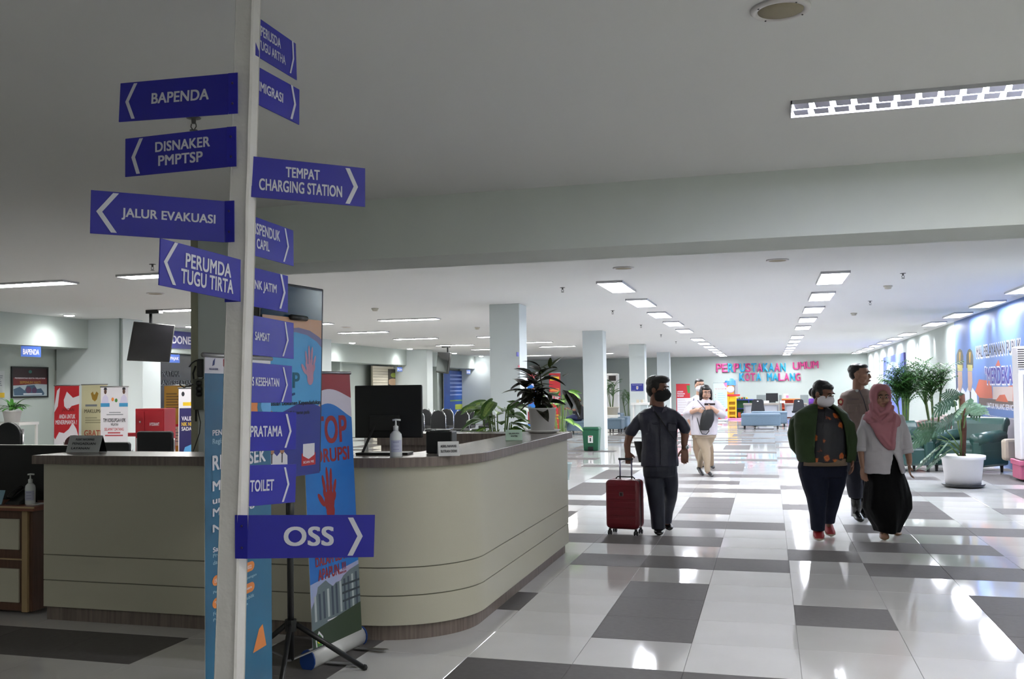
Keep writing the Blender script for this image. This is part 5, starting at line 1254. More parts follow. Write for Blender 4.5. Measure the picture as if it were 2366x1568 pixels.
rpanel('wall_board', 'pale low notice board on the right wall beneath the blue picture', 2062, 965, 2112, 1010, 'board', lambda P: (P.rect(0, 0, 1, 1, solid('b8c0d0')), P.lines(.1, .2, .9, .8, 5, GREYI, .4)))
palm('dense dark feathery palm on the right behind the woman in the pink headscarf', (2.44, 20.2, 0), 1.98, .95, 170, 21, '3a3f3a', .2, .5, 12, .02, '2a5222')
palm('looser taller palm right of the dense one, before the right wall', (3.06, 21.0, 0), 2.12, 1.15, 130, 23, '3a3f3a', .2, .5, 11, .02, '34602a')
palm('small distant palm beside the officer\'s shoulder', (3.0, 33, 0), 1.72, 1.1, 24, 29, 'c9c9c9', .2, .5, 4, .03)
# armchairs
GRN = mat('dark_green_leather', '27453f', .3, noise=(4, .5, '1e3a35'), spec=.55)
def armchair(label, X, Y, rz, col=GRN, w=.95, back=1.0):
    t = thing('armchair', label, 'armchair', (X, Y, 0), rz)
    R = lambda mb, nm, m=col, bv=.04, **k: (lambda o: (o.data.transform(Matrix.Translation((X, Y, 0))@Matrix.Rotation(rz, 4, 'Z')), attach2(o, t)))(mb.build(nm, m, None, bevel=bv, **k))
    R(MB().box((0, 0, .26), (w, .8, .3)), 'base'); R(MB().box((0, -.06, .45), (w-.36, .66, .14)), 'seat_cushion')
    prof = [(.36, .1), (.32, .5), (.38, .74), (.42, .8), (.46, .84), (.54, .85), (.60, .80), (.60, .72), (.54, .70), (.50, .60), (.46, .1)]
    R(MB().prism([(p[0]-.08, p[1]*back) for p in prof], (-w/2+.02, 0, 0), (0, 1, 0), (0, 0, 1), (1, 0, 0), w-.04), 'backrest', bv=.03)
    for s in (-1, 1):
        R(MB().box((s*(w/2-.09), -.05, .35), (.17, .78, .4)), 'arm'); R(MB().tube([(s*(w/2-.09), -.44, .56), (s*(w/2-.09), .34, .6)], .11, 14), 'arm_roll', bv=0, smooth=True)
        for q in (-.34, .34): R(MB().lathe([(.022, 0), (.03, .11)], (s*(w/2-.1), q, 0), 8), 'leg', LEGB, 0)
    return t
def attach2(o, t):
    o.parent = t; o.data.transform(world_of(t).inverted())
armchair('dark green leather armchair before the palms, half behind the monstera', 2.12, 18.55, .2)
armchair('dark green leather armchair with its scrolled back to the right of the monstera pot', 3.22, 18.5, -.7, back=1.08)
BRN = mat('brown_leather', '5a3b33', .35)
armchair('brown sofa with a pale cushion against the mural', 3.12, 22.9, -1.5, BRN, 1.4)
tag(MB().box((3.72, 17.75, .42), (.3, .14, .35), .4).build('pale_cushion', solid('a89c8c', .8), None, bevel=.05), 'pale beige cushion beside the green armchair near the air conditioner', 'cushion')
# monstera in a white pot
mp_ = thing('monstera_plant', 'monstera with large split leaves and a mossy pole in a big white pot', 'plant', (2.66, 15.75, 0))
c = (2.66, 15.75, 0)
MB().lathe([(.22, .0), (.27, .02), (.29, .05), (.27, .05), (.2, .03)], c, 28).build('saucer', solid('1b1b1f', .4), mp_, smooth=True)
MB().lathe([(.235, .05), (.275, .40), (.30, .405), (.305, .46), (.28, .465), (.27, .42)], c, 32).build('pot', POTW, mp_, smooth=True)
MB().lathe([(.268, .42), (.001, .43)], c, 16).build('soil', SOIL, mp_)
a, b = at(2231, 1060, Y=15.75), at(2222, 910, Y=15.75)
MB().tube([(2.66, 15.75, .4), ((a.x+b.x)/2, 15.75, (.4+b.z)/2), (b.x, 15.75, b.z)], .042, 10).build('moss_pole', mat('moss_pole', '5c3a2c', .95, bump=(40, .9)), mp_, smooth=True)
ML = mat('monstera_leaf', '4a6b50', .35, noise=(5, .9, '6b8a70'))
def monleaf():
    mb = MB()
    # heart-shaped blade with finger lobes either side of the midrib
    n_ = 7
    for s in (-1, 1):
        for i in range(n_):
            t0 = .06+i*.125; L = .45*math.sin(PI*(.25+.62*i/n_))**.8; fwd = .16+.1*i/n_
            A = Vector((t0, 0, 0)); B = Vector((t0+.112, 0, 0)); C_ = Vector((t0+.05+fwd, s*L, -.1*L-.04)); D_ = Vector((t0+.135+fwd, s*L*.86, -.09*L-.03))
            M1 = (A+C_)/2+Vector((-.02, 0, .04)); M2 = (B+D_)/2+Vector((-.015, 0, .035))
            mb.add([A, B, M2, M1], [(0, 1, 2, 3)]); mb.add([M1, M2, D_, C_], [(0, 1, 2, 3)])
        mb.add([Vector((.06, 0, 0)), Vector((.1, s*.3, -.03)), Vector((-.12, s*.3, -.05)), Vector((-.1, s*.08, -.01))], [(0, 1, 2, 3)])
        mb.add([Vector((.06, 0, 0)), Vector((.22, s*.12, .02)), Vector((.1, s*.3, -.03))], [(0, 1, 2)])
    mb.add([Vector((.9, -.04, 0)), Vector((.9, .04, 0)), Vector((1.12, 0, -.06))], [(0, 1, 2)])
    return mb.mesh('leaf', ML)
mlm = monleaf()
for (sx, sy, ex, ey, dy, L) in ((2205, 925, 2170, 950, -.1, .40), (2215, 955, 2185, 985, -.3, .50), (2235, 930, 2255, 960, -.15, .34), (2215, 915, 2192, 905, 0, .3), (2150, 1010, 2110, 1035, -.1, .46), (2170, 1030, 2148, 1062, -.2, .48), (2175, 985, 2140, 985, 0, .42), (2190, 1020, 2172, 1060, -.3, .4), (2160, 1000, 2125, 1015, -.3, .42), (2235, 950, 2262, 945, -.2, .3), (2185, 1045, 2160, 1075, -.2, .38), (2228, 930, 2215, 965, -.4, .36)):
    S = at(sx, sy, Y=15.7+dy); E_ = at(ex, ey, Y=15.7+dy-.1); v = E_-S
    put_leaf(mlm, mp_, S, math.atan2(v.y, v.x), math.atan2(v.z, math.hypot(v.x, v.y))*.7, L*.86, 1, roll=random.uniform(.5, 1.0))
    MB().tube([(2.66+random.uniform(-.05, .05), 15.72, .44), (2.66*.5+S.x*.5, 15.72, (.44+S.z)*.5+.08), S], .008, 5).build('stalk', solid('58703c'), mp_, smooth=True)
# standing air conditioner on a pink base
A_ = thing('floor_air_conditioner', 'tall white standing air conditioner on a pink base, cut by the right photo edge', 'air conditioner', (3.66, 17.0, 0))
p0 = at(2336, 799, Y=16.6); x0 = p0.x+.12; zt = p0.z
MB().bx(x0, x0+.5, 16.75, 17.15, .32, zt).build('body', mat('ac_white', 'd6d3d3', .4), A_, bevel=.02)
MB().bx(x0+.0, x0+.16, 16.742, 16.755, zt-.34, zt-.04).build('side_vent', solid('2a2624', .5), A_)
for k in range(9): MB().bx(x0-.008, x0+.16, 16.73, 16.745, zt-.34+k*.033, zt-.34+k*.033+.014).build('louvre', solid('c9c2c0', .5), A_)
MB().bx(x0+.06, x0+.085, 16.738, 16.752, 1.05, 1.62).build('handle_recess', solid('8d8d92', .5), A_)
for k in range(12): MB().bx(x0+.17+.035*(k % 3), x0+.18+.035*(k % 3), 16.738, 16.752, .5+.18*(k//3), .64+.18*(k//3)).build('grille_slot', solid('2c2c30'), A_)
MB().bx(x0-.03, x0+.54, 16.68, 17.2, .03, .32).build('pink_base', solid('b8607c', .45), A_, bevel=.015); MB().bx(x0-.05, x0+.56, 16.66, 17.22, .24, .32).build('pink_rim', solid('b8607c', .45), A_, bevel=.01)

# ============================================================ PEOPLE
RH = Vector((_r.x, _r.y, 0)).normalized(); FH = Vector((_f.x, _f.y, 0)).normalized(); UP = Vector((0, 0, 1))
class Fig:
    "figure whose joints are placed at photo positions on the plane Y = Yb + dy; sizes in photo pixels scale with distance"
    def __init__(s, name, label, Yb, foot, group=None):
        s.Yb = Yb; p = at(*foot, Y=Yb); s.k = depth(p)/FOC
        s.t = thing('person', label, 'person', (p.x, p.y, 0), 0, group)
        s.zoff = 0
    def P(s, x, y, dy=0): return at(x, y, Y=s.Yb+dy)
    def stack(s, mb, rows, m=0, n=20, pw=2.3, cap=True):
        "horizontal rings: (x centre, y, half width px, half thickness m, dy)"
        rings = []
        for r in rows:
            x, y, hw, th = r[:4]; dy = r[4] if len(r) > 4 else 0; c = s.P(x, y, dy); ring = []
            for j in range(n):
                a = 2*PI*j/n; ca, sa = math.cos(a), math.sin(a)
                ring.append(c+RH*hw*s.k*abs(ca)**(2/pw)*(1 if ca >= 0 else -1)+FH*th*abs(sa)**(2/pw)*(1 if sa >= 0 else -1))
            rings.append(ring)
        return mb.loft(rings, m, cap)
    def limb(s, mb, pts, m=0, n=12, flat=1.0, **kw):
        "tube through (x, y, dy, radius px)"
        return mb.tube([s.P(*p[:3]) for p in pts], [p[3]*s.k for p in pts], n, m, round_ends=True, **kw)
def hframe(yaw, tilt=0, roll=0):
    "head axes: x = own right-hand side in the picture, y = backwards (away from the face), z = up; yaw > 0 turns the face to the right of the photo"
    fwd = (-FH*math.cos(yaw)+RH*math.sin(yaw)); fwd = (fwd*math.cos(tilt)-UP*math.sin(tilt)).normalized()
    rt = fwd.cross(UP)*-1; rt = -(UP.cross(fwd)).normalized()*-1
    rt = UP.cross(fwd).normalized(); up = fwd.cross(rt).normalized()
    return Matrix((( rt.x, -fwd.x, up.x), (rt.y, -fwd.y, up.y), (rt.z, -fwd.z, up.z)))
def head(mb, c, R, h, m=0):
    "c = centre of the skull, h = chin to crown"
    s = h/.225
    def B(p, r, **k): mb.ball(c+R@Vector((p[0]*s, p[1]*s, p[2]*s)), (r[0]*s, r[1]*s, r[2]*s), 16, m, R)
    B((0, .01, .03), (.074, .093, .082)); B((0, -.025, -.035), (.060, .062, .078)); B((0, -.04, -.085), (.033, .035, .028))
    B((0, -.085, -.02), (.012, .02, .024)); B((0, -.095, -.03), (.016, .015, .012)); B((0, -.072, .028), (.05, .018, .014))
    for q in (-1, 1): B((q*.038, -.062, -.03), (.024, .024, .026)); B((q*.076, .012, -.012), (.010, .022, .032)); B((q*.05, -.03, -.06), (.02, .035, .028))
    B((0, -.078, -.064), (.024, .016, .013))
    mb.tube([c+R@Vector((0, .02*s, -.04*s)), c+R@Vector((0, .03*s, -.16*s))], .052*s, 12, m)
def face(fig, c, R, h, skin, eyes=True, mouth=True, brow='1a1412', glasses=None):
    s = h/.225; q_ = lambda x, y, z: c+R@Vector((x*s, y*s, z*s))
    if eyes:
        for q in (-1, 1):
            MB().ball(q_(q*.03, -.079, .0), (.0125*s, .007*s, .0065*s), 10, 0, R).build('eye', solid('b8b0a8', .3), fig.t, smooth=True)
            MB().ball(q_(q*.03, -.0845, .0), (.0062*s, .004*s, .0062*s), 10, 0, R).build('iris', solid('120c0a', .2), fig.t, smooth=True)
            MB().tube([q_(q*.013, -.089, .022), q_(q*.03, -.091, .027), q_(q*.05, -.082, .020)], (.0045*s), 6).build('eyebrow', solid(brow, .7), fig.t, smooth=True)
    if mouth:
        MB().tube([q_(-.022, -.088, -.066), q_(0, -.095, -.064), q_(.022, -.088, -.066)], [.003*s, .0065*s, .003*s], 8).build('lips', solid('7a3f3a', .45), fig.t, smooth=True)
    if glasses:
        for q in (-1, 1):
            MB().tube([q_(q*.033+.024*math.cos(a*PI/8), -.103, .0+.019*math.sin(a*PI/8)) for a in range(16)], .0016*s, 5, close=True).build('glasses_rim', glasses, fig.t)
            MB().tube([q_(q*.057, -.102, .004), q_(q*.078, -.0, .004)], .0015*s, 5).build('glasses_arm', glasses, fig.t)
        MB().tube([q_(-.009, -.103, .002), q_(.009, -.103, .002)], .0015*s, 5).build('glasses_bridge', glasses, fig.t)
def mask(fig, c, R, h, m, strap=True, bulge=1.0):
    bulge *= 1.13
    s = h/.225; rings = []
    for i, (z, w_, y, d) in enumerate(((-.002, .034, -.084, .036), (-.016, .062, -.06, .064), (-.042, .076, -.04, .092), (-.07, .072, -.036, .092), (-.096, .058, -.034, .078), (-.118, .034, -.03, .05))):
        ring = []
        for j in range(17):
            a = -PI/2*1.05+PI*1.05*j/16
            ring.append(c+R@Vector((w_*s*math.sin(a)*1.05, (y+.03-d*bulge*math.cos(a)*1.05)*s, z*s)))
        rings.append(ring)
    vs = [p for r in rings for p in r]; mb = MB(); n = 17
    for i in range(5):
        for j in range(16): mb.add([rings[i][j], rings[i][j+1], rings[i+1][j+1], rings[i+1][j]], [(0, 1, 2, 3)])
    o = mb.build('face_mask', m, fig.t, smooth=True); so = o.modifiers.new('s', 'SOLIDIFY'); so.thickness = .004
    bm = bmesh.new(); bm.from_mesh(o.data); bmesh.ops.remove_doubles(bm, verts=bm.verts, dist=.0005); bmesh.ops.recalc_face_normals(bm, faces=bm.faces); bm.to_mesh(o.data); bm.free()
    for p in o.data.polygons: p.use_smooth = True
    if strap:
        for q in (-1, 1):
            for z in (-.02, -.075): MB().tube([c+R@Vector((q*.062*s, -.045*s, z*s)), c+R@Vector((q*.08*s, .015*s, (-.012 if z > -.05 else -.035)*s))], .0015*s, 4).build('mask_strap', m, fig.t)
def hand(mb, w, d, side, s=1.0, curl=.5, m=0, thumb=1):
    "open or curled hand from wrist w, pointing along d; side = direction across the knuckles towards the thumb"
    d = Vector(d).normalized(); side = Vector(side); side = (side-side.dot(d)*d).normalized(); n_ = d.cross(side).normalized()*thumb
    mb.tube([w-d*.02*s, w+d*.02*s, w+d*.06*s, w+d*.09*s], [(.026*s, .020*s), (.032*s, .018*s), (.040*s, .016*s), (.036*s, .013*s)], 10, m, ref=side, round_ends=True)
    for k, (off, L) in enumerate(((.030, .072), (.010, .082), (-.010, .076), (-.029, .058))):
        b = w+d*.085*s+side*off*s; a = 0; pts = [b-d*.015*s]; dd = d.copy(); 
        for j in range(4):
            pts.append(b); a = curl*(.5+.35*j)*.7; dd = (dd*math.cos(a)+n_*math.sin(a)).normalized(); b = b+dd*L*s*(.42, .3, .25, .1)[j]
        mb.tube(pts+[b], [.0098*s, .0098*s, .0092*s, .0085*s, .0075*s, .006*s], 8, m, round_ends=True)
    b = w+d*.02*s+side*.028*s; dd = (d*.75+side*.75+n_*.25).normalized(); pts = [b-dd*.01*s, b]
    for j in range(3): b = b+dd*(.036, .03, .024)[j]*s; pts.append(b); dd = (dd+n_*curl*.5-side*.2+d*.2).normalized()
    mb.tube(pts, [.014*s, .013*s, .011*s, .0098*s, .008*s], 8, m, round_ends=True)
def shoe(fig, heel, toe, w, h, m, sole=None, name='shoe'):
    heel, toe = Vector(heel), Vector(toe); d = toe-heel; L = d.length; d.normalize(); sd = d.cross(UP).normalized(); rings = []
    for t, ww, hh, z in ((0, .55, .8, .0), (.08, .8, 1, 0), (.3, .85, 1.0, 0), (.5, .95, .72, 0), (.75, 1.0, .52, 0), (.93, .8, .42, .0), (1.0, .4, .28, .0)):
        c = heel+d*L*t; rings.append([c+sd*w/2*ww*math.cos(2*PI*j/14)+UP*(h*hh*.5+h*hh*.5*math.sin(2*PI*j/14)) for j in range(14)])
    o = MB().loft(rings).build(name, m, fig.t, smooth=True)
    if sole:
        r2 = [[heel+d*L*t+sd*w/2*ww*1.06*math.cos(2*PI*j/14)+UP*(.010+.010*math.sin(2*PI*j/14)) for j in range(14)] for t, ww in ((-.02, .6), (.1, .86), (.5, .96), (.75, 1.02), (.93, .86), (1.02, .45))]
        MB().loft(r2).build('sole', sole, o, smooth=True)
    return o
def shell_hair(fig, c, R, h, m, balls, name='hair', voxel=.006, wr=(.002, 40, 1)):
    s = h/.225; mb = MB()
    for p, r in balls: mb.ball(c+R@Vector((p[0]*s, p[1]*s, p[2]*s)), (r[0]*s, r[1]*s, r[2]*s), 16, 0, R)
    return remeshed(mb, name, m, fig.t, voxel, 2, wr)
HAIR = mat('black_hair', '0d0b0b', .38, bump=(150, .3), spec=.5)
SK1 = mat('skin_dark_tan', '7a5140', .5, noise=(20, .3, '6c4638')); SK2 = mat('skin_tan', '96705c', .5, noise=(20, .3, '8a6450')); SK3 = mat('skin_light', 'b8917a', .5, noise=(20, .3, 'a98370'))

# ---------- man in dark safari suit pulling the suitcase
F = Fig('person', 'man in a dark navy short-sleeved suit and black face mask walking beside the red suitcase', 10.35, (1522, 1238)); P_ = F.P
NAVYC = mat('navy_suit_cloth', '2f3040', .5, spec=.35, noise=(6, .5, '272834'), bump=(60, .15)); 
hc = P_(1521, 898, 0); R = hframe(.95, .05); hh = .245
body = MB(); head(body, hc, R, hh)
F.limb(body, [(1521, 925, .02, 13), (1521, 948, .03, 14)])
F.stack(body, [(1521, 950, 28, .06), (1521, 985, 32, .09), (1522, 1030, 32, .09), (1524, 1075, 32, .09), (1524, 1095, 30, .09)])
F.limb(body, [(1510, 1095, 0, 14), (1515, 1150, -.01, 10), (1521, 1225, -.03, 6.5)]); F.limb(body, [(1542, 1095, .05, 14), (1549, 1150, .14, 9), (1541, 1210, .3, 6)])
F.limb(body, [(1484, 960, 0, 9), (1466, 985, -.01, 11), (1454, 1008, -.02, 9.5), (1449, 1027, -.03, 8), (1450, 1045, -.04, 6.5)])
F.limb(body, [(1562, 960, .03, 9), (1578, 985, .04, 10.5), (1583, 1005, .04, 9.5), (1581, 1025, .02, 7.5), (1583, 1036, .0, 6.5)])
hand(body, P_(1450.5, 1045, -.05), (.1, .15, -1), RH, 1.0, 1.5, thumb=-1)
hand(body, P_(1583, 1036, 0), (-.05, -.2, -1), -RH, 1.02, .55, thumb=-1)
remeshed(body, 'body', SK1, F.t, .0052, 2)
sh = MB()
F.stack(sh, [(1521, 939, 17, .06, .02), (1521, 944, 33, .085, .02), (1521, 953, 46, .11, .02), (1521, 970, 46, .125, .01), (1522, 995, 42, .13), (1523, 1025, 40, .13), (1524, 1050, 42, .135), (1525, 1076, 43, .14)], pw=2.2)
F.limb(sh, [(1490, 957, .02, 11), (1474, 975, 0, 13.5), (1458, 997, -.01, 14)]); F.limb(sh, [(1556, 957, .03, 11), (1573, 972, .03, 13), (1583, 990, .03, 13.5)])
remeshed(sh, 'shirt', NAVYC, F.t, .008, 2, (.011, 8, .7))
tr = MB(); F.stack(tr, [(1525, 1066, 40, .125), (1525, 1085, 40, .13), (1525, 1100, 38, .12)], pw=2.2)
F.stack(tr, [(1508, 1090, 22, .11), (1512, 1120, 21, .105, -.01), (1516, 1150, 19, .095, -.02), (1520, 1190, 16, .08, -.02), (1521, 1222, 15, .078, -.03)])
F.stack(tr, [(1544, 1090, 22, .11, .05), (1549, 1120, 19, .1, .09), (1549, 1150, 15, .09, .14), (1543, 1185, 12, .08, .25), (1540, 1208, 12, .075, .3)])
remeshed(tr, 'trousers', mat('dark_trousers', '242735', .55, spec=.35, noise=(6, .5, '1c1e2a'), bump=(60, .15)), F.t, .009, 2, (.010, 7, .5))
# pockets, straps, collar
for x, w_ in ((1508, 13), (1553, 10)):
    MB().box(P_(x, 978, -.125), (2*w_*F.k, .012, .022), -YAW*-1).build('pocket_flap', NAVYC, F.t, bevel=.004); MB().box(P_(x, 987, -.125), (1.85*w_*F.k, .008, .075), YAW*-1).build('pocket', NAVYC, F.t, bevel=.003)
for pts in (((1506, 932, -.05), (1512, 944, -.10), (1519, 953, -.115), (1509, 950, -.11)), ((1540, 934, -.04), (1534, 944, -.1), (1529, 953, -.115), (1541, 948, -.1))):
    mb = MB(); q = [P_(*p) for p in pts]; mb.add(q+[p+FH*.008 for p in q], [(0, 1, 2, 3), (7, 6, 5, 4), (0, 4, 5, 1), (1, 5, 6, 2), (2, 6, 7, 3), (3, 7, 4, 0)]); mb.build('collar', mat('collar_cloth', '3d3a4c', .6), F.t, bevel=.002)
MB().tube([P_(1506, 941, -.06), P_(1522, 962, -.135), P_(1545, 995, -.145), P_(1562, 1020, -.10)], (.02, .004), 8, ref=FH).build('shoulder_strap', BLACKM, F.t, smooth=True)
MB().tube([P_(1525, 952, -.135), P_(1526, 1000, -.14), P_(1527, 1072, -.148)], (.012, .003), 6, ref=FH).build('placket', NAVYC, F.t)
for y in (965, 990, 1015, 1040): MB().ball(P_(1526, y, -.148), .006, 8).build('button', solid('3a3a46', .3), F.t)
MB().prism([(-.03, 0), (.05, 0), (.05, .22), (-.08, .22)], P_(1484, 1068, .05), RH, UP, FH, .05).build('side_bag', solid('4a4d4c', .7), F.t, bevel=.01)
MB().tube([P_(1576, 1030.5, .02)+RH*.0, P_(1590, 1034.5, .02)], .0305, 14).build('watch_strap', BLACKM, F.t, smooth=True); MB().lathe([(.02, 0), (.022, .006), (.016, .01)], P_(1587, 1033, -.03), 16, axis=(.7, -.7, .1)).build('watch_case', CHROME, F.t, smooth=True)
shell_hair(F, hc, R, hh, HAIR, [((0, .03, .055), (.086, .095, .078)), ((0, .062, .0), (.082, .055, .085)), ((0, -.02, .088), (.078, .085, .042)), ((0, -.062, .088), (.06, .05, .032)), ((-.055, .02, .03), (.032, .06, .05)), ((.055, .02, .03), (.032, .06, .05))])
face(F, hc, R, hh, SK1, mouth=False); mask(F, hc, R, hh, mat('black_mask_cloth', '131417', .8), bulge=1.1)
shoe(F, P_(1521, 1226, .05)*1, P_(1523, 1238, -.16), .1, .085, mat('black_leather', '141416', .22, spec=.6)); shoe(F, P_(1540, 1208, .4), P_(1547, 1220, .22), .095, .08, mat('black_leather', '141416', .22))
for o in F.t.children:
    pass
def ground(F, names=('shoe', 'sandal', 'boot')):
    "lower the shoes so that they stand on the floor"
    for o in F.t.children:
        if o.name.split('.')[0] in names:
            W = world_of(F.t); z = min((W@v.co).z for v in o.data.vertices); o.location.z -= z-.002
ground(F)

# ---------- suitcase
sc_ = at(1440, 1236, Z=0); X0s, X1s, Ys = -1.62, -1.275, 10.12
S = thing('suitcase', 'dark red hard-shell cabin suitcase on four double wheels with extended handle', 'suitcase', ((X0s+X1s)/2, Ys+.11, 0), 0)
SR = mat('red_shell', '6c1a24', .35, spec=.5, noise=(3, .4, '5e1620')); cx = (X0s+X1s)/2; W_ = X1s-X0s; rz = -.16
c, s_ = math.cos(rz), math.sin(rz)
def sx(x, y, z): return (cx+x*c-y*s_, Ys+.12+x*s_+y*c, z)
def rbox(w_, d_, z0, z1, r_, y=0, n=5):
    rings = []
    def outline(w, d, z):
        pts = []
        for qx, qy, a0 in ((1, -1, -PI/2), (1, 1, 0), (-1, 1, PI/2), (-1, -1, PI)):
            for i in range(n): a = a0+PI/2*i/(n-1); pts.append(sx((w/2-.03)*qx+.03*math.cos(a), y+(d/2-.03)*qy+.03*math.sin(a), z))
        return pts
    for i in range(n): a = PI/2*i/(n-1); rings.append(outline(w_-2*r_*(1-math.sin(a)), d_-2*r_*(1-math.sin(a))*.6, z0+r_*(1-math.cos(a))))
    for i in range(n): a = PI/2*i/(n-1); rings.append(outline(w_-2*r_*(1-math.cos(a)), d_-2*r_*(1-math.cos(a))*.6, z1-r_*(1-math.sin(a))))
    return rings
MB().loft(rbox(W_, .105, .062, .565, .045, -.062)).build('front_shell', SR, S, smooth=True); MB().loft(rbox(W_, .105, .062, .565, .045, .062)).build('rear_shell', SR, S, smooth=True)
MB().loft(rbox(W_*.985, .03, .068, .56, .045, 0)).build('zip_band', solid('1c1218', .6), S, smooth=True)
for k in range(5):
    z = .14+k*.085; mb = MB(); mb.box(sx(0, -.116, z), (W_*.86, .006, .055), rz); mb.build('rib', SR, S, bevel=.003)
MB().box(sx(0, -.121, .42), (.042, .005, .042), rz).build('badge', CHROME, S, bevel=.002); MB().box(sx(0, -.124, .42), (.03, .003, .03), rz).build('badge_face', solid('3a2024', .4), S)
MB().tube([sx(-.1, .03, .566), sx(-.08, .03, .585), sx(.08, .03, .585), sx(.1, .03, .566)], (.007, .012), 8).build('top_grip', BLACK, S, smooth=True)
for x in (-.062, .062): MB().tube([sx(x, .05, .56), sx(x, .05, .765)], .008, 8).build('handle_rod', mat('rod_metal', '8d8aa6', .3, metal=.7), S, smooth=True)
MB().tube([sx(-.075, .05, .765), sx(.075, .05, .765)], (.012, .016), 10).build('handle_grip', BLACK, S, smooth=True)
for x in (-W_/2+.035, W_/2-.035):
    for y in (-.085, .085):
        w0 = MB().tube([sx(x, y, .065), sx(x, y, .04)], .014, 8).build('wheel_fork', BLACK, S)
        for q in (-.012, .012):
            p = sx(x+q, y, .023); MB().lathe([(.006, -.006), (.023, -.006), (.023, .006), (.006, .006)], p, 14, axis=(c, s_, 0)).build('wheel', BLACKM, w0)

# ---------- woman in green jacket with white mask
F = Fig('person', 'woman with tied black hair, white mask, green bomber jacket and flowered blouse, walking', 10.35, (1905, 1252)); P_ = F.P
hc = P_(1903, 909, -.05); R = hframe(.62, .28); hh = .235
body = MB(); head(body, hc, R, hh); F.limb(body, [(1897, 925, .02, 13), (1898, 950, .04, 16)])
F.stack(body, [(1900, 950, 36, .08, .03), (1902, 990, 46, .13), (1902, 1040, 46, .14), (1900, 1075, 48, .15)])
F.limb(body, [(1882, 1080, 0, 20), (1886, 1140, -.03, 13), (1889, 1230, -.06, 7)]); F.limb(body, [(1922, 1080, .05, 20), (1923, 1140, .1, 12), (1915, 1212, .24, 6)])
F.limb(body, [(1856, 970, .03, 8), (1842, 1005, .08, 12), (1850, 1045, .12, 10)]); F.limb(body, [(1948, 970, .03, 8), (1966, 1010, .03, 11), (1967, 1050, .02, 8), (1968, 1060, .0, 7)])
hand(body, P_(1968, 1060, 0), (0, -.15, -1), -FH, .95, .5)
remeshed(body, 'body', SK1, F.t, .0055, 2)
# flowered blouse
fl = mat('flower_blouse', '15151d', .6)
nt = fl.node_tree; b = nt.nodes['Principled BSDF']; tc = nt.nodes.new('ShaderNodeTexCoord'); vo = nt.nodes.new('ShaderNodeTexVoronoi'); vo.inputs['Scale'].default_value = 10
nz = nt.nodes.new('ShaderNodeTexNoise'); nz.inputs['Scale'].default_value = 28; mxv = nt.nodes.new('ShaderNodeVectorMath'); mxv.operation = 'MULTIPLY_ADD'; mxv.inputs[1].default_value = (.05, .05, .05)
nt.links.new(tc.outputs['Object'], mxv.inputs[2]); nt.links.new(nz.outputs['Color'], mxv.inputs[0]); nt.links.new(tc.outputs['Object'], nz.inputs['Vector']); nt.links.new(mxv.outputs[0], vo.inputs['Vector'])
cr = nt.nodes.new('ShaderNodeValToRGB'); cr.color_ramp.elements[0].position = .22; cr.color_ramp.elements[0].color = rgb('b5651f'); cr.color_ramp.elements[1].position = .36; cr.color_ramp.elements[1].color = rgb('15151d')
e = cr.color_ramp.elements.new(.12); e.color = rgb('a8481c'); e = cr.color_ramp.elements.new(.3); e.color = rgb('6a2a1a')
vo2 = nt.nodes.new('ShaderNodeTexVoronoi'); vo2.inputs['Scale'].default_value = 10; nt.links.new(mxv.outputs[0], vo2.inputs['Vector'])
sp_ = nt.nodes.new('ShaderNodeSeparateColor'); nt.links.new(vo2.outputs['Color'], sp_.inputs[0]); gt = nt.nodes.new('ShaderNodeMath'); gt.operation = 'GREATER_THAN'; gt.inputs[1].default_value = .12; nt.links.new(sp_.outputs[0], gt.inputs[0])
mx = nt.nodes.new('ShaderNodeMix'); mx.data_type = 'RGBA'; nt.links.new(gt.outputs[0], mx.inputs[0]); mx.inputs[6].default_value = rgb('17171f'); nt.links.new(vo.outputs['Distance'], cr.inputs[0]); nt.links.new(cr.outputs[0], mx.inputs[7]); nt.links.new(mx.outputs[2], b.inputs['Base Color'])
bl = MB(); F.stack(bl, [(1898, 940, 14, .05, .0), (1900, 950, 30, .09, .0), (1904, 975, 43, .14, -.015), (1905, 1000, 46, .165, -.02), (1905, 1035, 47, .17, -.02), (1903, 1066, 50, .17, -.02)], pw=2.1)
remeshed(bl, 'blouse', fl, F.t, .009, 2, (.005, 8, .6))
hm = MB(); F.stack(hm, [(1903, 1058, 51, .165, -.02), (1903, 1074, 53, .17, -.02)], pw=2.1); hm.build('shirt_hem', solid('6f5c4a', .7), F.t, smooth=True)
GJ = mat('green_jacket', '2f3f26', .6, spec=.15, noise=(5, .6, '26331f'), bump=(40, .2))
jk = MB()
# jacket: open at the front, two front panels + back
def openshell(F, rows, m, name, gap, wr=None, th=.02):
    "open garment: rows (x, y, hw px, half thickness, dy, gapL, gapR) gap edges as photo x of the front opening"
    rings = []
    for (x, y, hw, t_, dy, gl, gr) in rows:
        c = F.P(x, y, dy); al = math.asin(max(-1, min(1, (gl-x)/hw))); ar = math.asin(max(-1, min(1, (gr-x)/hw)))
        # angle measured from the front (towards the camera), going right round the back to the left
        ring = []
        for j in range(33):
            a = ar+(2*PI+al-ar)*j/32
            ring.append(c+RH*hw*F.k*math.sin(a)-FH*t_*math.cos(a))
        rings.append(ring)
    mb = MB(); n = 33; vs = [p for r in rings for p in r]; fs = [(i*n+j, i*n+j+1, (i+1)*n+j+1, (i+1)*n+j) for i in range(len(rings)-1) for j in range(n-1)]
    mb.add(vs, fs); me = mb.mesh('tmp', m, True); o = D.objects.new('tmp', me); COL.objects.link(o)
    so = o.modifiers.new('s', 'SOLIDIFY'); so.thickness = th; so.offset = 0
    nm = evald(o); D.objects.remove(o)
    return nm
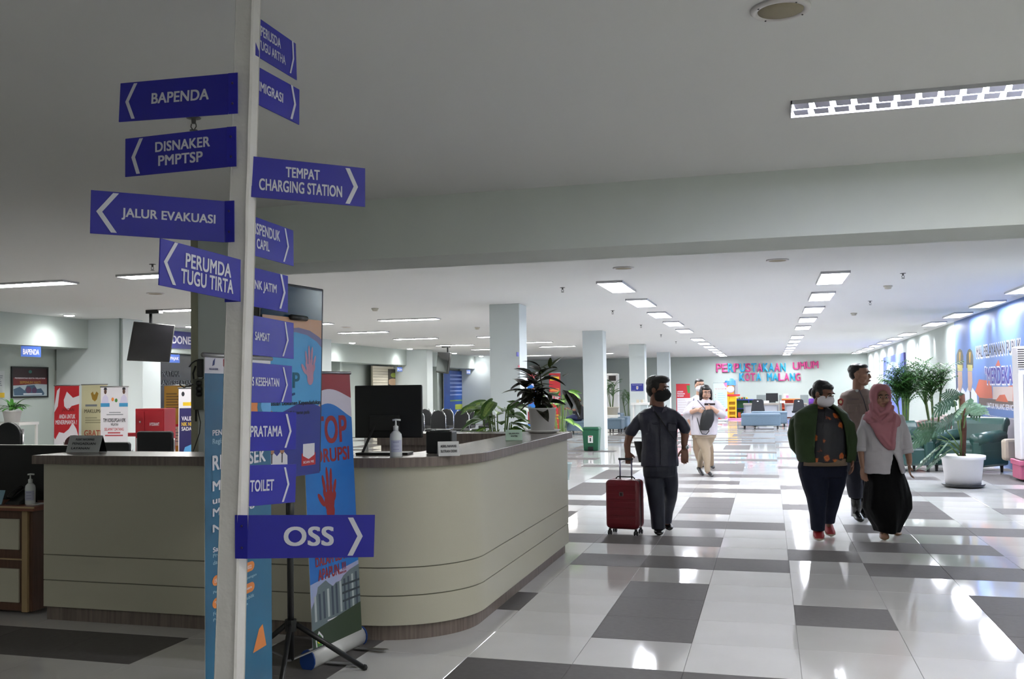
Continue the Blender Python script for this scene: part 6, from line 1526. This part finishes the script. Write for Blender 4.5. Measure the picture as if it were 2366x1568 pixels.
def addmesh(mb, me): mb.add([v.co.copy() for v in me.vertices], [tuple(p.vertices) for p in me.polygons])
addmesh(jk, openshell(F, [(1898, 933, 22, .08, .02, 1886, 1912), (1898, 942, 40, .12, .01, 1882, 1920), (1899, 955, 58, .155, .0, 1878, 1930), (1900, 980, 62, .18, -.01, 1874, 1938), (1901, 1010, 60, .19, -.01, 1870, 1944), (1902, 1040, 60, .2, -.01, 1868, 1948), (1903, 1058, 58, .195, -.01, 1872, 1947), (1903, 1066, 54, .185, -.01, 1874, 1945)], GJ, 'j', 0))
F.limb(jk, [(1862, 956, .03, 13), (1842, 975, .06, 19), (1838, 1000, .09, 19), (1843, 1030, .12, 17), (1856, 1052, .14, 14)])
F.limb(jk, [(1940, 957, .03, 13), (1957, 985, .02, 17), (1965, 1015, .02, 16), (1966, 1045, .01, 13), (1967, 1058, .0, 11)])
remeshed(jk, 'jacket', GJ, F.t, .009, 2, (.010, 6, .8))
tr = MB(); DEN = mat('dark_denim', '15192a', .7, spec=.15, noise=(30, .4, '101420'))
F.stack(tr, [(1901, 1058, 52, .16), (1900, 1080, 56, .165), (1900, 1100, 50, .15)], pw=2.2)
F.stack(tr, [(1880, 1088, 34, .14, -.02), (1883, 1120, 29, .125, -.03), (1887, 1150, 22, .11, -.04), (1889, 1190, 17, .09, -.06), (1889, 1224, 14, .075, -.07)])
F.stack(tr, [(1924, 1088, 32, .14, .05), (1926, 1120, 25, .12, .08), (1923, 1150, 19, .1, .12), (1917, 1185, 14, .08, .2), (1915, 1208, 12, .07, .24)])
remeshed(tr, 'trousers', DEN, F.t, .009, 2, (.005, 8, .6))
shell_hair(F, hc, R, hh, HAIR, [((0, .03, .05), (.083, .092, .076)), ((0, .065, -.0), (.076, .05, .08)), ((0, -.02, .072), (.070, .062, .034)), ((0, .12, -.02), (.04, .035, .045)), ((-.05, .01, .02), (.03, .05, .045)), ((.05, .01, .02), (.03, .05, .045))])
face(F, hc, R, hh, SK1, mouth=False); mask(F, hc, R, hh, mat('white_mask_cloth', 'd9d5dc', .8), bulge=1.0)
MB().tube([P_(1886, 942, -.06), P_(1893, 985, -.165), P_(1896, 1000, -.175), P_(1902, 985, -.17), P_(1908, 942, -.08)], .004, 6).build('lanyard', BLACKM, F.t, smooth=True)
RSH = solid('8c1c22', .6); SOLE = solid('a89c8c', .6)
shoe(F, P_(1890, 1228, .08), P_(1893, 1252, -.18), .105, .09, RSH, SOLE); shoe(F, P_(1912, 1212, .38), P_(1920, 1234, .14), .10, .085, RSH, SOLE); ground(F)

# ---------- police officer behind
F = Fig('person', 'uniformed officer in brown-grey shirt and dark trousers standing behind the two women', 11.75, (1985, 1203)); P_ = F.P
UNI = mat('brown_grey_uniform', '80706a', .65, spec=.15, noise=(6, .5, '74645f'), bump=(50, .2)); hc = P_(1987, 865, 0); R = hframe(.95, -.03); hh = .25
body = MB(); head(body, hc, R, hh); F.limb(body, [(1984, 885, .02, 12), (1984, 906, .03, 13)])
F.stack(body, [(1983, 908, 28, .07), (1982, 960, 34, .1), (1982, 1020, 30, .1), (1981, 1050, 30, .1)])
F.limb(body, [(1972, 1055, .02, 12), (1974, 1110, .02, 8), (1978, 1185, .03, 5)]); F.limb(body, [(1992, 1055, .06, 12), (1996, 1110, .15, 8), (1992, 1175, .32, 5)])
F.limb(body, [(1950, 925, .04, 12), (1946, 970, .08, 9.5), (1958, 1010, .05, 8), (1962, 1030, .0, 6)]); F.limb(body, [(2014, 925, .04, 12), (2022, 970, .08, 9.5), (2020, 1020, .02, 8), (2018, 1040, 0, 6)])
hand(body, P_(1962, 1030, 0), (0, -.1, -1), -RH, 1, .5); hand(body, P_(2018, 1040, 0), (0, -.1, -1), -RH, 1, .5)
remeshed(body, 'body', SK2, F.t, .006, 2)
sh = MB(); F.stack(sh, [(1984, 897, 15, .06, .03), (1984, 903, 29, .08, .03), (1983, 913, 40, .105, .02), (1983, 940, 40, .125, .01), (1982, 975, 36, .13), (1981, 1012, 34, .125), (1981, 1024, 34, .12)], pw=2.2)
F.limb(sh, [(1953, 917, .04, 12), (1946, 945, .06, 12.5), (1944, 968, .08, 12)]); F.limb(sh, [(2013, 917, .04, 12), (2020, 945, .06, 12.5), (2023, 968, .08, 12)])
remeshed(sh, 'uniform_shirt', UNI, F.t, .009, 2, (.007, 7, .8))
tr = MB(); DT = mat('dark_uniform_trousers', '20222c', .6, spec=.15, noise=(5, .4, '181a22'))
F.stack(tr, [(1981, 1022, 33, .12), (1981, 1050, 34, .125), (1981, 1064, 32, .12)], pw=2.2); F.stack(tr, [(1971, 1056, 20, .11), (1973, 1090, 18, .1), (1975, 1130, 16.5, .095, .03), (1977, 1150, 14, .085, .03)]); F.stack(tr, [(1994, 1056, 19, .11, .06), (1996, 1090, 17, .1, .1), (1996, 1130, 15, .095, .2), (1994, 1150, 13, .085, .25)])
remeshed(tr, 'trousers', DT, F.t, .009, 2, (.008, 8, .8))
MB().tube([P_(1950, 1021, 0)+FH*.12*math.sin(0), P_(1950, 1021, 0)], .01, 4)
bt = MB(); F.stack(bt, [(1981, 1016, 35, .13), (1981, 1026, 35, .13)], pw=2.2); bt.build('belt', BLACKM, F.t, smooth=True)
for x, y in ((1971, 935), (2000, 934)):
    MB().box(P_(x, y, -.125), (26*F.k, .012, .02), YAW*-1).build('pocket_flap', UNI, F.t, bevel=.003); MB().box(P_(x, y+9, -.128), (24*F.k, .01, .07), YAW*-1).build('pocket', UNI, F.t, bevel=.003)
MB().box(P_(1972, 922, -.118), (24*F.k, .006, .018), YAW*-1).build('name_strip', solid('5a4b48'), F.t)
MB().tube([P_(1985, 900, -.06), P_(1996, 925, -.13), P_(2003, 950, -.145)], (.006, .003), 6).build('lanyard', solid('262838'), F.t); MB().lathe([(.018, 0), (.016, .006)], P_(1980, 902, -.08), 12, axis=(-.1, -1, 0)).build('collar_badge', CHROME, F.t)
MB().lathe([(.045, 0), (.04, .008)], P_(1943, 928, -.05), 6, axis=(-.5, -.8, 0)).build('arm_patch', solid('8c2a26'), F.t); MB().lathe([(.018, .008), (.016, .012)], P_(1943, 928, -.05), 12, axis=(-.5, -.8, 0)).build('patch_centre', solid('c9b890'), F.t)
shell_hair(F, hc, R, hh, HAIR, [((0, .03, .05), (.079, .088, .068)), ((0, .06, .01), (.072, .045, .065)), ((0, -.02, .078), (.066, .062, .028))]); face(F, hc, R, hh, SK2)
bo = mat('black_boot', '101114', .2, spec=.6)
shoe(F, P_(1975, 1190, .1), P_(1989, 1203, -.14), .105, .1, bo, None, 'boot'); shoe(F, P_(1990, 1178, .42), P_(2000, 1188, .2), .105, .1, bo, None, 'boot')
mb = MB(); F.stack(mb, [(1977, 1145, 11, .065, .03), (1978, 1170, 10, .06, .03), (1977, 1192, 9.5, .06, .03)]); mb.build('boot_shaft', bo, F.t, smooth=True)
mb = MB(); F.stack(mb, [(1994, 1145, 10, .065, .25), (1993, 1165, 9.5, .06, .3), (1992, 1182, 9, .06, .33)]); mb.build('boot_shaft', bo, F.t, smooth=True); ground(F)

# ---------- woman in pink headscarf
F = Fig('person', 'woman in a dusty pink headscarf, white rolled-sleeve shirt and long black skirt, walking', 10.5, (2045, 1247)); P_ = F.P
hc = P_(2035, 917, -.02); R = hframe(-.06, .03); hh = .215
body = MB(); head(body, hc, R, hh); F.limb(body, [(2037, 935, .02, 11), (2038, 955, .03, 13)])
F.stack(body, [(2038, 960, 28, .06), (2040, 1000, 32, .08), (2042, 1050, 30, .07), (2044, 1090, 34, .08)])
F.limb(body, [(2030, 1090, 0, 18), (2036, 1160, 0, 12), (2042, 1234, -.02, 6.5)]); F.limb(body, [(2062, 1090, .05, 18), (2064, 1150, .12, 11), (2070, 1225, .3, 6.5)])
F.limb(body, [(1999, 975, .02, 10), (1993, 1015, .0, 9), (1990, 1045, -.02, 8.5), (1992, 1065, -.04, 7), (1994, 1078, -.05, 6)]); F.limb(body, [(2082, 975, .04, 10), (2092, 1015, .06, 9), (2098, 1045, .02, 8), (2101, 1062, -.0, 6.5), (2101, 1070, -.0, 6)])
hand(body, P_(1994, 1078, -.05), (.05, -.15, -1), RH, .92, .5); hand(body, P_(2101, 1070, 0), (-.02, -.2, -1), -RH*.5-FH, .92, .6, thumb=-1)
remeshed(body, 'body', SK2, F.t, .0055, 2)
WS = mat('white_shirt_cloth', 'b9b5ba', .75, spec=.15, noise=(5, .3, 'aeaab0'), bump=(50, .2))
sh = MB(); F.stack(sh, [(2038, 950, 18, .07, .03), (2038, 958, 38, .09, .03), (2039, 972, 46, .11, .02), (2040, 1000, 42, .125, .01), (2041, 1030, 40, .13, .0), (2041, 1046, 41, .135, 0)], pw=2.2)
addmesh(sh, openshell(F, [(2041, 1042, 41, .135, 0, 2050, 2052), (2042, 1060, 42, .145, 0, 2046.5, 2059), (2042, 1075, 44, .15, 0, 2043.5, 2066), (2042, 1092, 46, .155, 0, 2041, 2073)], WS, 's', 0))
F.limb(sh, [(2003, 968, .02, 12.5), (1996, 995, .01, 13.5), (1991, 1020, .0, 13.5), (1990, 1034, -.01, 13.5)]); F.limb(sh, [(2078, 968, .03, 12), (2087, 995, .05, 13), (2093, 1025, .03, 14), (2095, 1038, .02, 13.5)])
# shirt open below: keep the torso short so the dark skirt shows in the slit
remeshed(sh, 'shirt', WS, F.t, .0085, 2, (.011, 9, .8))
for a_, b_ in (((1990, 1034, -.01), (1990, 1043, -.015)), ((2095, 1038, .02), (2097, 1047, .015))): MB().tube([P_(*a_), P_(*b_)], [13.8*F.k]*2, 16).build('sleeve_cuff', WS, F.t, bevel=.008, smooth=True)
sk = MB(); BS = mat('black_skirt_cloth', '040406', .75, spec=.15, bump=(30, .2)); rings = []
for (x, y, hw, th, am) in ((2042, 1036, 36, .115, 0), (2043, 1052, 39, .125, 0), (2043, 1085, 42, .14, .1), (2047, 1115, 47, .16, .5), (2050, 1145, 51, .18, .8), (2050, 1172, 52, .19, 1), (2050, 1195, 40, .19, 1.2), (2051, 1215, 28, .18, 1.2), (2051, 1227, 25, .17, 1.2)):
    c_ = P_(x, y, .03); ring = []
    for j in range(40):
        a = 2*PI*j/40; f = 1+.05*am*math.sin(a*6+y*.02)+.04*am*math.sin(a*3+1); ring.append(c_+RH*hw*F.k*f*math.cos(a)+FH*th*f*math.sin(a))
    rings.append(ring)
sk.loft(rings); F.limb(sk, [(2008, 1165, .05, 10), (2002, 1174, .06, 6)]); F.limb(sk, [(2093, 1150, .1, 10), (2096, 1165, .12, 8)])
remeshed(sk, 'skirt', BS, F.t, .009, 2, (.012, 8, .25))
# headscarf: hood around the face plus draped front
PK = mat('dusty_pink_scarf', 'a26a72', .85, noise=(8, .4, '965f67'), bump=(80, .2)); hj = MB(); s = hh/.225
def HB(p, r): hj.ball(hc+R@Vector(p)*s, (r[0]*s, r[1]*s, r[2]*s), 18, 0, R)
# rim rings around the face opening
rings = []
for t_ in range(24):
    a = 2*PI*t_/24; ex, ez = .058*math.cos(a), -.012+.092*math.sin(a)*(1 if math.sin(a) > 0 else .95)
    rings.append(hc+R@Vector((ex*1.12, -.045-.02*math.sin(a)*0, ez*1.0))*s)
hj.tube(rings, (.018*s), 10, close=True)
# hood shell (skull cap shape minus the face): rows of arcs
hood = MB(); rows_ = []
for i in range(15):
    u = i/14; z = .128-.30*u
    w_ = .10*math.sqrt(max(.02, 1-((z-.02)/.125)**2)) if z > .0 else .10-.03*max(0, -z)/.16+.05*max(0, -z-.09)
    yb = .105 if z > -.05 else .09; yf = -.035
    op = .0
    row = []
    fx = .062*math.sqrt(max(0, 1-((z+.012)/.094)**2)) if abs(z+.012) < .094 else 0
    for j in range(25):
        a = (2*PI)*j/24
        # a = 0 at front centre going round
        x = w_*math.sin(a); y = .0-.0+(-math.cos(a))*(.088 if math.cos(a) > 0 else .11)*min(1, w_/.08)
        if fx > 0 and math.cos(a) > 0:
            sg = 1 if a < PI else -1
            if abs(x) < fx+.004: x = sg*(fx+.004); y = -.066+.0*x
        row.append(hc+R@Vector((x, y+.008, z))*s)
    rows_.append(row)
for i in range(14):
    z = .128-.30*(i+.5)/14
    for j in range(24):
        fr = abs(z+.012) < .086 and (j in (0, 23) or (rows_[i][j]-rows_[i][j+1]).length < 1e-4 and (j < 6 or j > 17))
        if fr: continue
        hood.add([rows_[i][j], rows_[i][j+1], rows_[i+1][j+1], rows_[i+1][j]], [(0, 1, 2, 3)])
hj.ball(hc+R@Vector((0, .035, .04))*s, (.092*s, .095*s, .100*s), 20, 0, R)
hm_ = hood.mesh('tmp', PK, True); ho = D.objects.new('tmp', hm_); COL.objects.link(ho); q = ho.modifiers.new('s', 'SOLIDIFY'); q.thickness = .016; q.offset = 0
nm = evald(ho); D.objects.remove(ho); addmesh(hj, nm)
# chest drape
F.stack(hj, [(2037, 937, 17, .06, .0), (2036, 946, 26, .09, .0), (2036, 956, 36, .115, .01), (2037, 966, 43, .125, .01), (2039, 975, 42, .135, .0), (2042, 985, 34, .135, -.01)], pw=2.2)
F.stack(hj, [(2040, 975, 34, .05, -.10), (2044, 990, 28, .045, -.115), (2047, 1005, 24, .04, -.125), (2052, 1022, 18, .035, -.13), (2057, 1034, 12, .03, -.13), (2060, 1040, 7, .02, -.13)], pw=2.0)
for pts in (((2019, 925, -.06, 5), (2022, 945, -.10, 6), (2032, 958, -.12, 6), (2048, 950, -.1, 6), (2056, 930, -.06, 5)), ((2012, 935, -.03, 5), (2018, 962, -.11, 6), (2036, 978, -.145, 6), (2056, 962, -.12, 6), (2062, 940, -.04, 5)), ((2003, 955, -.02, 5), (2018, 985, -.13, 5), (2040, 1008, -.16, 5), (2056, 1030, -.155, 4)), ((2068, 958, -.05, 5), (2066, 985, -.12, 5), (2062, 1015, -.15, 5), (2061, 1036, -.15, 4))):
    F.limb(hj, [tuple(p) for p in pts])
remeshed(hj, 'headscarf', PK, F.t, .007, 2, (.003, 14, .8)); face(F, hc, R, hh, SK2)
SD_ = solid('8a6a52', .6)
for a_, b_ in (((2042, 1232, .05), (2044, 1248, -.16)), ((2068, 1222, .38), (2074, 1238, .16))):
    shoe(F, P_(*a_), P_(*b_), .085, .045, SK2, SD_, 'sandal'); 
ground(F)
for k, (a_, b_) in enumerate((((2035, 1243, -.08), (2053, 1243, -.08)), ((2065, 1232, .24), (2080, 1232, .24)))):
    p0, p1 = P_(*a_), P_(*b_); p0.z = p1.z = .02; m_ = (p0+p1)/2+Vector((0, 0, .035)); MB().tube([p0, m_, p1], (.012, .004), 8).build('sandal_strap', SD_, F.t, smooth=True)

# ---------- woman with glasses and bag on the chest
F = Fig('person', 'woman with bobbed black hair, glasses, white blouse and black chest bag, walking', 17.0, (1640, 1101)); P_ = F.P
hc = P_(1631, 906, 0); R = hframe(.05, .12); hh = .225
body = MB(); head(body, hc, R, hh); F.limb(body, [(1630, 918, .01, 7), (1630, 930, .02, 8)])
F.stack(body, [(1630, 932, 20, .07), (1630, 960, 24, .11), (1630, 1000, 24, .12)])
F.limb(body, [(1620, 1000, 0, 11), (1632, 1045, 0, 8), (1635, 1090, -.02, 4.5)]); F.limb(body, [(1642, 1000, .05, 11), (1624, 1045, .15, 7), (1617, 1080, .3, 4.5)])
F.limb(body, [(1604, 938, .02, 5.5), (1586, 955, -.02, 7), (1598, 951, -.1, 5.5), (1611, 946, -.2, 4.8)]); F.limb(body, [(1656, 938, .02, 5.5), (1667, 957, -.02, 7), (1655, 950, -.12, 5.5), (1644, 942, -.2, 4.8)])
hand(body, P_(1611, 946, -.2), RH+UP*.0-FH*.2-UP*.35, UP, .9, .8); hand(body, P_(1644, 942, -.2), -RH-FH*.2, UP, .9, .9, thumb=-1)
remeshed(body, 'body', SK3, F.t, .006, 2)
WB = mat('white_blouse_cloth', 'b4afb4', .75, spec=.15, noise=(5, .3, 'bdb8bf'), bump=(50, .2)); sh = MB()
F.stack(sh, [(1630, 922, 10, .05, .02), (1630, 928, 20, .08, .02), (1630, 938, 29, .12, .01), (1630, 960, 30, .15, 0), (1629, 985, 29, .16, 0), (1629, 1004, 28, .16, 0)], pw=2.2)
F.limb(sh, [(1605, 933, .02, 9), (1592, 948, 0, 10.5), (1586, 958, -.03, 9.5), (1592, 952, -.07, 8.5)]); F.limb(sh, [(1656, 933, .02, 9), (1666, 948, 0, 10.5), (1668, 960, -.03, 9.5), (1662, 954, -.08, 8.5)])
remeshed(sh, 'blouse', WB, F.t, .009, 2, (.008, 8, .7))
tr = MB(); BG = mat('beige_trousers', 'a2917b', .7, noise=(4, .4, '94836f'))
F.stack(tr, [(1629, 996, 26, .13), (1630, 1010, 25, .13)], pw=2.2); F.stack(tr, [(1620, 1005, 15, .12), (1627, 1028, 13, .1), (1632, 1045, 10, .085), (1634, 1070, 7.5, .065), (1635, 1090, 6, .055)]); F.stack(tr, [(1642, 1005, 13, .11, .05), (1633, 1028, 11, .1, .1), (1623, 1045, 8.5, .08, .15), (1618, 1065, 6.5, .06, .22), (1617, 1079, 5.5, .055, .28)])
remeshed(tr, 'trousers', BG, F.t, .009, 2, (.004, 9, .8))
shell_hair(F, hc, R, hh, HAIR, [((0, .03, .05), (.088, .095, .078)), ((0, .055, -.03), (.09, .06, .1)), ((-.082, .01, -.035), (.03, .05, .1)), ((.082, .01, -.035), (.03, .05, .1)), ((-.085, .0, -.105), (.026, .042, .04)), ((.085, .0, -.105), (.026, .042, .04)), ((0, -.05, .07), (.068, .05, .03))])
face(F, hc, R, hh, SK3, glasses=solid('4a3a36', .3))
bg = MB(); F.stack(bg, [(1637, 946, 10, .05, -.20), (1636, 955, 14, .065, -.20), (1634, 970, 16, .07, -.2), (1630, 985, 14, .065, -.2), (1627, 994, 9, .05, -.2)]); remeshed(bg, 'chest_bag', BLACKM, F.t, .01, 2)
MB().tube([P_(1612, 925, -.06), P_(1622, 936, -.16), P_(1632, 947, -.22)], (.018, .004), 8, ref=FH).build('bag_strap', solid('1a1f36'), F.t, smooth=True)
MB().tube([P_(1607, 950, -.1), P_(1613, 975, -.17), P_(1617, 992, -.2), P_(1622, 1002, -.2), P_(1632, 1003, -.2), P_(1638, 996, -.2), P_(1638, 988, -.2)], .007, 6).build('bag_strap', BLACKM, F.t, smooth=True)
MB().box(P_(1640, 933.5, -.17), (24*F.k, .05, .035), 0).build('held_case', solid('241416', .5), F.t, bevel=.005); MB().tube([P_(1603, 947, -.13), P_(1606, 946.4, -.15)], .034, 12).build('watch_strap', BLACKM, F.t)
for pts in (((1623, 921, -.05), (1619, 927, -.09), (1626, 934, -.12), (1629, 928, -.11)), ((1638, 921, -.05), (1642, 927, -.09), (1636, 934, -.12), (1632, 928, -.11))):
    mb = MB(); q = [P_(*p) for p in pts]; mb.add(q+[p+FH*.008 for p in q], [(0, 1, 2, 3), (7, 6, 5, 4), (0, 4, 5, 1), (1, 5, 6, 2), (2, 6, 7, 3), (3, 7, 4, 0)]); mb.build('collar', WB, F.t)
BSH = solid('141416', .35)
shoe(F, P_(1636, 1092, .06), P_(1645, 1101, -.12), .085, .06, BSH); shoe(F, P_(1613, 1080, .32), P_(1624, 1094, .08), .085, .06, BSH); ground(F)

# ---------- man behind her
F = Fig('person', 'man with white mask and white shirt with navy straps, walking behind the woman with glasses', 18.6, (1646, 1087)); P_ = F.P
hc = P_(1617, 890, 0); R = hframe(.18, 0.0); hh = .235
body = MB(); head(body, hc, R, hh); F.limb(body, [(1616, 903, .01, 7), (1616, 917, .02, 8)]); F.stack(body, [(1617, 919, 19, .07), (1618, 950, 20, .1), (1618, 1000, 18, .1)])
F.limb(body, [(1611, 1000, 0, 9), (1612, 1040, 0, 7), (1622, 1078, .2, 4)]); F.limb(body, [(1632, 1000, 0, 9), (1641, 1040, 0, 6.5), (1643, 1076, -.02, 4)])
F.limb(body, [(1597, 932, .02, 5), (1590, 960, .03, 6), (1594, 985, 0, 4.5)]); F.limb(body, [(1638, 932, .02, 5), (1646, 960, .03, 6), (1646, 985, 0, 4.5)]); hand(body, P_(1594, 985, 0), (0, -.1, -1), RH, 1, .5); hand(body, P_(1646, 985, 0), (0, -.1, -1), -RH, 1, .5)
remeshed(body, 'body', SK3, F.t, .007, 2)
sh = MB(); F.stack(sh, [(1617, 912, 9, .05, .02), (1617, 917, 19, .08, .02), (1617, 925, 26, .11, .01), (1618, 950, 25, .13), (1618, 985, 23, .13), (1619, 1004, 23, .13)], pw=2.2); F.limb(sh, [(1596, 926, .02, 8), (1591, 948, .03, 8), (1590, 966, .03, 7.5)]); F.limb(sh, [(1639, 926, .02, 8), (1646, 948, .03, 8), (1647, 966, .03, 7.5)])
remeshed(sh, 'shirt', WB, F.t, .01, 2, (.006, 8, .7))
tr = MB(); BR = mat('brown_trousers', '7d6a55', .7); F.stack(tr, [(1619, 998, 22, .11), (1620, 1012, 21, .11)], pw=2.2); F.stack(tr, [(1612, 1005, 11, .1), (1611, 1040, 9, .085), (1617, 1064, 7, .07, .12), (1621, 1076, 6, .06, .2)]); F.stack(tr, [(1632, 1005, 11, .1), (1640, 1040, 8.5, .08), (1642, 1064, 7, .065), (1643, 1078, 6, .06)])
remeshed(tr, 'trousers', BR, F.t, .01, 2, (.004, 9, .8))
shell_hair(F, hc, R, hh, HAIR, [((0, .03, .05), (.08, .088, .07)), ((0, .06, .0), (.075, .045, .07)), ((0, -.02, .08), (.067, .062, .028))]); face(F, hc, R, hh, SK3, mouth=False, glasses=solid('6a5a50', .3)); mask(F, hc, R, hh, mat('white_mask_cloth', 'd9d5dc', .8))
for x0, x1 in ((1603, 1600), (1633, 1636)): MB().tube([P_(x0, 916, .02), P_(x0-1, 925, -.12), P_(x1, 950, -.14), P_(x1, 970, -.12)], (.03, .006), 8, ref=FH).build('backpack_strap', solid('1c2450'), F.t, smooth=True)
shoe(F, P_(1643, 1078, .1), P_(1648, 1087, -.08), .09, .08, BSH); shoe(F, P_(1621, 1077, .35), P_(1623, 1084, .15), .09, .08, BSH); ground(F)

# ---------- seated people far away
F = Fig('person', 'person in a purple headscarf seated far behind the woman in the green jacket', 43.5, (1876, 958)); P_ = F.P
hc = P_(1878, 909, 0); R = hframe(.3, 0); hh = .24; body = MB(); head(body, hc, R, hh); F.stack(body, [(1878, 928, 9, .1), (1878, 950, 9, .12), (1878, 960, 9, .14)]); remeshed(body, 'body', SK3, F.t, .012, 1)
hj = MB(); hj.ball(hc+R@Vector((0, .04, .02)), (.115, .10, .155), 16, 0, R); hj.tube([hc+R@Vector((.075*math.cos(a*PI/10), -.055, .11*math.sin(a*PI/10))) for a in range(20)], .028, 8, close=True); F.stack(hj, [(1877, 920, 7, .12, .03), (1877, 928, 12, .16, .03), (1877, 936, 14, .17, .03)]); remeshed(hj, 'headscarf', solid('5a2a86', .8), F.t, .014, 1)
face(F, hc, R, hh, SK3)
mb = MB(); F.stack(mb, [(1878, 930, 12, .15, .04), (1878, 950, 12, .18, .04), (1878, 968, 11, .2, .04)]); F.limb(mb, [(1878, 965, -.1, 6), (1878, 966, -.5, 5), (1878, 986, -.52, 4)]); remeshed(mb, 'dress', solid('3a3350', .8), F.t, .015, 1)
t = thing('stool', 'plain dark stool under the person in the purple headscarf', 'stool', (0, 43.5, 0)); p = P_(1878, 962, .1); MB().lathe([(.2, 0), (.2, .42), (.18, .45)], (p.x, p.y+.05, 0), 14).build('seat', BLACKM, t)
F = Fig('person', 'person in dark clothes reclining left of the second free column', 31.5, (1330, 990)); P_ = F.P
hc = P_(1336, 923, .0); R = hframe(-.8, -.2); hh = .24; body = MB(); head(body, hc, R, hh); F.stack(body, [(1340, 935, 7, .1), (1340, 962, 10, .12)]); F.limb(body, [(1334, 945, -.1, 3), (1322, 948, -.3, 2.6), (1314, 944, -.4, 2.3)]); hand(body, P_(1314, 944, -.4), -RH, UP, 1, .5); remeshed(body, 'body', SK1, F.t, .012, 1)
shell_hair(F, hc, R, hh, HAIR, [((0, .02, .05), (.085, .09, .075)), ((0, .06, 0), (.08, .05, .08))], voxel=.012)
DK = solid('14161f', .7); mb = MB(); F.stack(mb, [(1338, 934, 7, .12), (1340, 945, 11, .15), (1340, 968, 12, .17)]); F.limb(mb, [(1336, 942, -.05, 4.5), (1326, 952, -.2, 4), (1318, 947, -.35, 3.5)]); remeshed(mb, 'jacket', DK, F.t, .014, 1)
mb = MB(); F.limb(mb, [(1338, 966, 0, 8), (1322, 964, -.2, 6.5), (1310, 966, -.4, 5.5), (1308, 985, -.4, 4)]); remeshed(mb, 'trousers', solid('1a2348', .7), F.t, .014, 1)
t = ottoman('dark blue seat under the reclining person', *(lambda a: (a.x-.35, a.x+.45, 31.2, 31.9))(P_(1338, 980)), .42)

D.scenes.remove(TMPS)
